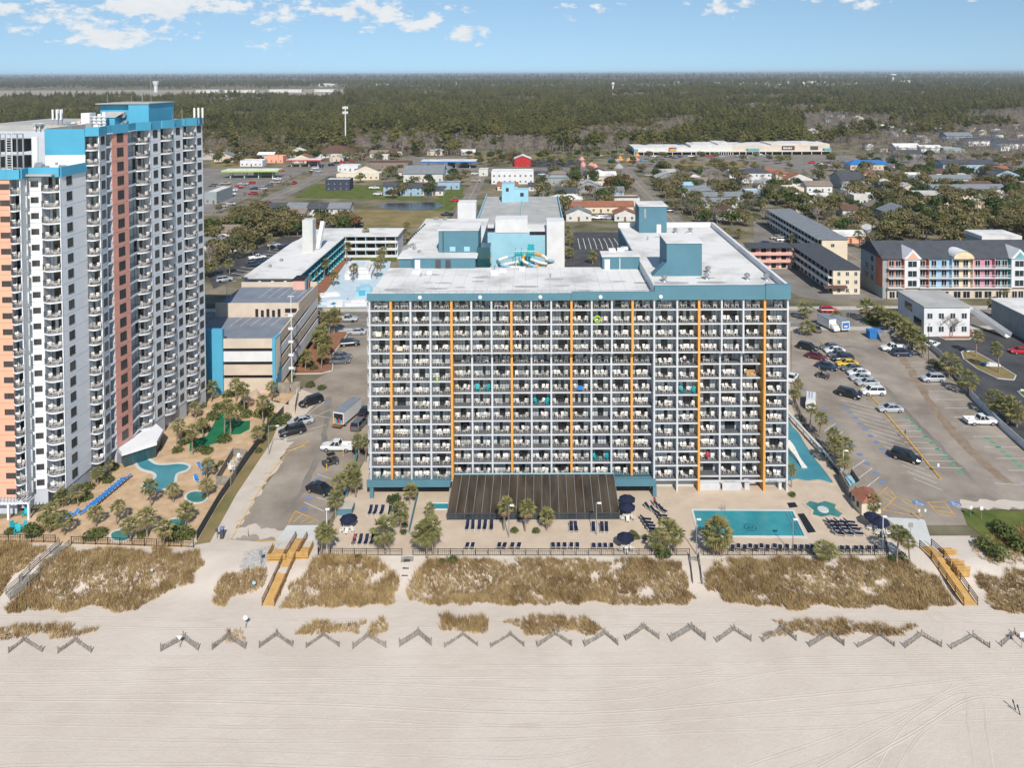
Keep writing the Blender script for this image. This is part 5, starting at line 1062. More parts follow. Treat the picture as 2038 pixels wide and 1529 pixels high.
pool('spa_pool', 'star-shaped green spa pool near the brown-roofed hut', zp([(230, 745), (260, 720), (320, 735), (370, 720), (450, 745), (440, 775), (497, 815), (470, 840), (410, 825), (345, 838), (280, 820), (290, 790)], 1540, 800, 3.64), 'pool_teal', 'deck_beige')
x, y = G(1638, 1016); MB('concrete_pale').lathe([(.9, .05), (.85, .2), (.3, .22)], x, y, 14).build('spa_island', label='round pale stone island in the star-shaped spa', cat='stone island')
pool('lazy_river', 'winding lazy river channel along the right side of hotel', spline(zp([(60, 100), (135, 185), (180, 230), (220, 300), (270, 375), (305, 425), (350, 480), (395, 540), (425, 590), (330, 568), (240, 575), (165, 560), (60, 540)], 1540, 800, 3.64), 4), 'river_water', 'deck_beige')
pool('kidney_pool', 'curved blue-green pool in the tower garden', spline(zp([(805, 1062), (850, 1040), (905, 1072), (970, 1076), (1050, 1070), (1100, 1082), (1090, 1105), (1030, 1130), (1012, 1190), (960, 1216), (895, 1228), (848, 1208), (855, 1185), (915, 1150), (900, 1120), (830, 1098)], 0, 560, 2.94), 4), 'river_water')
for (px, py, r), lb in zip(((391, 990, 20), (352, 1044, 19), (240, 1067, 19)), ('upper round spa nearest the dark fence', 'middle round spa under the palms near the sea rail', 'lowest round spa left of the pale hedge')):
    pool('round_spa', lb, [(px + r * math.cos(i * .349), py + r * .56 * math.sin(i * .349)) for i in range(18)], 'pool_teal', cw=.35)
pool('splash_pool', 'small raised pool beside the sunroom and sloping walkway', [(857, 1003), (893, 1003), (893, 1014), (855, 1014)], 'pool_water', 'white_wall', .25, z=.05)
sl = MB('white_plastic'); a, b = G(1566, 893), G(1601, 933)
for k in range(7):
    p, q = lerp(a, b, k / 7), lerp(a, b, (k + 1) / 7); w0, w1 = 1.1 - .04 * k + .25 * math.sin(k), 1.1 - .04 * (k + 1) + .25 * math.sin(k + 1)
    sl.raw([(p[0] - w0 / 2, p[1], 1.6 - .19 * k), (p[0] + w0 / 2, p[1], 1.6 - .19 * k), (q[0] + w1 / 2, q[1], 1.6 - .19 * (k + 1)), (q[0] - w1 / 2, q[1], 1.6 - .19 * (k + 1)), (p[0] - w0 / 2, p[1], .1), (p[0] + w0 / 2, p[1], .1), (q[0] + w1 / 2, q[1], .1), (q[0] - w1 / 2, q[1], .1)], [(0, 1, 2, 3), (0, 3, 7, 4), (1, 5, 6, 2), (0, 4, 5, 1), (2, 6, 7, 3)])
sl.build('water_slide', label='long white water slide lying along the lazy river', cat='slide')
for i, (pts, lb) in enumerate((([(1566, 1002), (1582, 1001), (1588, 1010), (1571, 1012)], 'small dark deck grating above the star spa'), ([(1587, 1024), (1600, 1023), (1624, 1060), (1608, 1062)], 'long dark mat beside the big pool'))): MB('black').prism(P(*pts), .05, .075).build('deck_mat', label=lb, cat='mat')
# ---------------------------------------------------------------- loungers, umbrellas, tables
def lounger_template(cloth, frame):
    f = MB(frame); f.box(-.33, -.95, .26, -.28, .6, .31); f.box(.28, -.95, .26, .33, .6, .31); f.box(-.28, -.95, .26, .28, -.9, .31)
    for s in (-1, 1):
        for yy in (-.85, .5): f.box(s * .3 - .03, yy - .03, 0, s * .3 + .03, yy + .03, .26)
    f.bar((0, .3, .3), (0, .85, .72), .64, .03)
    c = MB(cloth); c.box(-.28, -.9, .3, .28, .28, .35); c.bar((0, .26, .35), (0, .86, .8), .56, .05)
    return f.data('frame'), c.data('sling')
NAVY_L = lounger_template('navy', 'white_plastic'); BLUE_L = lounger_template('blue_cloth', 'white_plastic')
def lounger(px, py, rz, label, tm=NAVY_L, group='navy loungers on the hotel deck'):
    t = thing('sun_lounger', label, 'lounger', (*G(px, py, .05), .05), group, rz)
    part(t, 'frame', tm[0]); part(t, 'sling', tm[1]); return t
rows = [('in the upper left deck row', [(737, 1021), (747, 1021), (760, 1021), (776, 1022), (788, 1022)], 0), ('in the left rail row near the umbrella', [(705, 1080), (717, 1080), (729, 1080), (741, 1080)], 0), ('under the sunroom front, left group', [(930, 1051), (941, 1051), (954, 1051), (965, 1051), (978, 1051)], 0),
        ('under the sunroom front, right group', [(1137, 1054), (1146, 1054), (1181, 1055), (1198, 1055), (1207, 1055)], 0), ('at the front rail, left of the lamp', [(929, 1092), (940, 1092), (993, 1092), (1003, 1092), (1019, 1092), (1032, 1092)], 3.0), ('at the front rail, middle stretch', [(1101, 1092), (1112, 1092), (1124, 1092), (1137, 1092), (1149, 1092), (1182, 1093), (1194, 1093), (1205, 1093), (1217, 1093)], 3.1),
        ('along the rail below the big pool', [(1458, 1096), (1470, 1094), (1482, 1096), (1493, 1094), (1505, 1096), (1516, 1094), (1528, 1096), (1542, 1094), (1553, 1096), (1566, 1095), (1583, 1096), (1595, 1096), (1606, 1096), (1617, 1097)], 2.8), ('along the rail near the right deck corner', [(1676, 1098), (1688, 1098), (1704, 1098), (1716, 1098), (1730, 1098), (1744, 1098)], 2.8),
        ('in the slanted block left of the pool, near row', [(1285, 1037), (1289, 1044), (1293, 1050), (1297, 1057)], 1.35), ('in the slanted block left of the pool, far row', [(1317, 1030), (1321, 1036), (1325, 1043), (1329, 1050)], 1.35), ('in the right block below the star spa, left column', [(1655, 1043), (1659, 1050), (1664, 1057), (1670, 1066)], 1.4), ('in the right block below the star spa, second column', [(1671, 1043), (1676, 1050), (1680, 1057), (1687, 1066)], 1.4),
        ('in the right block below the star spa, right column', [(1690, 1043), (1695, 1050), (1700, 1057), (1706, 1066)], 1.4), ('in the loose group above the slanted block', [(1292, 1014), (1303, 1021), (1310, 1011), (1318, 1018)], .7)]
for where, pts, rz in rows:
    for i, (px, py) in enumerate(pts): lounger(px, py, rz + U(-.08, .08), f'{nth(i)} navy lounger {where}')
for i in range(12): p = lerp((184, 1010), (250, 955), i / 11); lounger(p[0], p[1], -1.15 + U(-.05, .05), f'{nth(i)} blue lounger up the slanting row beside the tower hedge', BLUE_L, 'blue loungers in the tower garden')
for i, (px, py, rz, lb) in enumerate([(167, 1021, -.5, 'right of three, near the hedge'), (147, 1028, -.4, 'middle of three below the row'), (131, 1034, -.4, 'left of three below the row'), (117, 1040, -.4, 'lowest, at the end of the line'), (391, 957, .7, 'standing alone above the round spa'), (399, 932, .9, 'in the heap by the palm, left'), (408, 936, 1.1, 'in the heap by the palm, right'), (405, 943, .3, 'in the heap by the palm, lower'), (415, 930, -.6, 'in the heap by the palm, upper')]): lounger(px, py, rz, 'blue lounger ' + lb, BLUE_L, 'blue loungers in the tower garden')
for i, (px, py, rz, lb) in enumerate([(35, 1062, .5, 'lower left'), (44, 1056, -.4, 'lower right'), (51, 1027, .2, 'upper, by the pergola'), (28, 1054, 1.2, 'upper left')]): single('garden_chair', ADIR, (*G(px, py, .05), .05), rz, f'teal slatted garden chair, {lb} of the group below the pergola', 'chair', 'teal garden chairs', 1.2)
def umbrella(px, py, label):
    x, y = G(px, py, .05); t = thing('deck_umbrella', label, 'umbrella', (x, y, .05), 'navy deck umbrellas')
    MB('metal_white').tube((x, y, .05), (x, y, 2.35), .04, n=6).lathe([(.3, .05), (.28, .12), (.06, .14)], x, y, 10).build('pole', t)
    c = MB('navy'); n = 8; rim = [(x + 1.35 * math.cos(i * .7854 + .2), y + 1.35 * math.sin(i * .7854 + .2), 1.75) for i in range(n)]; top = (x, y, 2.4)
    for i in range(n):
        a, b = rim[i], rim[(i + 1) % n]; c.face([a, b, top]); c.face([a, (a[0], a[1], 1.6), (b[0], b[1], 1.6), b])
    c.build('canopy', t)
    tb2 = thing('patio_table', label.replace('navy umbrella', 'round white table under the navy umbrella'), 'table', (x, y - .5, .05), 'patio tables'); MB('white_plastic').lathe([(.5, .72), (.55, .74), (.55, .78)], x, y - .5, 12).build('top', tb2); MB('white_plastic').tube((x, y - .5, .05), (x, y - .5, .73), .06, n=6).lathe([(.32, .05), (.3, .1)], x, y - .5, 8).build('pedestal', tb2)
    for k in range(3): a = 3.6 + k * 1.1; single('patio_chair', CHAIR, (x + 1.0 * math.cos(a), y - .4 + 1.0 * math.sin(a), .05), a - 1.57 + 3.14, f'{nth(k)} white chair round the table, {label.replace("navy umbrella ", "umbrella ")}', 'chair', 'patio chairs')
for px, py, lb in [(694, 1054, 'navy umbrella on the left deck'), (1248, 1014, 'navy umbrella by the sunroom end, upper of two'), (1248, 1030, 'navy umbrella by the sunroom end, lower of two'), (1245, 1092, 'navy umbrella alone at the front rail'), (1737, 1050, 'navy umbrella at the right deck corner, left'), (1752, 1060, 'navy umbrella at the right deck corner, right')]: umbrella(px, py, lb)
# ---------------------------------------------------------------- fences, walls, huts
def fence(name, pxs, h, label, cat, post=1.8, rails=(.12, .98), m_='black', infill=0, z=.05, solid=None):
    pts = [G(*p, z) for p in pxs]; t = thing(name, label, cat, (*pts[0], z)); rl = MB(m_); k = 0
    for i in range(len(pts) - 1):
        a, b = pts[i], pts[i + 1]; d = math.hypot(b[0] - a[0], b[1] - a[1]); n = max(1, round(d / post)); an = math.atan2(b[1] - a[1], b[0] - a[0])
        for r in rails: rl.bar((*a, z + h * r), (*b, z + h * r), .05, .06)
        for j in range(n + (i == len(pts) - 2)):
            e = lerp(a, b, j / n); MB(m_).cbox(e[0], e[1], z, .09, .09, h + .05, an).build('post', t)
            if j < n:
                if solid:
                    e2 = lerp(a, b, (j + 1) / n); c = lerp(e, e2, .5); MB(solid).cbox(c[0], c[1], z + .04, d / n - .1, .04, h - .06, an).build('panel', t)
                elif infill:
                    for u in range(1, infill): e3 = lerp(e, lerp(a, b, (j + 1) / n), u / infill); rl.box(e3[0] - .012, e3[1] - .012, z + h * .12, e3[0] + .012, e3[1] + .012, z + h * .97)
    rl.build('rails', t); return t
fence('deck_railing', [(634, 1106), (800, 1107)], 1.05, 'black railing along the dune edge of the left deck', 'railing', infill=6)
fence('deck_railing', [(822, 1107), (1372, 1107)], 1.05, 'long black railing along the dune edge, mid deck', 'railing', infill=6); fence('deck_railing', [(1400, 1107), (1765, 1107)], 1.05, 'black railing along the dune edge below the pool', 'railing', infill=6)
fence('garden_railing', [(-30, 1078), (110, 1080)], 1.1, 'black railing left of the grey beach stairs', 'railing', infill=5); fence('garden_railing', [(142, 1083), (385, 1090)], 1.1, 'black railing below the spas', 'railing', infill=5)
mat('mesh_screen', (.075, .078, .082), var=.2, scale=1.5); mat('vinyl_white', (.66, .67, .69), var=.06)
fence('screen_fence', [(392, 1076), (436, 1000), (496, 912), (540, 850), (574, 812)], 1.5, 'dark screened fence between tower garden and car park', 'fence', 2.4, m_='dark_grey', solid='mesh_screen')
fence('white_fence', [(1846, 690), (1872, 712), (1935, 795), (1990, 850), (2050, 905)], 1.6, 'white vinyl panel fence along the right car park', 'fence', 2.4, m_='vinyl_white', solid='vinyl_white', z=0)
fence('river_fence', [(1578, 800), (1600, 850), (1660, 935), (1705, 990)], 1.5, 'dark picket fence between lazy river and car park', 'fence', 2.2, infill=8)
fence('corner_railing', [(1700, 985), (1752, 1050), (1768, 1106)], 1.2, 'black railing down the right deck edge', 'railing', infill=6)
fence('corner_railing', [(633, 1106), (655, 1050)], 1.2, 'black railing down the left deck edge by the palms', 'railing', infill=6)
pi = MB('metal_white'); a, b = G(1560, 822, .05), G(1676, 950, .05); pi.tube((*a, 1.1), (*b, 1.1), .26, n=8)
for k in range(9): e = lerp(a, b, k / 8); pi.tube((*e, 0), (*e, 1.0), .09, n=5)
pi.build('water_pipe', label='fat white pipe on posts along the lazy river', cat='pipe')
hut = thing('pool_hut', 'small hut with brown hipped roof beside the star spa', 'hut', (*G(1722, 1022), 0))
hp = [G(*p) for p in ((1692, 1002), (1714, 1030), (1756, 1024), (1735, 996))]; MB('cream_wall').prism([lerp(p, [sum(q[i] for q in hp) / 4 for i in (0, 1)], .08) for p in hp], .05, 2.1).build('wall', hut)
c_ = [sum(q[i] for q in hp) / 4 for i in (0, 1)]; rh = MB('brick'); rt = [lerp(lerp(hp[0], hp[3], .5), c_, .45), lerp(lerp(hp[1], hp[2], .5), c_, .45)]
rh.raw([(*hp[0], 2.1), (*hp[1], 2.1), (*hp[2], 2.1), (*hp[3], 2.1), (*rt[0], 3.1), (*rt[1], 3.1)], [(0, 1, 5, 4), (1, 2, 5), (2, 3, 4, 5), (3, 0, 4)]); rh.build('roof', hut)
for t_ in (.3, .7): e = lerp(hp[0], hp[1], t_); MB('window_glass').cbox(e[0] + .12, e[1] + .05, .9, .1, .7, .8, .5).build('window', hut)
en = MB('grey_wood'); ep_ = [G(*p) for p in ((1671, 958), (1690, 992), (1712, 978), (1695, 953))]
for i in range(4): en.bar((*ep_[i], .9), (*ep_[(i + 1) % 4], .9), .12, 1.8)
en.build('pump_enclosure', label='grey timber pump enclosure behind the brown-roofed hut', cat='enclosure'); MB('turquoise_pale').prism([lerp(p, [sum(q[i] for q in ep_) / 4 for i in (0, 1)], .5) for p in ep_], 0, 1.3).build('pump_box', label='pale blue pump box inside the timber enclosure', cat='box')
dm = MB('grey_wood'); dp = [G(*p) for p in ((430, 967), (459, 968), (492, 914), (464, 909))]
for i in range(4): dm.bar((*dp[i], .85), (*dp[(i + 1) % 4], .85), .12, 1.6)
dm.build('storage_enclosure', label='grey plank enclosure full of stacked furniture by the dark fence', cat='enclosure')
for k in range(14):
    p = lerp(lerp(dp[0], dp[1], U(.2, .8)), lerp(dp[3], dp[2], U(.2, .8)), U(.1, .9)); single('stored_chair', CHAIR, (p[0], p[1], .05 + .5 * (k % 2)), U(0, 6), f'white chair piled in the grey plank enclosure, {nth(k)} from its sea end', 'chair', 'chairs piled in the plank enclosure')
gw = MB('beige_wall'); wp = [G(*p) for p in ((478, 806), (512, 790), (530, 812), (545, 818), (585, 826), (592, 790))]
for i in range(5): gw.bar((*wp[i], .9), (*wp[i + 1], .9), .3, 1.8)
gw.build('garden_wall', label='beige stepped garden wall in front of the garage', cat='wall'); sg = MB('grey_wood'); x, y = G(565, 783); sg.cbox(x, y, 0, 2.6, .2, 2.4); sg.cbox(x + 2.4, y + .6, 0, 2, .2, 2.3, .4); sg.build('bin_enclosure', label='grey gated bin enclosure at the garage corner', cat='enclosure')
# turquoise planters and walkway at the left foot of the hotel
pw = MB('turquoise'); q = [G(*p) for p in ((690, 990), (702, 950), (712, 905), (735, 880))]
for i in range(3): pw.bar((*q[i], .5), (*q[i + 1], .5), .35, 1.0)
pw.build('planter_wall', label='turquoise planter wall along the car park by the hotel corner', cat='wall'); x, y = G(688, 1020); kp = MB('turquoise'); kp.cbox(x, y, .05, 2.4, 2.0, 1.1); kp.m('concrete').cbox(x, y, 1.152, 2.5, 2.1, .08); kp.build('pump_house', label='small turquoise pump house on the left deck', cat='pump house')
rw = MB('turquoise'); a, b = G(832, 985, .05), G(814, 1062, .05); rw.bar((a[0], a[1], .6), (b[0], b[1], .35), .15, .8); rw.build('walkway_wall', label='sloping turquoise wall beside the walkway to the beach stairs', cat='wall')
# ---------------------------------------------------------------- boardwalks and stairs
def walkway(name, label, pts, w_, m_, railm=None, rail=1.0, plank=.28):
    "pts: (px, py, z) down the middle"
    g = [(*G(px, py, z), z) for px, py, z in pts]; t = thing(name, label, 'walkway', g[-1]); d_ = MB(m_); r_ = MB(railm or m_)
    for i in range(len(g) - 1):
        a, b = Vector(g[i]), Vector(g[i + 1]); L_ = (b - a).length; n = max(1, int(L_ / plank)); dr = Vector((b.x - a.x, b.y - a.y, 0)).normalized(); sd = Vector((-dr.y, dr.x, 0))
        for k in range(n):
            p, q = a.lerp(b, (k + .04) / n), a.lerp(b, (k + .94) / n); d_.raw([tuple(p - sd * w_ / 2), tuple(p + sd * w_ / 2), tuple(q + sd * w_ / 2), tuple(q - sd * w_ / 2)] + [tuple(v - Vector((0, 0, .07))) for v in (p - sd * w_ / 2, p + sd * w_ / 2, q + sd * w_ / 2, q - sd * w_ / 2)], [(0, 1, 2, 3), (7, 6, 5, 4), (0, 4, 5, 1), (2, 6, 7, 3), (1, 5, 6, 2), (3, 7, 4, 0)])
        if rail:
            for s in (-1, 1):
                o_ = sd * s * w_ / 2
                for zz in (.35, .68, rail): r_.bar(tuple(a + o_ + Vector((0, 0, zz))), tuple(b + o_ + Vector((0, 0, zz))), .05, .13)
                for k in range(max(1, int(L_ / 1.8)) + 1): p = a.lerp(b, k / max(1, int(L_ / 1.8))) + o_; MB(railm or m_).box(p.x - .05, p.y - .05, p.z - 1.3, p.x + .05, p.y + .05, p.z + rail + .05).build('post', t)
    d_.build('planks', t, kind='stuff'); 
    if rail: r_.build('rails', t)
    return t
rm = walkway('beach_ramp', 'new yellow timber ramp from the left car park to the beach', [(600, 1072, .1), (578, 1110, .15), (534, 1206, -1.4)], 1.7, 'tan_wood', 'brown_wood')
bn = MB('tan_wood')
for cx_, cy_ in ((556, 1106), (600, 1102)):
    x, y = G(cx_, cy_); bn.box(x - 1.3, y - 1.3, -.9, x + 1.3, y + 1.3, .12)
    for k in range(4): bn.box(x - 1.35, y - 1.4, .3 + k * .22, x + 1.35, y - 1.34, .46 + k * .22); bn.box(x - 1.35 if cx_ < 580 else x + 1.3, y - 1.3, .3 + k * .22, x - 1.3 if cx_ < 580 else x + 1.35, y + 1.3, .46 + k * .22)
bn.build('lookout_platform', rm)
walkway('beach_walk', 'long timber boardwalk at the right with dark rails', [(1842, 1088, .1), (1866, 1110, .1), (1932, 1204, -1.35)], 1.9, 'tan_wood', 'brown_wood')
lk = MB('tan_wood')
for k, (px, py) in enumerate(((1886, 1100), (1900, 1122), (1912, 1134))):
    x, y = G(px, py); lk.box(x - .9, y - .7, -.6, x + .9, y + .7, .25)
    for u in range(3): lk.box(x - .95, y - .78, .35 + u * .22, x + .95, y - .72, .5 + u * .22)
lk.build('bench_platform', label='stepped timber bench platform beside the right boardwalk', cat='platform')
walkway('grey_stairs', 'weathered grey boardwalk and steps at the far left dune', [(128, 1088, .1), (48, 1162, -.5), (16, 1190, -1.4)], 1.6, 'grey_wood', 'grey_wood'); walkway('dune_stairs', 'grey steps with dark mats through the dune, left of centre', [(811, 1108, .05), (806, 1156, -.9)], 1.8, 'grey_wood', rail=0, plank=.45)
dd_ = MB('dark_grey')
for k in range(3): x, y = G(810 - 2 * k, 1118 + 14 * k, -.2 - .25 * k); dd_.cbox(x, y, -.08 - .27 * k, .9, .5, .03)
dd_.build('step_mats', label='dark rubber mats on the grey dune steps', cat='mat'); walkway('dune_stairs', 'narrow grey steps through the dune, right of centre', [(1381, 1108, .05), (1388, 1162, -1.0)], 1.3, 'grey_wood', 'dark_grey', rail=.6, plank=.45)
# sand fences on the strand: three posts, two slatted wings each
SFX = [(50, 1283, 66), (148, 1284, 66), (357, 1280, 74), (455, 1277, 66), (549, 1273, 66), (642, 1273, 66), (735, 1275, 66), (827, 1271, 64), (918, 1272, 66), (1010, 1272, 66), (1104, 1271, 68), (1197, 1270, 66), (1279, 1258, 66), (1370, 1260, 68), (1461, 1262, 68), (1552, 1261, 66), (1646, 1271, 68), (1744, 1272, 72), (1838, 1273, 72), (1932, 1275, 76), (2020, 1270, 52)]
for i, (cx_, cy_, w_) in enumerate(SFX):
    a, m_, b = B(cx_ - w_ / 2, cy_ + 18), B(cx_ + U(-4, 8), cy_ - 6), B(cx_ + w_ / 2, cy_ + 16)
    t = thing('sand_fence', f'grey slatted chevron sand fence, {nth(i)} from left along the beach', 'fence', m_, 'chevron sand fences on the beach'); fh_, miss = U(.55, 1.0), U(.0, .22)
    for p in (a, m_, b): MB('grey_wood').cbox(p[0], p[1], p[2] - .2, .1, .1, .35 + U(.85, 1.05) * (fh_ + .05)).build('post', t)
    for p, q in ((a, m_), (m_, b)):
        g = MB('grey_wood'); n = 34
        for k in range(1, n):
            if RND.random() < miss: continue
            e = [p[u] + (q[u] - p[u]) * k / n for u in range(3)]; sag = .06 * math.sin(3.14 * k / n) + U(-.03, .03); zz = bz(e[0], e[1]); g.bar((e[0], e[1], zz - .05), (e[0] + U(-.06, .06), e[1] + .05, zz + .95 * fh_ - sag * 2 + U(-.09, .05)), .045, .02)
        for hh in (.25 * fh_, .75 * fh_): g.bar((p[0], p[1], bz(p[0], p[1]) + hh), (q[0], q[1], bz(q[0], q[1]) + hh - .05), .02, .03)
        g.build('slat_wing', t, kind='stuff')
# ---------------------------------------------------------------- lamps, posts, signs
def lamp(px, py, h, label, arm=.8, m_='metal_grey', z=.05):
    x, y = G(px, py, z); t = thing('lamp_post', label, 'lamp post', (x, y, z), 'lamp posts'); MB(m_).tube((x, y, z), (x, y, z + h), .08, .05, n=6).build('pole', t); MB(m_).box(x - .04, y - .04, z + h - .05, x + arm, y + .04, z + h + .03).build('arm', t); MB('lamp_lens').box(x + arm - .25, y - .14, z + h - .1, x + arm + .35, y + .14, z + h + .04).build('lamp_head', t)
for px, py, h, arm, m_, lb in [(535, 905, 5.4, 1.6, 'metal_grey', 'curved-arm street lamp beside the dark screened fence'), (651, 1108, 7, .1, 'metal_white', 'thin white pole at the left deck corner'), (1013, 1071, 5, .4, 'metal_grey', 'grey lamp post before the sunroom, left'), (1187, 1066, 5, .4, 'metal_grey', 'grey lamp post before the sunroom, right'), (1386, 1104, 5.2, .3, 'metal_grey', 'lamp post between bushy palm and big pool'), (1578, 1104, 5.2, .3, 'metal_grey', 'lamp post below the right end of the pool'), (1757, 1098, 5.2, .2, 'metal_white', 'lamp post at the right deck corner'), (1848, 718, 9, .6, 'dark_grey', 'dark lamp post at the upper end of the white fence'), (1920, 770, 8, .6, 'dark_grey', 'dark lamp post by the grass island'), (2026, 868, 9, .6, 'dark_grey', 'dark lamp post near the right frame edge'), (1678, 948, 4.5, .5, 'metal_white', 'white lamp post by the blue pump box'), (1690, 645, 9, .3, 'metal_grey', 'leaning grey pole behind the box trucks')]: lamp(px, py, h, lb, arm, m_)
def sign(px, py, h, w_, hh, label, m_='white_wall', onbeach=True, shape='round'):
    x, y, z = B(px, py) if onbeach else (*G(px, py), 0); t = thing('sign_post', label, 'sign', (x, y, z)); MB('metal_grey').tube((x, y, z), (x, y, z + h), .05, n=5).build('post', t); s = MB(m_); n = {'round': 14, 'tri': 3, 'rect': 4}[shape]; r0 = {'round': 0, 'tri': -1.571, 'rect': .785}[shape]; vs = [(x + w_ * math.cos(r0 + i * 6.2832 / n), z + h + hh * math.sin(r0 + i * 6.2832 / n)) for i in range(n)]
    s.raw([(a, y - .09, b) for a, b in vs] + [(a, y - .06, b) for a, b in vs], [tuple(range(n)), tuple(range(2 * n - 1, n - 1, -1))] + [(i, n + i, n + (i + 1) % n, (i + 1) % n) for i in range(n)]); s.build('sign_plate', t)
sign(489, 1252, 1.5, .33, .33, 'round white sign on a thin post on the beach'); sign(358, 1290, 1.4, .45, .38, 'white triangular sign above a sand fence', shape='tri'); sign(506, 1174, 1.0, .26, .26, 'small round pale blue sign in the dark grass', 'turquoise_pale'); sign(303, 1145, .8, .2, .2, 'tiny white tag sign in the dune grass', shape='rect'); sign(2033, 1290, 1.7, .35, .5, 'white notice at the right edge of the beach', shape='rect')
sign(432, 1072, 1.3, .3, .4, 'grey notice board on the sandy verge', 'dark_grey', False, 'rect'); sign(520, 1126, 1.9, .4, .5, 'grey notice board beside the timber ramp', 'metal_grey', False, 'rect'); sign(1812, 1066, 1.6, .5, .5, 'grey information board on the concrete path', 'metal_grey', False, 'rect'); sign(1932, 1030, 1.6, .3, .35, 'small parking sign on the lawn edge, left', 'metal_white', False, 'rect'); sign(1953, 1034, 1.8, .35, .4, 'small parking sign on the lawn edge, right', 'metal_white', False, 'rect'); sign(1829, 1036, 1.6, .2, .3, 'blue and white accessible bay sign, left', 'metal_white', False, 'rect'); sign(1841, 1036, 1.6, .2, .3, 'blue and white accessible bay sign, right', 'metal_white', False, 'rect'); sign(1801, 875, 1.5, .2, .5, 'dark pay sign on the kerb, upper', 'dark_grey', False, 'rect'); sign(1867, 944, 1.6, .25, .4, 'white pay sign at the end of the yellow kerb', 'white_wall', False, 'rect'); sign(1735, 800, 1.3, .15, .4, 'dark pay sign on the kerb beside the white car', 'dark_grey', False, 'rect')
kt = MB(['dark_grey', 'paint_blue']); x, y = G(442, 1072); kt.k = 0; kt.box(x - .25, y - .2, 0, x + .25, y + .2, 1.5); kt.k = 1; kt.box(x - .3, y - .25, 1.502, x + .3, y + .25, 1.75); kt.build('pay_machine', label='dark pay machine with blue cap on the sandy verge', cat='machine')
for i, (px, py) in enumerate(((2022, 1414), (2031, 1424))):
    x, y, z = B(px, py); p_ = MB('navy'); p_.tube((x, y, z - .1), (x - .3, y, z + .9), .05, n=6); p_.tube((x - .3, y, z + .9), (x - .38, y, z + 1.15), .09, .07, n=8); p_.build('beach_pole', label=f'{nth(i)} dark blue pole at the lower right beach edge', cat='pole')
for i, (px, py) in enumerate(((653, 927), (650, 935), (683, 908))): x, y = G(px, py); MB('paint_yellow').tube((x, y, 0), (x, y, 1.0), .11, n=8).build('bollard', label=['yellow bollard by the utility cart, upper', 'yellow bollard by the utility cart, lower', 'yellow bollard behind the white pickup'][i], cat='bollard')
rb = random.Random(5)
rock_m = MB('rock'); rock_m.raw([(.5, 0, .1), (.2, .45, .05), (-.35, .3, .1), (-.5, -.1, .05), (-.1, -.5, .1), (.35, -.35, .05), (.1, .05, .42)], [(0, 1, 6), (1, 2, 6), (2, 3, 6), (3, 4, 6), (4, 5, 6), (5, 0, 6)]); rip = MB('rock')
for k in range(420):
    p = lerp(lerp(G(485, 1100), G(560, 1082), rb.random()), lerp(G(475, 1132), G(530, 1130), rb.random()), rb.random()); z = bz(*p) if p[1] < 108.2 else -.05; s = rb.uniform(.25, .6); a = rb.uniform(0, 6.28)
    rip.raw([(p[0] + s * (v[0] * math.cos(a) - v[1] * math.sin(a)), p[1] + s * (v[0] * math.sin(a) + v[1] * math.cos(a)), z + s * v[2]) for v in rock_m.v], rock_m.f)
rip.build('rock_rubble', kind='stuff', label='grey broken rubble beside the timber ramp')
FARCH.build('balcony_furniture', kind='stuff', label='white chairs and tables on the remaining balconies of both buildings')
# ---------------------------------------------------------------- vehicles
CARCOL = {'white': (.74, .74, .73), 'silver': (.42, .44, .46), 'grey': (.12, .125, .13), 'black': (.012, .013, .016), 'navy': (.02, .04, .08), 'maroon': (.13, .015, .02), 'red': (.5, .015, .02), 'yellow': (.75, .48, .01), 'blue': (.03, .12, .35), 'green': (.05, .1, .06), 'tan': (.4, .34, .26)}
for k, v in CARCOL.items(): mat('car_' + k, v, rough=.28, var=.03, spec=.5, coat=.6)
glass('car_glass', (.015, .018, .02), rough=.05); mat('tail_red', (.35, .01, .01), var=.1, rough=.3)
def loft(mb, secs):
    "secs: (x, half width, z bottom, z shoulder, z top, half width on top)"
    n = 8; vs = []
    for x, w_, zb, zs, zt, wt in secs: vs += [(x, -w_ * .93, zb), (x, -w_, (zb + zs) / 2), (x, -w_, zs), (x, -wt, zt), (x, wt, zt), (x, w_, zs), (x, w_, (zb + zs) / 2), (x, w_ * .93, zb)]
    fs = [(k * n + i, k * n + (i + 1) % n, (k + 1) * n + (i + 1) % n, (k + 1) * n + i) for k in range(len(secs) - 1) for i in range(n)]
    fs += [tuple(range(n - 1, -1, -1)), tuple((len(secs) - 1) * n + i for i in range(n))]; mb.raw(vs, fs)
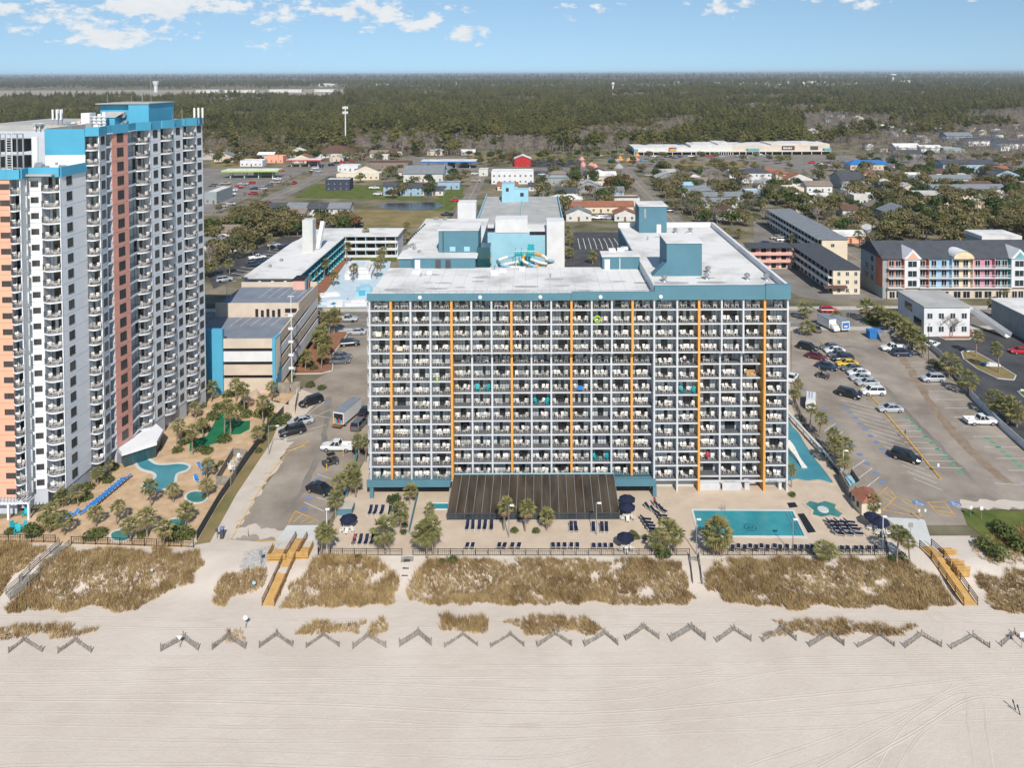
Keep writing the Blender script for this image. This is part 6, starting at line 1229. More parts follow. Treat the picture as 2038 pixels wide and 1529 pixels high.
def cabin(gm, rm_, x0, x1, x2, x3, w0, w1, z0, z1):
    "x0..x3 base front, roof front, roof back, base back (front is +x): glass all round, painted roof and pillars"
    b = [(x0, w0), (x3, w0)]; v = [(x0, -w0, z0), (x0, w0, z0), (x3, w0, z0), (x3, -w0, z0), (x1, -w1, z1), (x1, w1, z1), (x2, w1, z1), (x2, -w1, z1)]
    gm.raw(v, [(0, 1, 5, 4), (1, 2, 6, 5), (2, 3, 7, 6), (3, 0, 4, 7)])
    rm_.raw([(x1, -w1, z1), (x1, w1, z1), (x2, w1, z1), (x2, -w1, z1), (x1 - .1, -w1 + .08, z1 + .05), (x1 - .1, w1 - .08, z1 + .05), (x2 + .1, w1 - .08, z1 + .05), (x2 + .1, -w1 + .08, z1 + .05)], [(4, 5, 6, 7), (0, 1, 5, 4), (1, 2, 6, 5), (2, 3, 7, 6), (3, 0, 4, 7)])
    for s in (-1, 1):
        for xa, xb in ((x0, x1), (x3, x2), ((x0 + x3) / 2, (x1 + x2) / 2)): rm_.bar((xa, s * (w0 + .005), z0), (xb, s * (w1 + .005), z1), .05, .09)
def car_parts(kind):
    b = MB('car_white'); g = MB('car_glass'); 
    if kind == 'sedan':
        L_, wb = 4.8, 1.42; loft(b, [(-2.4, .72, .35, .62, .8, .6), (-2.2, .88, .25, .75, .95, .7), (-1.2, .92, .22, .8, .98, .78), (.9, .92, .22, .8, .95, .78), (1.9, .88, .25, .7, .84, .7), (2.35, .76, .32, .58, .68, .6)]); cabin(g, b, 1.15, .35, -.95, -1.85, .78, .6, .93, 1.42)
    elif kind == 'suv':
        L_, wb = 4.8, 1.42; loft(b, [(-2.4, .8, .4, .8, 1.02, .7), (-2.25, .92, .28, .85, 1.08, .8), (.9, .95, .26, .88, 1.08, .82), (1.9, .92, .28, .8, 1.0, .76), (2.35, .82, .36, .68, .82, .66)]); cabin(g, b, 1.2, .55, -2.0, -2.3, .82, .68, 1.06, 1.66)
    elif kind == 'pickup':
        L_, wb = 5.8, 1.75; loft(b, [(-.55, .96, .4, .9, 1.08, .86), (1.3, .96, .4, .9, 1.1, .86), (2.4, .94, .42, .85, 1.05, .8), (2.85, .84, .5, .75, .92, .7)]); cabin(g, b, 1.35, .7, -.35, -.6, .85, .7, 1.08, 1.75)
        b.box(-2.9, -.95, .5, -.56, .95, .72)
        for s in (-1, 1): b.box(-2.9, s * .95 - .06, .72, -.56, s * .95 + .02 if s < 0 else s * .95 + .04, 1.12)
        b.box(-2.92, -.92, .72, -2.84, .92, 1.12)
    else:
        L_, wb = 5.6, 1.7; loft(b, [(-2.8, .95, .35, 1.5, 2.1, .8), (1.3, .98, .32, 1.5, 2.15, .84), (1.9, .96, .34, 1.1, 1.5, .8), (2.7, .88, .42, .8, .98, .72)]); cabin(g, b, 2.0, 1.35, 1.1, .7, .9, .78, 1.3, 1.95)
    r = .34 if kind in ('sedan',) else .38
    wheels = [(s * wb, t * .84) for s in (-1, 1) for t in (-1, 1)]
    hl = [(L_ / 2 - .14, t * .6) for t in (-1, 1)]; tl = [(-L_ / 2 + .02, t * .66) for t in (-1, 1)]
    zl = {'sedan': .62, 'suv': .75, 'pickup': .85, 'van': .85}[kind]
    return b, g, wheels, r, hl, tl, zl
def wheel_mesh(r):
    w_ = MB('rubber'); w_.tube((0, -.12, 0), (0, .12, 0), r, n=14); q_ = MB('metal_grey')
    for s in (-1, 1): q_.tube((0, s * .121, 0), (0, s * .135, 0), r * .6, n=10)
    return w_.data('wheel'), q_.data('rim')
def wheel(t, pair, loc): part(part(t, 'wheel', pair[0], loc=loc), 'rim', pair[1])
CARS = {}; FARC = {}
for kd in ('sedan', 'suv', 'pickup', 'van'):
    b, g, wh, r, hl, tl, zl = car_parts(kd)
    CARS[kd] = (b.data('body'), g.data('windows'), wh, r, wheel_mesh(r), hl, tl, zl)
    f = MB(['car_white', 'car_glass', 'rubber', 'tail_red']); f.k = 0; f.raw(b.v, b.f); f.k = 1; f.raw(g.v, g.f); f.k = 2
    for x, y in wh: f.tube((x, y - .12, r), (x, y + .12, r), r, n=8)
    f.k = 3
    for x, y in tl: f.box(x - .03, y - .15, zl, x + .03, y + .15, zl + .14)
    FARC[kd] = f.data('car')
HLM = MB('lamp_lens').box(-.06, -.18, -.07, .1, .18, .07).data('headlight'); TLM = MB('tail_red').box(-.06, -.16, -.09, .04, .16, .09).data('taillight')
def car(kind, col, px, py, rz, label, sc=1.06, z=0.0):
    me = CARS[kind]; t = thing('parked_car' if kind != 'pickup' else 'pickup_truck', label, {'pickup': 'pickup', 'van': 'van'}.get(kind, 'car'), (*G(px, py, z), z), 'vehicles parked by the hotels', rz); t.scale = (sc,) * 3
    part(t, 'body', me[0], ['car_' + col]); part(t, 'windows', me[1])
    for x, y in me[2]: wheel(t, me[4], (x, y, me[3]))
    for x, y in me[5]: part(t, 'headlight', HLM, loc=(x, y, me[7]))
    for x, y in me[6]: part(t, 'taillight', TLM, loc=(x, y, me[7] + .08))
    return t
PI = math.pi
def hd(a, b): p, q = G(*a), G(*b); return math.atan2(q[1] - p[1], q[0] - p[0])
SL = hd((1683, 805), (1748, 822))
for kd, col, px, py, rz, lb in [
 ('sedan', 'silver', 710, 665, PI, 'silver sedan nearest the boulevard in the left car park'), ('suv', 'black', 697, 688, .2, 'black SUV beside the mulch bed'), ('sedan', 'grey', 680, 714, .1, 'dark sedan beside the mulch bed, upper of two'), ('sedan', 'grey', 676, 723, .1, 'dark sedan beside the mulch bed, lower of two'), ('suv', 'black', 619, 805, .75 + PI, 'black SUV by the beige garden wall'), ('sedan', 'silver', 598, 845, .5 + PI, 'silver sedan in the slanted left bays'), ('suv', 'black', 581, 864, .5 + PI, 'black SUV parked below the silver sedan'),
 ('sedan', 'black', 727, 824, 1.45, 'black car against the hotel wall'), ('suv', 'grey', 716, 850, 1.35, 'grey SUV behind the black car at the hotel wall'), ('pickup', 'white', 672, 896, PI - .05, 'white pickup across the left car park'), ('sedan', 'black', 638, 980, -.42, 'black hatchback near the deck palms'),
 ('suv', 'black', 1608, 696, SL, 'black SUV nearest the hotel corner, right car park'), ('sedan', 'maroon', 1625, 714, SL, 'dark red sedan in the slanted bays'), ('sedan', 'navy', 1646, 734, SL, 'dark blue sedan in the slanted bays'), ('suv', 'black', 1690, 790, SL, 'black SUV alone left of the kerb, upper'), ('suv', 'black', 1803, 916, SL, 'black SUV alone near the end of the kerb'), ('sedan', 'white', 1577, 756, 1.0, 'white car half hidden by the hotel edge'), ('van', 'white', 1614, 806, 1.2, 'white work van with roof ladders'),
 ('sedan', 'grey', 1652, 695, PI, 'dark grey car at the top of the kerb row'), ('sedan', 'white', 1661, 702, PI, 'white car second in the kerb row'), ('sedan', 'grey', 1668, 710, PI, 'grey car third in the kerb row'), ('suv', 'black', 1677, 719, PI, 'black car above the yellow one'), ('sedan', 'yellow', 1686, 728, PI, 'bright yellow sports car in the kerb row'), ('sedan', 'grey', 1696, 738, PI, 'grey car just below the yellow one'), ('sedan', 'white', 1709, 747, PI, 'white car two below the yellow one'), ('sedan', 'silver', 1714, 757, PI, 'silver car fourth from the lower end of the row'), ('sedan', 'silver', 1727, 767, PI, 'silver car third from the lower end of the row'), ('suv', 'white', 1737, 785, PI, 'white SUV with black roof second from the lower end'), ('sedan', 'silver', 1772, 819, PI, 'silver coupe at the lower end of the kerb row'),
 ('pickup', 'white', 1778, 698, PI, 'white pickup by the dumpster shed'), ('suv', 'navy', 1796, 708, 0, 'dark SUV beside the white pickup'), ('suv', 'silver', 1856, 759, PI, 'silver SUV alone by the white fence'), ('pickup', 'white', 1952, 844, 0, 'white pickup by the white fence'), ('sedan', 'white', 1855, 690, .6, 'white car behind the lamp post'), ('sedan', 'red', 2030, 703, PI, 'red car at the right frame edge'), ('sedan', 'grey', 1624, 658, 1.5, 'dark car left of the box trucks')]: car(kd, col, px, py, rz, lb, z=.1 if 'island' in lb else 0)
ladr = MB('metal_grey'); x, y = G(1614, 806)
for s in (-.3, .3): ladr.bar((x - .8 + s, y - 2.0, 2.42), (x + .7 + s, y + 1.8, 2.42), .06, .08)
ladr.build('roof_ladder', label='metal ladder strapped on the white work van', cat='ladder')
def boxtruck(px, py, rz, label, boxm='white_wall', cab=True, L_=5.2, art=None, openr=False):
    x, y = G(px, py); t = thing('box_truck', label, 'truck', (x, y, 0), 'box trucks', rz); o0 = ORG[t.name]; ORG[t.name] = (0, 0, 0)
    b = MB([boxm, 'metal_grey', 'dark_void']); b.k = 0; b.box(-L_ / 2, -1.15, .75, L_ / 2, 1.15, 3.1); b.k = 1; b.box(-L_ / 2 - .02, -1.17, 3.1, L_ / 2 + .02, 1.17, 3.16)
    if openr: b.k = 2; b.box(-L_ / 2 - .03, -1.0, .95, -L_ / 2 - .002, 1.0, 2.8)
    b.build('cargo_box', t)
    if openr:
        for k in range(6): MB(['tan_wood', 'blue_cloth', 'red_paint', 'brown_wood', 'teal_plastic', 'paint_yellow'][k]).box(-L_ / 2 - .12, -.9 + .3 * k, .96, -L_ / 2 - .04, -.62 + .3 * k, 1.5 + .2 * (k % 3)).build('cargo', t)
        MB('brown_wood').box(-L_ / 2 - 1.0, -1.0, .6, -L_ / 2 - .04, 1.0, .72).build('tail_ramp', t)
    if art: MB(art).box(-L_ / 2 - .04, -.95, 1.1, -L_ / 2 - .005, .95, 2.7).build('rear_panel', t); MB('white_wall').box(-L_ / 2 - .06, -.5, 1.5, -L_ / 2 - .042, .5, 1.9).build('panel_lettering', t)
    if cab:
        c = MB('car_white'); loft(c, [(L_ / 2 + .1, 1.0, .5, 1.5, 2.1, .9), (L_ / 2 + .9, 1.0, .5, 1.3, 1.9, .85), (L_ / 2 + 1.9, .95, .5, .9, 1.15, .8)]); c.build('cab', t); MB('car_glass').raw if 0 else None
        w_ = MB('car_glass'); w_.raw([(L_ / 2 + .98, -.8, 1.85), (L_ / 2 + .98, .8, 1.85), (L_ / 2 + 1.6, .78, 1.32), (L_ / 2 + 1.6, -.78, 1.32)], [(0, 1, 2, 3)]); w_.build('windscreen', t)
        for s in (-1, 1): part(t, 'headlight', HLM, loc=(L_ / 2 + 1.85, s * .7, .85))
    for xx in (-L_ / 2 + .9, L_ / 2 + (1.1 if cab else -.9)):
        for s in (-1, 1): wheel(t, CARS['suv'][4], (xx, s * 1.0, .38))
    ORG[t.name] = o0
boxtruck(692, 836, 1.28, 'white open-backed moving trailer in the left car park', cab=False, L_=7.0, openr=True); boxtruck(1645, 652, -1.3, 'white box truck near the boulevard', 'white_wall'); boxtruck(1672, 656, 1.75, 'white truck with blue printed rear panel', 'white_wall', art='blue_cloth')
def cart(px, py, rz, label):
    x, y = G(px, py); t = thing('utility_cart', label, 'cart', (x, y, 0), 'utility carts', rz); o0 = ORG[t.name]; ORG[t.name] = (0, 0, 0)
    b = MB('dark_grey'); b.box(-1.4, -.65, .35, 1.3, .65, .6); b.box(.7, -.62, .6, 1.35, .62, .95); b.box(-1.4, -.65, .6, -.5, .65, .85); b.build('body', t); s = MB('black'); s.box(-.45, -.55, .6, .2, .55, .8); s.box(-.45, -.55, .8, -.3, .55, 1.25); s.build('seat', t); r = MB('black'); r.box(-.6, -.62, 1.85, .75, .62, 1.92)
    for xx in (-.5, .65):
        for yy in (-.55, .55): r.tube((xx, yy, .6), (xx, yy, 1.86), .03, n=4)
    r.build('canopy', t)
    for xx in (-.95, .95):
        for s in (-1, 1): wheel(t, CARS['sedan'][4], (xx, s * .62, .3))
    ORG[t.name] = o0
cart(658, 925, .6, 'dark utility cart below the white pickup'); cart(1638, 752, SL, 'dark utility cart in the slanted bays')
for (nm, px, py, w_, d_, h, m_, lb) in (('waste_container', 1740, 672, 3.4, 2.2, 2.0, 'blue_cloth', 'dark blue waste container by the palm row'), ('bin_shed', 1768, 678, 4.6, 3.0, 1.7, 'grey_wood', 'weathered slatted bin shed beside the waste container')):
    x, y = G(px, py); b = MB(m_)
    if m_ == 'grey_wood':
        for k in range(16): b.raw([(x - w_ / 2 + k * .29, y - d_ / 2, .1), (x - w_ / 2 + k * .29 + .22, y - d_ / 2, .1), (x - w_ / 2 + k * .29 + .22, y + d_ / 2, h + .5), (x - w_ / 2 + k * .29, y + d_ / 2, h + .5)], [(0, 1, 2, 3)])
        b.box(x - w_ / 2, y + d_ / 2, 0, x + w_ / 2, y + d_ / 2 + .1, h + .5)
    else:
        for k in range(6): b.box(x - w_ / 2 + k * .58, y - d_ / 2 - .06, .2, x - w_ / 2 + k * .58 + .1, y - d_ / 2, h)
        b.box(x - w_ / 2, y - d_ / 2, .15, x + w_ / 2, y + d_ / 2, h); b.box(x - w_ / 2 - .06, y - d_ / 2 - .06, h, x + w_ / 2 + .06, y + d_ / 2 + .06, h + .12)
    b.build(nm, label=lb, cat='container' if m_ != 'grey_wood' else 'shed')
# ---------------------------------------------------------------- buildings on the right
def facade_windows(t, x0, x1, y, zs, n, w_, h, m_='window_glass', fm='white_wall'):
    me = MB([m_, fm]); me.k = 0; me.box(-w_ / 2, -.03, 0, w_ / 2, 0, h); me.k = 1
    for a in (-w_ / 2 - .08, -.04, w_ / 2): me.box(a, -.07, -.08, a + .08, -.031, h + .08)
    me.box(-w_ / 2, -.07, -.08, w_ / 2, -.031, 0); me.box(-w_ / 2, -.07, h, w_ / 2, -.031, h + .08); d = me.data('window'); o = ORG[t.name]
    for z in zs:
        for k in range(n): part(t, 'window', d, loc=(x0 + (x1 - x0) * (k + .5) / n - o[0], y - .005 - o[1], z - o[2]))
wb_ = thing('stair_building', 'white two-storey building with a long outside staircase', 'building', (*G(1885, 675), 0))
xa, xb = W(1839, 650, 197.7)[0], W(1930, 650, 197.7)[0]; MB('white_wall').box(xa, 197.7, 0, xb, 212, 7.9).build('wall', wb_); MB('grey_roof').box(xa - .3, 197.3, 7.9, xb + .3, 212.4, 8.15).build('roof', wb_); facade_windows(wb_, xa, xb, 197.7, (1.3, 4.8), 4, 1.3, 1.4)
for k in range(2): MB('window_glass').box(xa - .06, 199 + 5 * k, 2 + 2.6 * k, xa - .004, 203 + 5 * k, 4 + 2.6 * k).build('window', wb_)
sb = MB('white_wall'); sb.bar((xb, 206, 4.2), (xb + 5, 206, 4.2), 1.6, .25); sb.bar((xb + 5, 206, 4.2), (xb + 9.2, 196, .3), 1.6, .25)
for s in (-.8, .8): sb.bar((xb, 206 + s, 5.0), (xb + 5, 206 + s, 5.0), .1, .9); sb.bar((xb + 5 + s, 206, 5.0), (xb + 9.2 + s, 196, 1.1), .1, .9)
for q in ((xb + 2, 206), (xb + 5, 206)): sb.box(q[0] - .15, q[1] - .15, 0, q[0] + .15, q[1] + .15, 4.1)
sb.build('staircase', wb_); plant('bare_tree', BARES[0], *G(1868, 668), 0, .95, 'bare spreading tree before the white stair building, left', 'tree', 'bare trees by the stair building'); plant('bare_tree', BARES[2], *G(1895, 672), 0, 1.0, 'bare spreading tree before the white stair building, right', 'tree', 'bare trees by the stair building')
mat('shed_grey', (.30, .33, .33), var=.08); sh = thing('grey_store', 'grey-walled store with white roof at the right edge', 'building', (139, 195, 0)); MB('shed_grey').box(128, 180, 0, 160, 209, 6.5).build('wall', sh); MB('white_roof').box(127.7, 179.7, 6.5, 160.3, 209.3, 6.7).build('roof', sh)
for k in range(9):
    MB('concrete').box(127.9, 180.5 + 3.4 * k, 0, 127.994, 180.62 + 3.4 * k, 6.4).build('wall_joint', sh)
for n_, c in (('hot_orange', (.48, .16, .09)), ('bay_blue', (.28, .48, .64)), ('bay_pink', (.58, .22, .29)), ('bay_teal', (.14, .36, .37)), ('bay_cream', (.74, .58, .36)), ('slate', (.07, .075, .085)), ('slate_pale', (.2, .215, .23)), ('roof_brown', (.13, .07, .05)), ('roof_red', (.30, .12, .07)), ('roof_blue', (.03, .16, .42)), ('lime', (.38, .62, .03))): mat(n_, c, var=.12, scale=.5)
CH = thing('colourful_hotel', 'four-storey hotel with dark roof and multicoloured balcony bays', 'hotel', (150, 238, 0))
cx = lambda p: W(p, 560, 231)[0]
MB('shed_grey').box(108, 231.4, 0, 200, 247, 12.6).build('wall', CH); MB('hot_orange').box(107.9, 231.5, 3.4, 108.0 - .004, 236, 13.5).build('end_panel', CH)
r_ = MB('slate'); r_.raw([(107.4, 230.6, 12.5), (201, 230.6, 12.5), (201, 239, 16.4), (107.4, 239, 16.4), (201, 247.6, 12.5), (107.4, 247.6, 12.5)], [(0, 1, 2, 3), (3, 2, 4, 5), (0, 3, 5), (1, 4, 2)]); r_.build('roof', CH)
BAYS = [(1766, 1798, 'hot_orange', 'b'), (1798, 1828, 'peach', 'g'), (1828, 1847, 'hot_orange', 'b'), (1847, 1893, 'bay_blue', 'b'), (1893, 1935, 'bay_cream', 'a'), (1935, 1978, 'bay_pink', 'b'), (1978, 2010, 'bay_teal', 'b'), (2010, 2040, 'bay_teal', 'g'), (2040, 2080, 'hot_orange', 'b')]
for a, b, m_, ty in BAYS:
    x0_, x1_ = cx(a), cx(b)
    for f in range(3):
        z = 3.6 + 3.0 * f
        if ty == 'g':
            p = MB('white_wall'); p.box(x0_, 230.2, z, x1_, 231.39, z + 2.95); p.build('bay_front', CH); facade_windows(CH, x0_ + .6, x1_ - .6, 230.2, (z + .5,), 1, x1_ - x0_ - 2, 1.8)
        else:
            p = MB(m_); p.box(x0_ + .05, 231.3, z, x1_ - .05, 231.39, z + 2.9); p.box(x1_ - .25, 230.2, z, x1_ - .05, 231.3, z + 2.9); p.build('bay_wall', CH); MB('white_wall').box(x0_, 229.9, z - .15, x1_, 231.3, z).build('balcony_slab', CH)
            facade_windows(CH, x0_ + .3, x1_ - .5, 231.3, (z + .1,), max(1, round((x1_ - x0_) / 3)), 1.5, 2.1, 'door_glass'); rl = MB('white_wall'); rl.box(x0_, 229.9, z + .9, x1_, 229.95, z + .98)
            for k in range(int((x1_ - x0_) / .35)): rl.box(x0_ + k * .35, 229.9, z, x0_ + k * .35 + .05, 229.94, z + .9)
            rl.build('railing', CH)
    if ty == 'g':
        g = MB(['white_wall', m_]); g.k = 0; xm = (x0_ + x1_) / 2; g.raw([(x0_ - .5, 229.8, 12.6), (x1_ + .5, 229.8, 12.6), (xm, 229.8, 15.6), (x0_ - .5, 236, 12.6), (x1_ + .5, 236, 12.6), (xm, 238, 15.6)], [(0, 1, 2), (0, 2, 5, 3), (2, 1, 4, 5)]); g.k = 1; g.raw([(x0_ + .6, 229.77, 12.75), (x1_ - .6, 229.77, 12.75), (xm, 229.77, 14.8)], [(0, 1, 2)]); g.build('gable', CH)
    if ty == 'a':
        g = MB(['white_wall', m_]); n = 10; arc = [(x0_ + (x1_ - x0_) * (1 - math.cos(i * PI / n)) / 2, 12.6 + 2.4 * math.sin(i * PI / n)) for i in range(n + 1)]; g.k = 1; g.raw([(x, 229.8, z) for x, z in arc], [tuple(range(n + 1))]); g.k = 0
        for i in range(n): g.raw([(arc[i][0], 229.6, arc[i][1]), (arc[i + 1][0], 229.6, arc[i + 1][1]), (arc[i + 1][0], 238, arc[i + 1][1]), (arc[i][0], 238, arc[i][1])], [(0, 1, 2, 3)])
        g.build('arched_gable', CH)
    s = MB('beige_wall'); s.box(x0_, 230.9, 0, x1_, 231.39, 3.4); s.build('shop_front', CH); facade_windows(CH, x0_ + .4, x1_ - .4, 230.9, (.3,), 2, (x1_ - x0_) * .32, 2.0, 'door_glass', 'white_wall')
for k in range(5): z = 4 + 3.0 * (k % 3); MB('window_glass').box(107.84, 238 + 4 * (k // 3), z, 107.996, 239.2 + 4 * (k // 3), z + 1.5).build('window', CH)
pb2 = MB('shed_grey'); xq, yq = W(1955, 480, 255)[0], 255; pb2.box(xq, yq, 0, xq + 13, yq + 10, 13); pb2.m('white_roof').box(xq - .3, yq - .3, 13, xq + 13.3, yq + 10.3, 14.2); pb2.build('rear_block', label='grey block with white flat roof behind the colourful hotel', cat='building')
def gallery_motel(name, label, x0_, x1_, y0_, y1_, nf, face, roofm, wallm='cream_wall', railm='white_wall', fh=2.6):
    t = thing(name, label, 'motel', ((x0_ + x1_) / 2, (y0_ + y1_) / 2, 0)); H = nf * fh + .3; MB(wallm).box(x0_ + (1.5 if face == 'l' else 0), y0_ + (1.5 if face == 'f' else .02), 0, x1_, y1_, H - .25).build('wall', t); MB(roofm).box(x0_ - .5, y0_ - .4, H - .25, x1_ + .4, y1_ + .4, H).build('roof', t)
    for f in range(nf):
        z = f * fh + .1
        if face == 'l':
            if f: MB(railm).box(x0_, y0_, z - .2, x0_ + 1.49, y1_, z).build('gallery_slab', t); MB(railm).box(x0_ - .05, y0_, z + .01, x0_ + .07, y1_, z + .95).build('gallery_parapet', t)
            n = int((y1_ - y0_) / 3.6)
            for k in range(n): y = y0_ + 1 + k * 3.6; MB('door_glass').box(x0_ + 1.43, y, z + .2, x0_ + 1.496, y + 1.8, z + 2.0).build('window', t)
        else:
            if f: MB(railm).box(x0_, y0_, z - .2, x1_, y0_ + 1.49, z).build('gallery_slab', t); MB(railm).box(x0_, y0_ - .05, z + .01, x1_, y0_ + .07, z + .95).build('gallery_parapet', t)
            n = int((x1_ - x0_) / 3.6)
            for k in range(n): x = x0_ + .8 + k * 3.6; MB('door_glass').box(x, y0_ + 1.43, z + .2, x + 1.7, y0_ + 1.496, z + 2.0).build('window', t); MB('bay_pink' if railm == 'pink_wall' else 'dark_grey').box(x + 1.9, y0_ + 1.44, z, x + 2.7, y0_ + 1.495, z + 2.0).build('door', t)
    return t
m1 = gallery_motel('gallery_motel', 'long dark-roofed motel wing farther up the yard', 106, 117, 279, 341, 3, 'l', 'slate_pale'); facade_windows(m1, 107, 116, 279.02, (5,), 1, 1.2, 1.2)
m2 = gallery_motel('gallery_motel', 'nearer dark-roofed motel wing with cream end wall', 93, 103, 236, 272, 3, 'l', 'slate'); facade_windows(m2, 95, 103, 236.02, (.6, 3.3, 5.9), 3, .9, 1.2); MB('roof_brown').box(91.2, 234.5, 2.3, 98.5, 235.98, 2.9).build('entrance_awning', m2)
gallery_motel('gallery_motel', 'short pink-doored motel wing closing the yard', 77, 92.3, 266, 273, 3, 'f', 'slate', 'cream_wall', 'pink_wall')
# ---------------------------------------------------------------- slides and the garage across the boulevard
GA = thing('rear_garage', 'grey-roofed garage with a big turquoise wall behind the slides', 'garage', (-4, 270, 0))
gx = lambda p, y: W(p, 450, y)[0]
MB('white_wall').box(-18.8, 246, 0, 10, 309, 18.9).build('wall', GA); MB('grey_roof').box(-19.1, 254, 18.9, 10.3, 309.3, 19.4).build('roof', GA); MB('turquoise_pale').raw([(gx(953, 245.9), 245.9, 2), (gx(1087, 245.9), 245.9, 2), (gx(1087, 245.9), 245.9, 17.2), (gx(953, 245.9), 245.9, 19)], [(0, 1, 2, 3)]) if 0 else None
tw = MB('turquoise_pale'); tw.box(gx(953, 246), 245.6, 0, gx(1087, 246), 245.99, 18.0); tw.build('mural_wall', GA)
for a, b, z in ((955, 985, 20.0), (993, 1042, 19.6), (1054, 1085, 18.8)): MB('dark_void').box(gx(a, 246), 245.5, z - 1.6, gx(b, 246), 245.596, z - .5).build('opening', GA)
MB('white_wall').box(gx(986, 246), 245.4, 18.0, gx(1050, 246), 252, 22.4).build('upper_block', GA); MB('white_wall').box(gx(1088, 244), 243, 0, gx(1123, 244), 250, 22).build('end_tower', GA); MB('white_wall').box(gx(911, 262), 262, 0, gx(947, 262), 268, 25).build('end_tower', GA)
x, y = gx(1000, 300), 296; lt = MB('turquoise_pale'); lt.box(x, y, 19.4, x + 5, y + 6, 26.5); lt.box(x + 5.02, y + .5, 19.4, x + 10.4, y + 6, 24.2); lt.m('window_glass').box(x + 1.6, y - .05, 23.6, x + 2.7, y - .004, 25).box(x + 7.2, y + .45, 21.5, x + 8.6, y + .496, 23); lt.build('lift_house', GA); MB('turquoise_pale').box(-4.4, 256, 19.41, -4.0, 296, 20.2).build('roof_rail', GA)
for q in ((-19.0, 309), (10.1, 309)): MB('turquoise_pale').box(q[0] - .15, 254, 19.41, q[0] + .15, 309, 20.6).build('side_parapet', GA)
sl = thing('slide_tower', 'cluster of orange, yellow and blue tube slides on a teal tower', 'water slide', (gx(1040, 238), 238, 0))
tt = MB('teal_plastic'); xs = gx(1025, 238)
for k in range(4):
    for u in range(2): tt.box(xs + k * 2 - .12, 238 + 3 * u, 0, xs + k * 2 + .12, 238.24 + 3 * u, 14)
for z in (9.5, 12): tt.box(xs - .2, 238, z, xs + 6.3, 241.2, z + .2)
for k in range(12): tt.box(xs + k * .5, 237.9, 12.2, xs + k * .5 + .3, 237.98, 13.6)
tt.box(xs + 4, 238, 13.7, xs + 6, 240, 15.4); tt.build('tower_frame', sl)
def tubeslide(pts, m_, r):
    b = MB(m_); sp = [Vector(p) for p in pts]; prev = None; ms_ = [m_, 'white_plastic', 'bay_blue' if m_ != 'bay_blue' else 'turquoise']
    for k in range(len(sp) - 1):
        for u in range(6):
            p0, p1, p2, p3 = sp[max(k - 1, 0)], sp[k], sp[k + 1], sp[min(k + 2, len(sp) - 1)]; t = u / 6; q = .5 * (2 * p1 + (p2 - p0) * t + (2 * p0 - 5 * p1 + 4 * p2 - p3) * t * t + (3 * p1 - p0 - 3 * p2 + p3) * t ** 3)
            if prev: b.m(ms_[k % 3]).tube(prev, q, r, n=8)
            prev = q
    b.build('tube_slide', sl, smooth=True)
tubeslide([(xs + 6, 239, 12.6), (xs + 9, 238, 12), (xs + 10.5, 236.5, 11), (xs + 12, 238, 10.3), (xs + 9.5, 239, 9.5), (xs + 6, 236, 9), (xs + 4, 235, 8.6)], 'orange_pier', .55); tubeslide([(xs + 3, 238, 12.4), (xs + 2.5, 236, 11.2), (xs + 4.5, 235, 10.2), (xs + 7, 235, 9.3), (xs + 10, 235, 8.5)], 'paint_yellow', .5)
tubeslide([(xs, 239, 12), (xs - 3, 238, 11.6), (xs - 5.5, 236.5, 10.8), (xs - 4, 235, 10), (xs - 1, 235, 9.2), (xs + 2, 236, 8.6)], 'bay_blue', .5); tubeslide([(xs + 1, 239, 10), (xs - 3, 237.5, 9.6), (xs - 6, 236, 9), (xs - 3, 234.5, 8.4)], 'white_plastic', .5); tubeslide([(xs + 5, 238, 11), (xs + 8, 236, 10.4), (xs + 10, 237.5, 9.6), (xs + 7, 238.5, 9), (xs + 3, 236.5, 8.7), (xs - 2, 236, 8.3)], 'white_plastic', .5)

x, y = G(1972, 728); ob_ = MB('white_wall')
for k in range(6): ob_.m('blue_cloth' if k == 0 else 'white_wall').cbox(x - 1.6 + .62 * k, y - .12 * k, .1, .6, 1.0 - .1 * abs(k - 2), .75 - .08 * abs(k - 2), -.2)
ob_.build('island_sculpture', label='low white and blue object lying on the grass island', cat='sculpture')
wf = MB('white_plastic')
for k in range(5): wf.box(xs - 3 + k * 3.2, 237, 0, xs - 2.8 + k * 3.2, 237.2, 9 + k % 2)
wf.box(xs - 4, 236.6, 8.6, xs + 8, 241, 8.9); wf.box(xs - .3, 237.85, 13.6, xs + 6.4, 238.0, 13.8); wf.build('support_frame', sl)
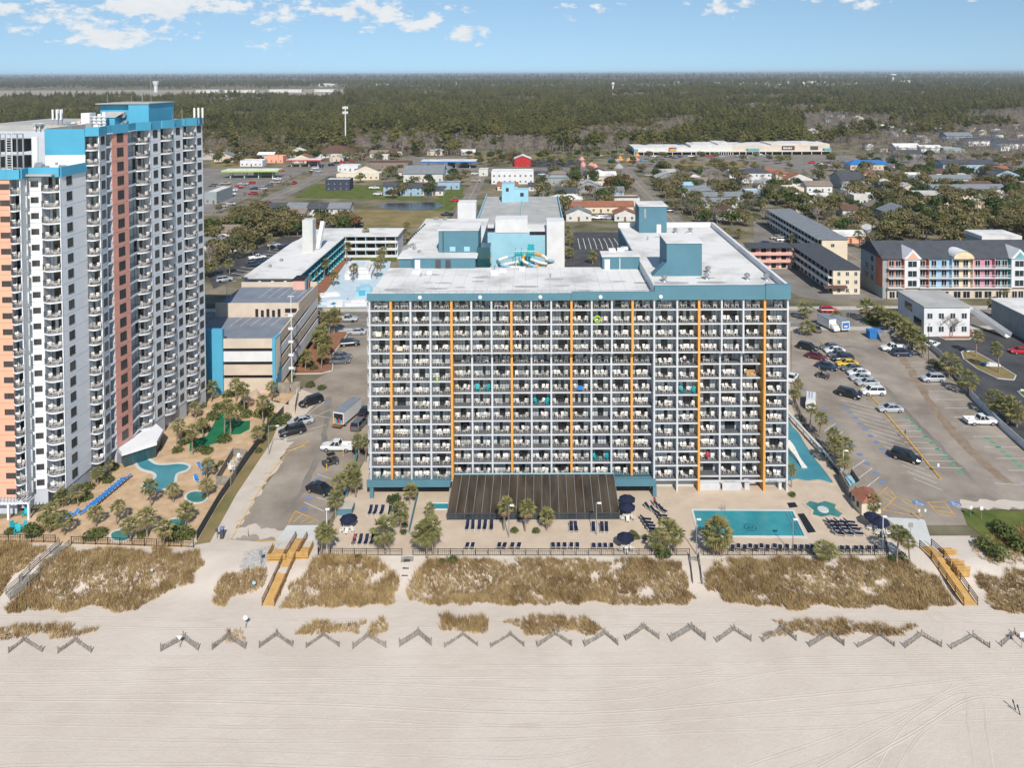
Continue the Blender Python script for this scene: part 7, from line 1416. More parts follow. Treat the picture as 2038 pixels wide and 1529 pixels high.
# ---------------------------------------------------------------- the town
FOOT = []
WM_ = MB(['window_glass', 'white_wall']); WM_.k = 0; WM_.box(-.5, -.03, 0, .5, 0, 1.1); WM_.k = 1; WM_.box(-.6, -.05, -.1, .6, -.001, 0); WM_.box(-.04, -.05, 0, .04, -.031, 1.1); WMESH = WM_.data('window'); DMESH = MB('brown_wood').box(-.5, -.05, 0, .5, 0, 2.0).data('door')
def house(px, py, wpx, d, h, roofm, wallm, rt, label, cat='house', nf=1, nw=None, pitch=.42, name='town_house', group='low buildings of the town'):
    (xa, ya), (xb, yb) = G(px - wpx / 2, py), G(px + wpx / 2, py); y = (ya + yb) / 2; w_ = xb - xa; t = thing(name, label, cat, ((xa + xb) / 2, y + d / 2, 0), group); x0, x1, y1 = xa, xb, y + d; o = ORG[t.name]
    FOOT.append((x0 - 1.5, x1 + 1.5, y - 5, y1 + 1.5)); e = .5; m_ = MB(wallm); m_.box(x0, y, -.05, x1, y1, h); r = MB(roofm); xm, ym = (x0 + x1) / 2, (y + y1) / 2
    if rt == 'flat':
        m_.box(x0, y, h, x1, y + .25, h + .5); m_.box(x0, y1 - .25, h, x1, y1, h + .5); m_.box(x0, y + .26, h, x0 + .25, y1 - .26, h + .5); m_.box(x1 - .25, y + .26, h, x1, y1 - .26, h + .5); r.box(x0 + .26, y + .26, h, x1 - .26, y1 - .26, h + .12)
    elif rt == 'gx':
        p = d / 2 * pitch; r.raw([(x0 - e, y - e, h - .1), (x1 + e, y - e, h - .1), (x1 + e, ym, h + p), (x0 - e, ym, h + p), (x1 + e, y1 + e, h - .1), (x0 - e, y1 + e, h - .1)], [(0, 1, 2, 3), (3, 2, 4, 5)]); r.raw([(x0 - e, y - e, h - .28), (x1 + e, y - e, h - .28), (x1 + e, y - e, h - .1), (x0 - e, y - e, h - .1)], [(0, 1, 2, 3)])
        m_.raw([(x0, y, h), (x0, y1, h), (x0, ym, h + p - .2), (x1, y, h), (x1, y1, h), (x1, ym, h + p - .2)], [(1, 0, 2), (3, 4, 5)])
    elif rt == 'gy':
        p = w_ / 2 * pitch; r.raw([(x0 - e, y - e, h - .1), (xm, y - e, h + p), (xm, y1 + e, h + p), (x0 - e, y1 + e, h - .1), (x1 + e, y - e, h - .1), (x1 + e, y1 + e, h - .1)], [(0, 1, 2, 3), (1, 4, 5, 2)]); m_.raw([(x0, y, h), (x1, y, h), (xm, y, h + p - .2)], [(0, 1, 2)])
    else:
        p = min(d, w_) / 2 * pitch; q = min(d, w_) / 2 * .9; a, b = ((x0 + q, ym), (x1 - q, ym)) if w_ >= d else ((xm, y + q), (xm, y1 - q))
        v = [(x0 - e, y - e, h - .1), (x1 + e, y - e, h - .1), (x1 + e, y1 + e, h - .1), (x0 - e, y1 + e, h - .1), (*a, h + p), (*b, h + p)]; r.raw(v, [(0, 1, 5, 4), (1, 2, 5), (2, 3, 4, 5), (3, 0, 4)] if w_ >= d else [(0, 1, 4), (1, 2, 5, 4), (2, 3, 5), (3, 0, 4, 5)])
    m_.build('wall', t); r.build('roof', t); n = nw if nw is not None else max(1, min(9, int(w_ / 3.2)))
    for f in range(nf):
        for k in range(n):
            if f == 0 and k == n // 2 and n > 1: part(t, 'door', DMESH, loc=(x0 + w_ * (k + .5) / n - o[0], y - .004 - o[1], 0)); continue
            part(t, 'window', WMESH, loc=(x0 + w_ * (k + .5) / n - o[0], y - .004 - o[1], .9 + f * h / nf))
    return t
mat('off_white', (.62, .60, .56), var=.08); mat('light_blue_wall', (.30, .42, .52), var=.08); mat('navy_wall', (.05, .06, .09), var=.1); mat('roof_tan', (.24, .19, .15), var=.12)
HS = [(1152, 440, 50, 9, 3.4, 'slate_pale', 'off_white', 'gy', 'white front-gabled bungalow with grey roof behind the hotel'), (1244, 440, 42, 9, 3.4, 'roof_red', 'off_white', 'gy', 'white front-gabled bungalow with red roof behind the lift tower'), (1196, 424, 130, 9, 3.6, 'roof_red', 'cream_wall', 'gx', 'long red-tiled bungalow joining two gabled fronts'), (1215, 396, 54, 9, 4.5, 'slate_pale', 'light_blue_wall', 'gx', 'blue-grey house among dark green trees'),
 (1390, 391, 66, 10, 3.2, 'slate_pale', 'off_white', 'hip', 'grey hip-roofed house right of the straight street'), (1425, 401, 112, 8, 3, 'slate_pale', 'off_white', 'gx', 'very long low grey roof behind the palms'), (1434, 414, 72, 8, 3.2, 'slate_pale', 'off_white', 'gx', 'grey-roofed cottage row with white dormers'), (1452, 438, 54, 9, 3.2, 'roof_brown', 'off_white', 'gy', 'brown-roofed white house near the hotel roof corner'), (1506, 364, 60, 11, 6.5, 'slate', 'white_wall', 'hip', 'white two-storey house with dark hip roof', 2), (1371, 378, 26, 7, 3, 'turquoise_pale', 'off_white', 'gx', 'tiny pale green-roofed cottage'), (1498, 391, 30, 6, 3.2, 'white_roof', 'light_blue_wall', 'flat', 'light blue flat cottage behind the bare trees'), (1621, 404, 62, 9, 3, 'white_roof', 'off_white', 'gx', 'white metal-roofed house right of the big round tree'), (1612, 425, 56, 9, 2.8, 'grey_roof', 'cream_wall', 'flat', 'grey flat-roofed bungalow near the motel'), (1693, 432, 32, 9, 3.6, 'roof_brown', 'off_white', 'gx', 'small house with brown roof and white gable'), (1693, 484, 60, 8, 3, 'white_roof', 'peach', 'gx', 'peach cottage with white roof behind the dark tree'), (1741, 472, 30, 7, 3, 'white_roof', 'light_blue_wall', 'gy', 'little white-gabled pavilion by the mini green'),
 (1874, 374, 126, 9, 5.6, 'slate_pale', 'off_white', 'gx', 'upper long grey-roofed apartment row with many windows', 2), (1930, 393, 144, 9, 5, 'slate_pale', 'off_white', 'gx', 'lower long grey-roofed apartment row', 2), (1733, 338, 82, 12, 4, 'roof_blue', 'beige_wall', 'hip', 'restaurant with bright blue roof'), (1928, 337, 104, 12, 4, 'slate', 'light_blue_wall', 'gx', 'dark-roofed plaza with teal trim at right'), (1698, 378, 46, 18, 6, 'slate', 'shed_grey', 'gx', 'blue-grey barn-like store left of the apartments'), (1703, 392, 40, 8, 3.2, 'grey_roof', 'white_wall', 'flat', 'low white workshop beside the barn-like store'), (1808, 302, 50, 14, 4, 'white_roof', 'off_white', 'gx', 'white-roofed shed behind the tennis lot, upper'), (1812, 315, 50, 12, 4, 'slate', 'shed_grey', 'gx', 'dark shed with blue-grey roof, upper right'), (1854, 303, 42, 10, 4, 'white_roof', 'white_wall', 'gx', 'storage block with white arched doors'), (1895, 304, 36, 12, 4, 'grey_roof', 'shed_grey', 'flat', 'grey storage block beside the arched doors'), (1910, 284, 52, 14, 7, 'slate_pale', 'light_blue_wall', 'gx', 'tall grey-blue lodge near the brown field', 2), (1962, 290, 70, 12, 5, 'slate', 'white_wall', 'gx', 'row of white gabled villas near the brown field'), (2020, 296, 70, 12, 5, 'slate', 'white_wall', 'gx', 'dark-roofed villa row at the right edge'), (1955, 415, 180, 10, 3.4, 'white_roof', 'cream_wall', 'flat', 'long low cream wall building above the dense trees'), (2014, 322, 24, 8, 3, 'white_roof', 'hot_orange', 'flat', 'small orange-red stand at the right'),
 (672, 379, 48, 9, 6.2, 'white_roof', 'navy_wall', 'flat', 'navy two-storey house with white trim', 2), (712, 358, 84, 12, 3.6, 'white_roof', 'cream_wall', 'flat', 'wide cream flat-roofed shop'), (692, 341, 40, 10, 3.6, 'white_roof', 'white_wall', 'flat', 'white shop nearer the highway'), (588, 443, 36, 8, 4.5, 'roof_tan', 'off_white', 'gx', 'small tan-roofed house below the townhouses', 2), (419, 406, 24, 22, 6, 'white_roof', 'shed_grey', 'flat', 'grey store at the tower edge'), (500, 331, 44, 10, 4, 'white_roof', 'white_wall', 'flat', 'white drive-in behind the lime canopy'), (545, 324, 36, 10, 5, 'orange_pier', 'peach', 'flat', 'orange restaurant behind the lime canopy'), (664, 314, 70, 26, 4, 'roof_brown', 'off_white', 'hip', 'large brown hip-roofed hall under the mast'), (770, 336, 84, 20, 4, 'roof_brown', 'roof_tan', 'flat', 'brown-fronted plaza with a peach gable'), (842, 362, 78, 20, 5.5, 'slate_pale', 'off_white', 'gx', 'pale warehouse with blue-grey roof'), (777, 389, 28, 8, 5.5, 'slate', 'light_blue_wall', 'gx', 'light blue house by the pond', 2), (818, 390, 42, 9, 5, 'slate', 'light_blue_wall', 'gx', 'white and blue house by the pond', 2), (858, 389, 48, 9, 3, 'slate', 'off_white', 'gx', 'dark-roofed bungalow by the pond'), (1020, 366, 84, 12, 7.5, 'white_roof', 'white_wall', 'flat', 'white two-tier seafood hall with red sign', 2), (1040, 332, 32, 12, 6, 'white_roof', 'red_paint', 'gy', 'red-fronted white gabled shop like a chapel'), (1010, 379, 40, 8, 3, 'roof_red', 'cream_wall', 'gx', 'small orange-roofed house behind the grey garage'), (1070, 380, 36, 8, 3, 'slate', 'off_white', 'gx', 'small grey house right of the orange-roofed one'), (962, 350, 18, 9, 4, 'grey_roof', 'off_white', 'flat', 'small kiosk left of the seafood hall')]
for h_ in HS: house(*h_[:9], nf=h_[9] if len(h_) > 9 else 1)
for i, (a, rm_) in enumerate(((550, 'slate'), (590, 'slate_pale'), (632, 'slate'), (674, 'slate_pale'))): house(a, 436, 41, 10, 5.2, rm_, 'off_white', 'gx', ['dark-roofed left end of the townhouse row', 'grey-roofed second townhouse in the row', 'dark-roofed third townhouse in the row', 'grey-roofed right end of the townhouse row'][i], nf=2)
# blue-and-white dealer canopy, filling stations
def station(px, py, wpx, d, band, label, h=4.6):
    (xa, y), (xb, _) = G(px - wpx / 2, py), G(px + wpx / 2, py); t = thing('filling_station', label, 'filling station', ((xa + xb) / 2, y, 0)); MB(band).box(xa, y, h, xb, y + d, h + .9).build('fascia', t); MB('white_roof').box(xa + .2, y + .2, h + .9, xb - .2, y + d - .2, h + 1.0).build('roof', t); FOOT.append((xa, xb, y - 3, y + d + 2))
    for k in range(4):
        x = xa + (xb - xa) * (k + .5) / 4
        for yy in (y + d * .3, y + d * .7): MB('metal_white').box(x - .2, yy - .2, 0, x + .2, yy + .2, h).build('column', t)
        MB('metal_grey').box(x - .5, y + d * .45, 0, x + .5, y + d * .55, 1.8).build('fuel_pump', t)
    MB('beige_wall').box(xa + (xb - xa) * .45, y + d + 1, 0, xa + (xb - xa) * .8, y + d + 9, 4).build('kiosk', t)
station(496, 356, 112, 12, 'lime', 'filling station with lime green canopy'); station(603, 333, 70, 12, 'red_paint', 'filling station with red canopy'); station(892, 336, 112, 14, 'roof_blue', 'dealer canopy with blue and white fascia')
# strip mall with its sign
ML = thing('shopping_plaza', 'long white shopping plaza in front of the pine wood', 'shops', (*G(1460, 309), 0)); (xa, ym_), (xb, _) = G(1262, 309), G(1660, 309); FOOT.append((xa, xb, ym_ - 4, ym_ + 40))
for k, (a, b, h, m_) in enumerate(((0, .29, 6, 'off_white'), (.29, .43, 8, 'off_white'), (.43, .5, 9, 'off_white'), (.5, .7, 7.5, 'beige_wall'), (.7, 1, 8.5, 'beige_wall'))):
    x0_, x1_ = xa + (xb - xa) * a, xa + (xb - xa) * b; MB(m_).box(x0_, ym_ + 3, 2.6, x1_, ym_ + 36, h).build('wall', ML); MB('white_roof').box(x0_ + .3, ym_ + 3.5, h, x1_ - .3, ym_ + 35.5, h + .15 + .02 * k).build('roof', ML); MB('door_glass').box(x0_, ym_ + 3.4, 0, x1_ - .02, ym_ + 3.6, 2.6).build('shop_window', ML)
    for u in range(6): x = x0_ + (x1_ - x0_) * u / 6; MB('off_white').box(x, ym_ + .2, 0, x + .5, ym_ + .7, 2.6).build('column', ML)
    MB('off_white').box(x0_, ym_, 2.6, x1_, ym_ + 2.98, 3.2).build('arcade', ML)
x0_ = xa + (xb - xa) * .435; g = MB('off_white'); w2 = (xb - xa) * .06; g.raw([(x0_, ym_ + 2.9, 9), (x0_ + w2, ym_ + 2.9, 9), (x0_ + w2 / 2, ym_ + 2.9, 11.5), (x0_ + w2 / 2, ym_ + 12, 11.5)], [(0, 1, 2), (0, 2, 3), (1, 3, 2)]); g.build('gable', ML)
for a, b, m_ in ((.575, .635, 'bay_teal'), (0, .02, 'bay_teal'), (.965, 1, 'bay_teal')): MB(m_).box(xa + (xb - xa) * a, ym_ - .3, 3.25, xa + (xb - xa) * b, ym_ + 2.95, 5.2).build('awning', ML)
MB('black').box(xa + (xb - xa) * .755, ym_ + 2.85, 3.8, xa + (xb - xa) * .82, ym_ + 2.99, 7.2).build('sign_board', ML); MB('dark_grey').box(xa + (xb - xa) * .9, ym_ + 2.85, 3.8, xa + (xb - xa) * .94, ym_ + 2.99, 7.0).build('sign_board', ML)
lt_ = MB(['white_wall', 'red_paint']); x = xa + (xb - xa) * .762
for k in range(7): lt_.k = 1 if k == 6 else 0; w3 = (xb - xa) * .0065; lt_.box(x, ym_ + 2.74, 4.7, x + w3 * (.75 if k % 3 else 1), ym_ + 2.845, 6.3 - .25 * (k % 2)); x += w3 * 1.2
lt_.build('sign_lettering', ML)
MB('red_paint').box(xa + (xb - xa) * .18, ym_ - .1, 5.42, xa + (xb - xa) * .2, ym_ + 2.9, 6.3).build('sign_board', ML); MB('blue_cloth').box(xa + (xb - xa) * .2003, ym_ - .1, 5.42, xa + (xb - xa) * .215, ym_ + 2.9, 6.3).build('sign_board', ML)
MB('paint_yellow').box(xa + (xb - xa) * .18, ym_ - .1, 3.5, xa + (xb - xa) * .215, ym_ + 2.9, 5.4).build('sign_board', ML)
# amusement park: bright mounds and frames
rr = random.Random(9)
for i in range(16):
    px, py = rr.uniform(1155, 1285), rr.uniform(306, 342); x, y = G(px, py); c = rr.choice(['terracotta', 'turquoise', 'rock', 'rock', 'orange_pier', 'cream_wall']); b = MB(c); h = rr.uniform(1.5, 4); b.lathe([(rr.uniform(2, 4), 0), (rr.uniform(1.6, 3), h * .4), (rr.uniform(1, 2), h * .75), (.4, h)], x, y, 7); FOOT.append((x - 4, x + 4, y - 4, y + 4))
    b.build('theme_rock', label=f'{c.split("_")[0]} theme park mound, {nth(i)} among the mini-golf hills', cat='mound', group='mini-golf hills')
# mast, poles, distant landmarks
x, y = G(688, 300); ms = thing('cell_mast', 'tall pale cell mast rising above the trees', 'mast', (x, y, 0)); MB('metal_white').tube((x, y, 0), (x, y, 41), .75, .4, n=10).build('mast_pole', ms)
for z in (34, 38.5):
    for k in range(6): a = k * 1.047; p = (x + 2.2 * math.cos(a), y + 2.2 * math.sin(a)); b = MB('metal_white'); b.box(p[0] - .3, p[1] - .2, z, p[0] + .3, p[1] + .2, z + 2.2); b.bar((x, y, z + 1), (*p, z + 1), .12, .12); b.build('antenna', ms)
for i, (px, py, h) in enumerate([(437, 441, 11), (517, 398, 12), (560, 372, 12), (600, 352, 12), (640, 338, 12), (735, 348, 11), (883, 410, 10), (906, 425, 9), (636, 452, 11), (1408, 440, 11), (1319, 385, 11), (1767, 430, 13), (1560, 380, 11), (1600, 350, 12), (1640, 362, 12), (1745, 352, 12), (1890, 355, 13), (1920, 350, 13), (1330, 342, 11), (1105, 345, 11), (965, 330, 11), (985, 345, 10), (760, 300, 12), (850, 318, 12), (555, 336, 13), (530, 345, 11), (1815, 300, 12), (1720, 510, 9), (1388, 446, 9), (485, 440, 9)]):
    x, y = G(px, py); t = thing('utility_pole', f'wooden utility pole, {nth(i)} in the town behind', 'pole', (x, y, 0), 'utility poles in the town'); MB('bark').tube((x, y, 0), (x, y, h), .16, .1, n=5).build('pole', t); MB('bark').box(x - 1.2, y - .06, h - .9, x + 1.2, y + .06, h - .75).build('crossarm', t)
x, y = -1540, 3080; ct_ = MB('white_wall'); ct_.tube((x, y, 0), (x, y, 30), 7, 7, n=8); ct_.tube((x, y, 30), (x, y, 42), 9, 12, n=8); ct_.tube((x, y, 42), (x, y, 46), 12, 12, n=8); ct_.build('control_tower', label='squat pale airport control tower on the horizon at left', cat='tower')
for i, (x, y, w_, d_, h) in enumerate([(-1330, 2980, 90, 40, 10), (-1210, 2960, 120, 40, 9), (-1050, 3000, 130, 30, 10), (-880, 3040, 80, 30, 9)]): b = MB('white_roof'); b.box(x, y, 0, x + w_, y + d_, h); b.m('off_white').box(x - 1, y - 1, h, x + w_ + 1, y + d_ + 1, h + 2); b.build('airport_hall', label=f'long white airport hall, {nth(i)} from left at the airfield', cat='building')
for i, (px, w_, dY) in enumerate([(1450, 140, 4300), (1500, 190, 4400), (1560, 90, 4500), (1625, 200, 4350), (1690, 130, 4500), (1345, 60, 4600), (760, 70, 4200), (650, 90, 4300), (905, 60, 4600), (1800, 100, 4800)]): x = W(px, 160, dY)[0]; b = MB('white_roof'); b.box(x - w_ / 2, dY, 0, x + w_ / 2, dY + 60, 17); b.m('off_white').box(x - w_ * .2, dY - 4, 0, x + w_ * .3, dY, 20); b.build('far_mall', label=f'pale big-box building on the horizon, {nth(i)} of the far malls', cat='building')
for i, (px, dY, r, h) in enumerate([(1220, 2400, 5, 42), (1777, 5200, 22, 60)]): x = W(px, 165, dY)[0]; b = MB('white_wall'); b.tube((x, dY, 0), (x, dY, h * .75), r * .6 if i == 0 else r * .3, n=10); b.lathe([(r * .4, h * .75), (r, h * .85), (r, h * .95), (r * .4, h)], x, dY, 12); b.build('water_tower', label=['slim white water tower above the forest', 'bulbous white water tower on the right horizon'][i], cat='water tower')
# far cars
rr = random.Random(3); FCOL = ['white', 'white', 'silver', 'grey', 'black', 'navy', 'red', 'tan', 'silver']
def farcars(where, pts, rz=None):
    for i, (px, py) in enumerate(pts):
        c = rr.choice(FCOL); kd = rr.choice(['sedan', 'suv', 'suv', 'pickup']); single('town_car', FARC[kd], (*G(px, py), .01), (rz if rz is not None else rr.choice([0, PI])) + rr.uniform(-.08, .08), f'{c} {"pickup" if kd == "pickup" else "car"} {where}, {nth(i)} from left', 'car', 'cars in the town', 1.1, ['car_' + c])
farcars('in the lot of the lime filling station', sorted([(424, 371), (440, 373), (449, 367), (452, 383), (461, 388), (465, 380), (473, 375), (479, 372), (485, 368), (500, 366), (506, 377), (524, 377), (535, 372), (503, 387), (548, 365), (458, 408), (445, 412), (552, 358)])); farcars('on the left inland street', [(586, 366), (622, 340), (640, 333)], 1.57); farcars('by the red filling station', [(628, 336), (634, 342), (660, 330), (668, 326), (680, 324), (700, 322), (712, 318)])
farcars('in the motel side car park', [(447, 560), (512, 516), (520, 522), (545, 490), (570, 495), (505, 530)], .5); farcars('in the plaza car park', [(1303, 312), (1330, 313), (1342, 315), (1352, 313), (1375, 312), (1392, 312), (1412, 312), (1425, 310), (1436, 313), (1470, 312), (1482, 315), (1505, 307), (1512, 309), (1525, 312), (1615, 325), (1630, 328), (1655, 331), (1660, 334), (1700, 332)]); farcars('by the blue-roofed restaurant', [(1612, 357), (1655, 363), (1595, 361), (1780, 334), (1795, 346), (1808, 348), (1815, 350), (1900, 345), (1925, 347), (1975, 347), (2010, 350)]); farcars('on the highway', [(800, 341), (945, 347), (1130, 345), (1460, 346), (1540, 346), (1700, 344), (1290, 350), (560, 341)], 0); farcars('by the pond houses', [(752, 388), (770, 386), (905, 401), (890, 429), (712, 450), (745, 376), (668, 372)]); farcars('behind the red-roofed bungalows', [(1200, 432), (1188, 436), (1212, 436), (1330, 422), (1380, 415)]); farcars('in the motel yard', [(1525, 487), (1545, 476), (1558, 480)]); farcars('in the street by the dense trees', [(1745, 428), (1765, 432), (1788, 438), (1796, 435), (1700, 424), (1712, 424)]); farcars('on the boulevard', [(1650, 622), (1180, 620), (690, 640)], 0); farcars('by the seafood hall', [(1078, 349), (1095, 352), (1140, 350), (1155, 348), (948, 362), (830, 345), (850, 347), (895, 345)])
# ---------------------------------------------------------------- trees of the town: named stands, then a mixed scatter
LOTS = [P((300, 420), (430, 425), (510, 385), (600, 345), (610, 334), (400, 334), (200, 340)), P((425, 575), (478, 548), (600, 478), (612, 470), (560, 472), (500, 500), (412, 545)), P((1262, 340), (2100, 345), (2100, 312), (1255, 306)), P((1122, 532), (1240, 532), (1236, 462), (1142, 462)), P((1500, 545), (1590, 590), (1650, 600), (1760, 598), (1745, 540), (1500, 440)), P((800, 340), (925, 340), (930, 312), (800, 312)), P((672, 450), (880, 452), (900, 420), (690, 416)), P((585, 394), (840, 398), (850, 372), (625, 366)), P((752, 420), (740, 400), (868, 400), (890, 410), (865, 420)), P((300, 318), (430, 318), (525, 300), (510, 290), (300, 292))]
def free(x, y):
    if 203 < y < 226 or 537 < y < 565: return False
    if y < 540 and any(a - 2 < x < b + 2 for a, b in ((-153, -141), (-39.5, -32), (62, 71), (118, 126), (190, 199))): return False
    if any(a < x < b and c < y < d for a, b, c, d in FOOT): return False
    if (-90 < x < -50 and 225 < y < 302) or (-27 < x < 12 and 225 < y < 312) or (75 < x < 120 and 232 < y < 343) or (106 < x < 202 and 225 < y < 266): return False
    return not any(inpoly(x, y, l) for l in LOTS)
rh_ = random.Random(77)
def infill(where, poly, n, seed):
    r = random.Random(seed); xs, ys = zip(*poly); got = []; t = 0
    while len(got) < n and t < n * 60:
        t += 1; px, py = r.uniform(min(xs), max(xs)), r.uniform(min(ys), max(ys)); x, y = G(px, py)
        if inpoly(px, py, poly) and all(free(x + a, y + b) for a in (-9, 0, 9) for b in (-4, 4, 14)) and all(abs(x - p[2]) > 20 or abs(y - p[3]) > 19 for p in got): got.append((px, py, x, y))
    for i, (px, py, x, y) in enumerate(sorted(got)):
        rf_ = r.choice(['slate_pale', 'slate', 'white_roof', 'roof_tan', 'roof_brown', 'grey_roof', 'roof_red']); w_ = r.uniform(10, 17) * FPX / y
        house(px, py, w_, r.uniform(8, 11), r.uniform(2.9, 4.6), rf_, r.choice(['off_white', 'white_wall', 'cream_wall', 'shed_grey', 'light_blue_wall', 'beige_wall']), r.choice(['gx', 'gx', 'gy', 'hip', 'flat']), f'{ {"slate_pale": "grey", "slate": "dark", "white_roof": "white", "roof_tan": "tan", "roof_brown": "brown", "grey_roof": "pale grey", "roof_red": "red"}[rf_]}-roofed small house {where}, {nth(i)} from left')
infill('right of the straight street', [(1310, 440), (1300, 350), (1560, 350), (1600, 400), (1540, 430), (1430, 450)], 26, 1)
infill('between the motel and the apartment rows', [(1560, 420), (1600, 350), (1860, 362), (1880, 415), (1770, 450), (1660, 440)], 24, 2)
infill('at the far right blocks', [(1880, 425), (1870, 345), (2060, 350), (2060, 420)], 14, 3)
infill('between the two middle streets', [(1070, 420), (1060, 352), (1270, 352), (1280, 425)], 14, 4)
infill('in the blocks by the pond', [(690, 370), (700, 345), (950, 345), (930, 400), (880, 400)], 9, 5)
infill('beyond the highway behind the shops', [(430, 322), (560, 308), (940, 308), (940, 322), (640, 326)], 10, 6)
infill('left of the left street', [(300, 520), (330, 440), (420, 420), (500, 430), (440, 500)], 6, 7)
KT = {'oak': ('oak_tree', OAKS, 'olive-brown live oak'), 'green': ('leafy_tree', GREENS, 'dark green bushy tree'), 'spring': ('leafy_tree', SPRINGS, 'pale yellow-green tree'), 'rust': ('leafy_tree', RUSTS, 'rust-brown tree'), 'bare': ('bare_tree', BARES, 'bare grey tree'), 'pine': ('pine_tree', PINES, 'tall dark pine'), 'palm': ('palm_tree', PALMS, 'town palm')}
def stand(where, poly, n, kinds, smin=.8, smax=1.2, sp=5.0, chk=True, seed=1):
    r = random.Random(seed + n); xs, ys = zip(*poly); pts = []; tries = 0; gp = [G(*p) for p in poly]
    while len(pts) < n and tries < n * 40:
        tries += 1; px, py = r.uniform(min(xs), max(xs)), r.uniform(min(ys), max(ys))
        if not inpoly(px, py, poly): continue
        x, y = G(px, py)
        if chk and not free(x, y): continue
        if any((x - a) ** 2 + (y - b) ** 2 < sp * sp for a, b, *_ in pts): continue
        pts.append((x, y, px, r.choice(kinds)))
    cnt = {}
    for x, y, px, k in sorted(pts, key=lambda q: q[2]):
        i = cnt[k] = cnt.get(k, -1) + 1; nm, tm, lb = KT[k]
        plant(nm, r.choice(tm), x, y, 0, r.uniform(smin, smax), f'{lb} {where}, {nth(i)} from left', 'tree', 'trees of the town')
stand('in the thicket left of the white-roofed motel', [(412, 570), (412, 470), (470, 440), (560, 445), (600, 470), (560, 474), (495, 500), (430, 535)], 26, ['oak', 'oak', 'oak', 'green', 'bare'], 1.0, 1.5, 6, seed=2)
stand('round the townhouse row', [(420, 470), (440, 430), (520, 395), (540, 440), (720, 445), (700, 465), (600, 470)], 30, ['oak', 'oak', 'green', 'rust'], 1.0, 1.5, 5.5, seed=3)
stand('in the dense wood right of the motel', [(1760, 485), (1800, 415), (2070, 418), (2070, 500), (1860, 488)], 80, ['oak', 'oak', 'oak', 'green', 'palm'], 1.0, 1.6, 4.8, seed=4)
stand('above the dense wood', [(1720, 400), (1760, 385), (1850, 395), (1870, 425), (1790, 440), (1720, 420)], 16, ['oak', 'oak', 'green'], 1.0, 1.4, 6, seed=5)
stand('behind the hotel roof on the right', [(1340, 450), (1330, 405), (1480, 415), (1540, 440), (1530, 470), (1450, 455)], 26, ['palm', 'palm', 'oak', 'bare', 'green'], .9, 1.3, 5, seed=6)
stand('between the straight street and the plaza', [(1330, 400), (1300, 345), (1480, 348), (1600, 390), (1580, 410), (1480, 405)], 60, ['bare', 'bare', 'oak', 'green', 'oak'], 1.0, 1.5, 5, seed=7)
stand('along the middle street', [(1070, 400), (1080, 352), (1280, 352), (1275, 405), (1180, 415), (1120, 440)], 42, ['green', 'green', 'oak', 'bare', 'rust'], 1.0, 1.5, 5, seed=8)
stand('near the motel and peach cottage', [(1540, 420), (1600, 405), (1740, 440), (1760, 490), (1700, 520), (1690, 480)], 26, ['oak', 'green', 'bare', 'palm'], .9, 1.3, 5, seed=9)
stand('around the pond', [(700, 415), (750, 395), (890, 398), (905, 370), (870, 366), (740, 398)], 8, ['rust', 'bare', 'green', 'oak'], .7, 1.1, 8, False, seed=10)
stand('in the blocks left of the middle street', [(700, 366), (930, 370), (960, 345), (940, 338), (720, 345)], 16, ['oak', 'green', 'spring', 'bare'], .8, 1.2, 7, seed=11)
stand('along the plaza car park', [(1260, 330), (1280, 312), (1700, 318), (1720, 335), (1500, 345)], 26, ['oak', 'spring', 'oak'], .7, 1.0, 10, False, seed=12)
stand('in the mini-golf park', [(1100, 345), (1120, 305), (1290, 305), (1290, 345)], 26, ['spring', 'spring', 'green', 'oak'], .8, 1.1, 6, seed=13)
stand('among the right-hand shops', [(1700, 400), (1700, 345), (2070, 352), (2070, 400)], 66, ['oak', 'green', 'bare', 'oak'], 1.0, 1.5, 6, seed=14)
stand('on the verges of the left street', [(420, 440), (440, 410), (560, 360), (620, 345), (600, 365), (480, 420)], 12, ['bare', 'oak', 'rust'], .5, .8, 7, seed=15)
stand('beyond the highway at left', [(420, 335), (430, 308), (720, 300), (930, 306), (930, 318), (700, 325), (560, 318)], 60, ['oak', 'green', 'spring', 'bare', 'rust'], .9, 1.4, 6.5, seed=16)
stand('at the front of the pine wood', [(1262, 303), (1262, 292), (1660, 292), (1660, 300)], 40, ['pine'], 1.0, 1.35, 6, False, seed=17)
stand('in the bare wood edge behind the clearing', [(740, 311), (740, 296), (1250, 296), (1250, 310)], 70, ['bare', 'bare', 'bare', 'pine'], 1.2, 1.8, 6, False, seed=18)

stand('in the clearing before the bare wood', [(930, 335), (930, 309), (1140, 309), (1140, 330)], 34, ['spring', 'oak', 'green', 'bare', 'rust'], .8, 1.3, 5, seed=31)
stand('on the islands of the right-hand lots', [(1560, 345), (1680, 314), (2070, 316), (2070, 350)], 60, ['oak', 'bare', 'green', 'bare'], .9, 1.3, 7, False, seed=32)
stand('in the back yards right of the straight street', [(1310, 445), (1300, 350), (1600, 350), (1700, 420), (1600, 430), (1430, 455)], 60, ['bare', 'oak', 'green', 'bare', 'palm'], .8, 1.2, 4.5, seed=33)
stand('in the back yards of the right blocks', [(1600, 430), (1600, 352), (2060, 352), (2060, 425), (1770, 450)], 70, ['bare', 'oak', 'green', 'bare', 'oak'], .8, 1.25, 4.5, seed=34)
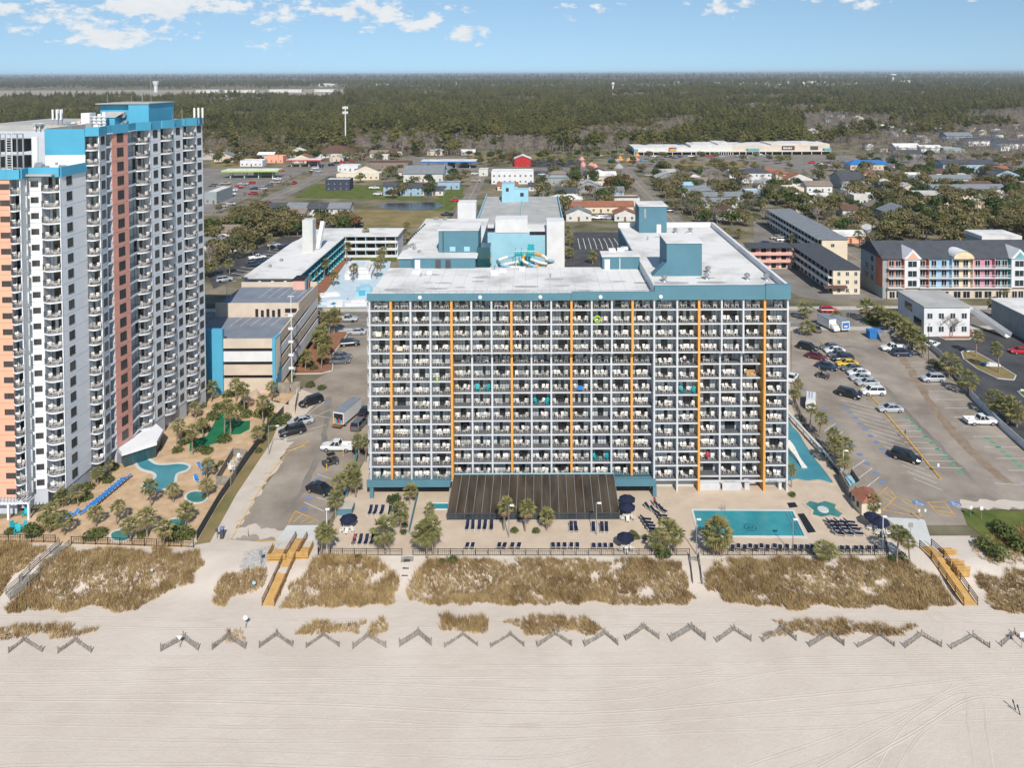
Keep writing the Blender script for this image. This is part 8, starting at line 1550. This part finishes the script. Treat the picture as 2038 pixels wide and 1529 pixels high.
# ---------------------------------------------------------------- houses and woods farther out
rr = random.Random(21); sp_ = []
while len(sp_) < 46:
    px, py = rr.uniform(1560, 2050), rr.uniform(232, 303)
    if not (px < 1680 and py > 270): sp_.append((px, py))
for n_, (px, py) in enumerate(sorted(sp_)):
    house(px, py, rr.uniform(11, 20), rr.uniform(8, 12), rr.uniform(3, 5), rr.choice(['slate_pale', 'slate', 'white_roof', 'roof_tan']), rr.choice(['off_white', 'white_wall', 'shed_grey', 'cream_wall']), rr.choice(['gx', 'gy', 'hip']), f'small suburb house among bare trees beyond the shops, {nth(n_)} from left', nw=2, name='suburb_house', group='suburb houses among the trees')
for k, (px, py) in enumerate(sorted((rr.uniform(1150, 1520), rr.uniform(193, 218)) for _ in range(16))): house(px, py, rr.uniform(7, 12), 10, 5, rr.choice(['slate_pale', 'roof_tan', 'white_roof']), 'off_white', rr.choice(['gx', 'gy']), f'tiny pale house in the forest gap, {nth(k)} from left', nw=1, name='suburb_house', group='suburb houses in the forest gap')
def wood(name, label, tmpl, pts):
    "a wood that reads as one mass: points carrying scaled copies of one tree"
    me = bpy.data.meshes.new(name); me.from_pydata([(p[0], p[1], p[2]) for p in pts], [], [])
    a = me.attributes.new('size', 'FLOAT', 'POINT'); a.data.foreach_set('value', [p[3] for p in pts]); a = me.attributes.new('turn', 'FLOAT', 'POINT'); a.data.foreach_set('value', [p[4] for p in pts])
    o = bpy.data.objects.new(name, me); COL.objects.link(o); tag(o, label, None, None, 'stuff')
    ng = bpy.data.node_groups.new(name, 'GeometryNodeTree'); ng.interface.new_socket('Geometry', in_out='INPUT', socket_type='NodeSocketGeometry'); ng.interface.new_socket('Geometry', in_out='OUTPUT', socket_type='NodeSocketGeometry')
    gi = ng.nodes.new('NodeGroupInput'); go = ng.nodes.new('NodeGroupOutput'); ip = ng.nodes.new('GeometryNodeInstanceOnPoints'); L = ng.links.new; jn = ng.nodes.new('GeometryNodeJoinGeometry')
    for me_ in tmpl[::-1]:
        oi = ng.nodes.new('GeometryNodeObjectInfo'); oi.inputs['Object'].default_value = me_; oi.inputs['As Instance'].default_value = False; L(oi.outputs['Geometry'], jn.inputs[0])
    sz = ng.nodes.new('GeometryNodeInputNamedAttribute'); sz.data_type = 'FLOAT'; sz.inputs['Name'].default_value = 'size'; tn = ng.nodes.new('GeometryNodeInputNamedAttribute'); tn.data_type = 'FLOAT'; tn.inputs['Name'].default_value = 'turn'
    cx_ = ng.nodes.new('ShaderNodeCombineXYZ'); L(tn.outputs['Attribute'], cx_.inputs['Z']); L(gi.outputs[0], ip.inputs['Points']); L(jn.outputs[0], ip.inputs['Instance']); L(cx_.outputs[0], ip.inputs['Rotation']); L(sz.outputs['Attribute'], ip.inputs['Scale']); L(ip.outputs[0], go.inputs[0])
    md_ = o.modifiers.new('trees', 'NODES'); md_.node_group = ng; return o
def find(me):
    for ob in bpy.data.objects:
        if ob.data is me: return ob
def src(t): return [find(me) for me in t if find(me)]
# tiny anchor trees make sure each template stands somewhere in the wood
for i, t in enumerate(PINES): plant('pine_tree', t, *G(1290 + 60 * i, 289), 0, 1.2, f'tall pine behind the plaza roof, {nth(i)} from left', 'tree', 'pines behind the plaza')
for i, t in enumerate(BARES): plant('bare_tree', t, *G(800 + 90 * i, 293), 0, 1.5, f'bare tree just inside the wood edge, {nth(i)} from left', 'tree', 'bare trees inside the wood edge')
for i, t in enumerate(OAKS): plant('oak_tree', t, *G(500 + 50 * i, 297), 0, 1.3, f'live oak at the corner of the left wood, {nth(i)} from left', 'tree', 'oaks at the left wood')
def pvis(x, y): return abs(x + 30) < y * .73 + 25
def open_ground(x, y):
    if x / y < -.25 and x > -2800 and 2080 + 60 * hnoise(x * .05, 3) < y < 3580: return True
    if y < 720 and any(a - 3 < x < b + 3 and c < y < d + 4 for a, b, c, d in FOOT): return True
    return False
def far_noise(x, y): return .8 * hnoise(x * .03 + 3, y * .018) + .6 * hnoise(x * .085, y * .05 + 4) + .4 * hnoise(x * .23, y * .13)
def mix_at(x, y):
    u = x / y; v = far_noise(x, y)
    if y < 790 and -.24 < u < .13: return 'bare' if v > -.75 else 'pine'
    if u > .36 and y < 1150: return 'bare' if v > -.7 else rr.choice(['oak', 'pine', 'oak'])
    if u > .1 and y > 1050 and v > .1: return 'bare'
    if y > 2300 and v > .0: return 'bare'
    if v > .55 and y < 2600 and rr.random() < .6: return 'bare'
    if u < -.12 and y < 900: return rr.choice(['oak', 'oak', 'pine', 'bare']) if v > -.4 else 'pine'
    return 'bare' if v > .72 else 'oak' if v > .42 else 'pine' if rr.random() < .9 else 'oak'
buck = {}
def addp(k, i, p): buck.setdefault((k, i), []).append(p)
def gen(y0, y1, step, sc, zj=0):
    y = y0
    while y < y1:
        xw = y * .73 + 30; x = -xw - 30
        while x < xw - 30:
            xx, yy = x + rr.uniform(-.5, .5) * step, y + rr.uniform(-.5, .5) * step
            lim = 640 if xx < -60 else 668 if xx < 75 else 700 if xx < 285 else 560
            if yy > lim and not open_ground(xx, yy):
                k = mix_at(xx, yy); thin = .72 if (xx / yy > .36 and yy < 1150) else .93
                if rr.random() < thin and far_noise(xx * 2.3 + 50, yy * 2.3) > -1.05: addp(k, rr.randrange(2 if sc > 1.5 else 3), (xx, yy, 0, sc * rr.uniform(.7, 1.25) * (1 + .22 * far_noise(xx * 1.7, yy * 1.7 + 90)), rr.uniform(0, 6.28)))
            x += step
        y += step
gen(560, 1000, 6.2, 1.05); gen(1000, 1900, 9.0, 1.2); gen(1900, 3400, 16, 1.5); gen(3400, 7000, 34, 2.0); gen(7000, 14000, 90, 3.2); gen(14000, 30000, 240, 5.0)
TM = {'pine': PINES, 'bare': BARES, 'oak': OAKS}; NAMES = {'pine': 'pine_wood', 'bare': 'bare_wood', 'oak': 'oak_wood'}
for (k, i), pts in sorted(buck.items()): wood(NAMES[k], {'pine': 'dark green pine forest reaching to the horizon', 'bare': 'grey leafless wood between the pines', 'oak': 'olive mixed wood around the town edge'}[k], src(TM[k][i]), pts)
# ---------------------------------------------------------------- haze
mh = bpy.data.materials.new('haze_air'); mh.use_nodes = True; nt = mh.node_tree; nt.nodes.remove(nt.nodes['Principled BSDF']); pv = nt.nodes.new('ShaderNodeVolumePrincipled'); pv.inputs['Color'].default_value = (.90, .95, 1.0, 1); pv.inputs['Density'].default_value = HAZE = .00007; pv.inputs['Anisotropy'].default_value = .2
nt.links.new(pv.outputs[0], nt.nodes['Material Output'].inputs['Volume']); MATS['haze_air'] = mh
if HAZE: MB('haze_air').box(-42000, -60, -4, 42000, 46000, 95).build('haze', kind='stuff')
# ---------------------------------------------------------------- people
mat('skin', (.45, .28, .2), var=.08, rough=.6); mat('shirt_white', (.7, .68, .68), var=.08); mat('shirt_red', (.45, .05, .06), var=.1); mat('hair_dark', (.04, .025, .018), var=.2); mat('shorts_navy', (.03, .04, .09), var=.1)
def person(loc, rz, label, top, joints):
    "one continuous skinned body from a joint list: (name, parent, x, y, z, radius)"
    me = bpy.data.meshes.new('person'); idx = {j[0]: i for i, j in enumerate(joints)}
    me.from_pydata([j[2:5] for j in joints], [(idx[j[0]], idx[j[1]]) for j in joints if j[1]], []); ob = bpy.data.objects.new('t', me); COL.objects.link(ob); md_ = ob.modifiers.new('s', 'SKIN'); sv = me.skin_vertices[0].data
    for i, j in enumerate(joints): sv[i].radius = (j[5], j[5]); sv[i].use_root = (j[1] is None)
    sb_ = ob.modifiers.new('u', 'SUBSURF'); sb_.levels = sb_.render_levels = 1; dg = bpy.context.evaluated_depsgraph_get(); m2 = bpy.data.meshes.new_from_object(ob.evaluated_get(dg)); bpy.data.objects.remove(ob)
    m2.materials.clear()
    for q in ('skin', top, 'shorts_navy', 'hair_dark'): m2.materials.append(MATS[q])
    def near(c): return min(joints, key=lambda j: (Vector(j[2:5]) - c).length)[0]
    for p in m2.polygons:
        n = near(p.center); p.material_index = 3 if n == 'crown' else 1 if n in ('chest', 'belly', 'shl', 'shr', 'neckb') else 2 if n in ('pelvis', 'hipl', 'hipr', 'thl', 'thr') else 0; p.use_smooth = True
    o = bpy.data.objects.new('person', m2); COL.objects.link(o); o.location = loc; o.rotation_euler = (0, 0, rz); return tag(o, label, 'person', 'people at the hotel')
STAND = [('pelvis', None, 0, 0, .92, .14), ('belly', 'pelvis', 0, 0, 1.08, .13), ('chest', 'belly', 0, 0, 1.3, .16), ('neckb', 'chest', 0, 0, 1.46, .07), ('face', 'neckb', 0, -.02, 1.6, .095), ('crown', 'face', 0, 0, 1.7, .09), ('shl', 'chest', .2, 0, 1.4, .065), ('ell', 'shl', .27, .03, 1.13, .045), ('hal', 'ell', .26, -.12, .93, .04), ('shr', 'chest', -.2, 0, 1.4, .065), ('elr', 'shr', -.28, .03, 1.13, .045), ('har', 'elr', -.24, -.16, .98, .04),
         ('hipl', 'pelvis', .1, 0, .86, .1), ('thl', 'hipl', .11, -.02, .66, .085), ('kl', 'thl', .11, -.03, .47, .06), ('al', 'kl', .11, .03, .08, .042), ('tl', 'al', .12, -.13, .03, .035), ('hipr', 'pelvis', -.1, 0, .86, .1), ('thr', 'hipr', -.11, .02, .66, .085), ('kr', 'thr', -.11, .02, .47, .06), ('ar', 'kr', -.11, .06, .08, .042), ('tr', 'ar', -.12, -.09, .03, .035)]
LIE = [('pelvis', None, 0, -.05, .47, .13), ('belly', 'pelvis', 0, .12, .48, .12), ('chest', 'belly', 0, .36, .62, .14), ('neckb', 'chest', 0, .52, .76, .06), ('face', 'neckb', 0, .62, .88, .09), ('crown', 'face', 0, .7, .95, .085), ('shl', 'chest', .19, .42, .68, .06), ('ell', 'shl', .27, .22, .52, .045), ('hal', 'ell', .22, 0, .5, .038), ('shr', 'chest', -.19, .42, .68, .06), ('elr', 'shr', -.27, .22, .52, .045), ('har', 'elr', -.22, 0, .5, .038), ('hipl', 'pelvis', .1, -.12, .46, .095), ('thl', 'hipl', .11, -.32, .45, .08), ('kl', 'thl', .11, -.5, .46, .055), ('al', 'kl', .1, -.88, .41, .04), ('tl', 'al', .1, -.93, .5, .035), ('hipr', 'pelvis', -.1, -.12, .46, .095), ('thr', 'hipr', -.11, -.32, .45, .08), ('kr', 'thr', -.11, -.5, .46, .055), ('ar', 'kr', -.1, -.88, .41, .04), ('tr', 'ar', -.1, -.93, .5, .035)]
person(((HX[15] + HX[16]) / 2 - .5, HY + .55, Z0 + FL * 8), 0, 'person in white top standing on an upper balcony of right block', 'shirt_white', STAND)
person((*G(705, 1080, .05), .07), 0, 'person lying on the leftmost lounger of the left rail row', 'shirt_red', LIE)
person((*G(1303, 1009, .05), .05), 2.2, 'person standing by the loose loungers near the pool', 'shirt_red', STAND)
# bright things left on balconies
for i, (b, r, m_, lb) in enumerate(((11, 11, 'lime', 'lime green inflatable ring on an upper balcony'), (16, 1, 'shirt_red', 'red folded beach umbrella on a low balcony at right'), (3, 7, 'lime', 'small green beach bag on a left balcony'), (0, 10, 'cream_wall', 'yellow towel hung on the leftmost balcony rail'), (1, 9, 'cream_wall', 'cream towel hung in the second bay'), (10, 6, 'blue_cloth', 'blue towel over a middle balcony rail'), (18, 7, 'tan_wood', 'brown wicker settee on a right-hand balcony'))):
    x = HX[b] + 1.0; y = HY + rec(b, r); z = Z0 + FL * r; q = MB(m_)
    if 'towel' in lb: q.box(x, y + .0, z + .35, x + .9, y + .03, z + 1.06); q.box(x, y + .03, z + 1.04, x + .9, y + .12, z + 1.07)
    elif 'settee' in lb: q.box(x, y + .5, z, x + 1.6, y + 1.2, z + .4); q.box(x, y + 1.05, z + .4, x + 1.6, y + 1.2, z + .85); q.box(x, y + .5, z + .4, x + .14, y + 1.05, z + .62); q.box(x + 1.46, y + .5, z + .4, x + 1.6, y + 1.05, z + .62)
    elif 'ring' in lb:
        for k in range(10): a, c = k * .628, (k + 1) * .628; q.tube((x + .5 * math.cos(a), y + .5 + .1 * math.sin(a), z + .6 + .5 * math.sin(a)), (x + .5 * math.cos(c), y + .5 + .1 * math.sin(c), z + .6 + .5 * math.sin(c)), .14, n=6)
    elif 'umbrella' in lb: q.tube((x + .8, y + .5, z), (x + .8, y + .5, z + 1.5), .03, n=5); q.lathe([(.05, z + .5), (.45, z + .75), (.3, z + 1.2), (.05, z + 1.55)], x + .8, y + .5, 8)
    else: q.lathe([(.22, z), (.28, z + .15), (.2, z + .35), (.08, z + .4)], x, y + .4, 8)
    q.build('balcony_item', label=lb, cat='beach gear')
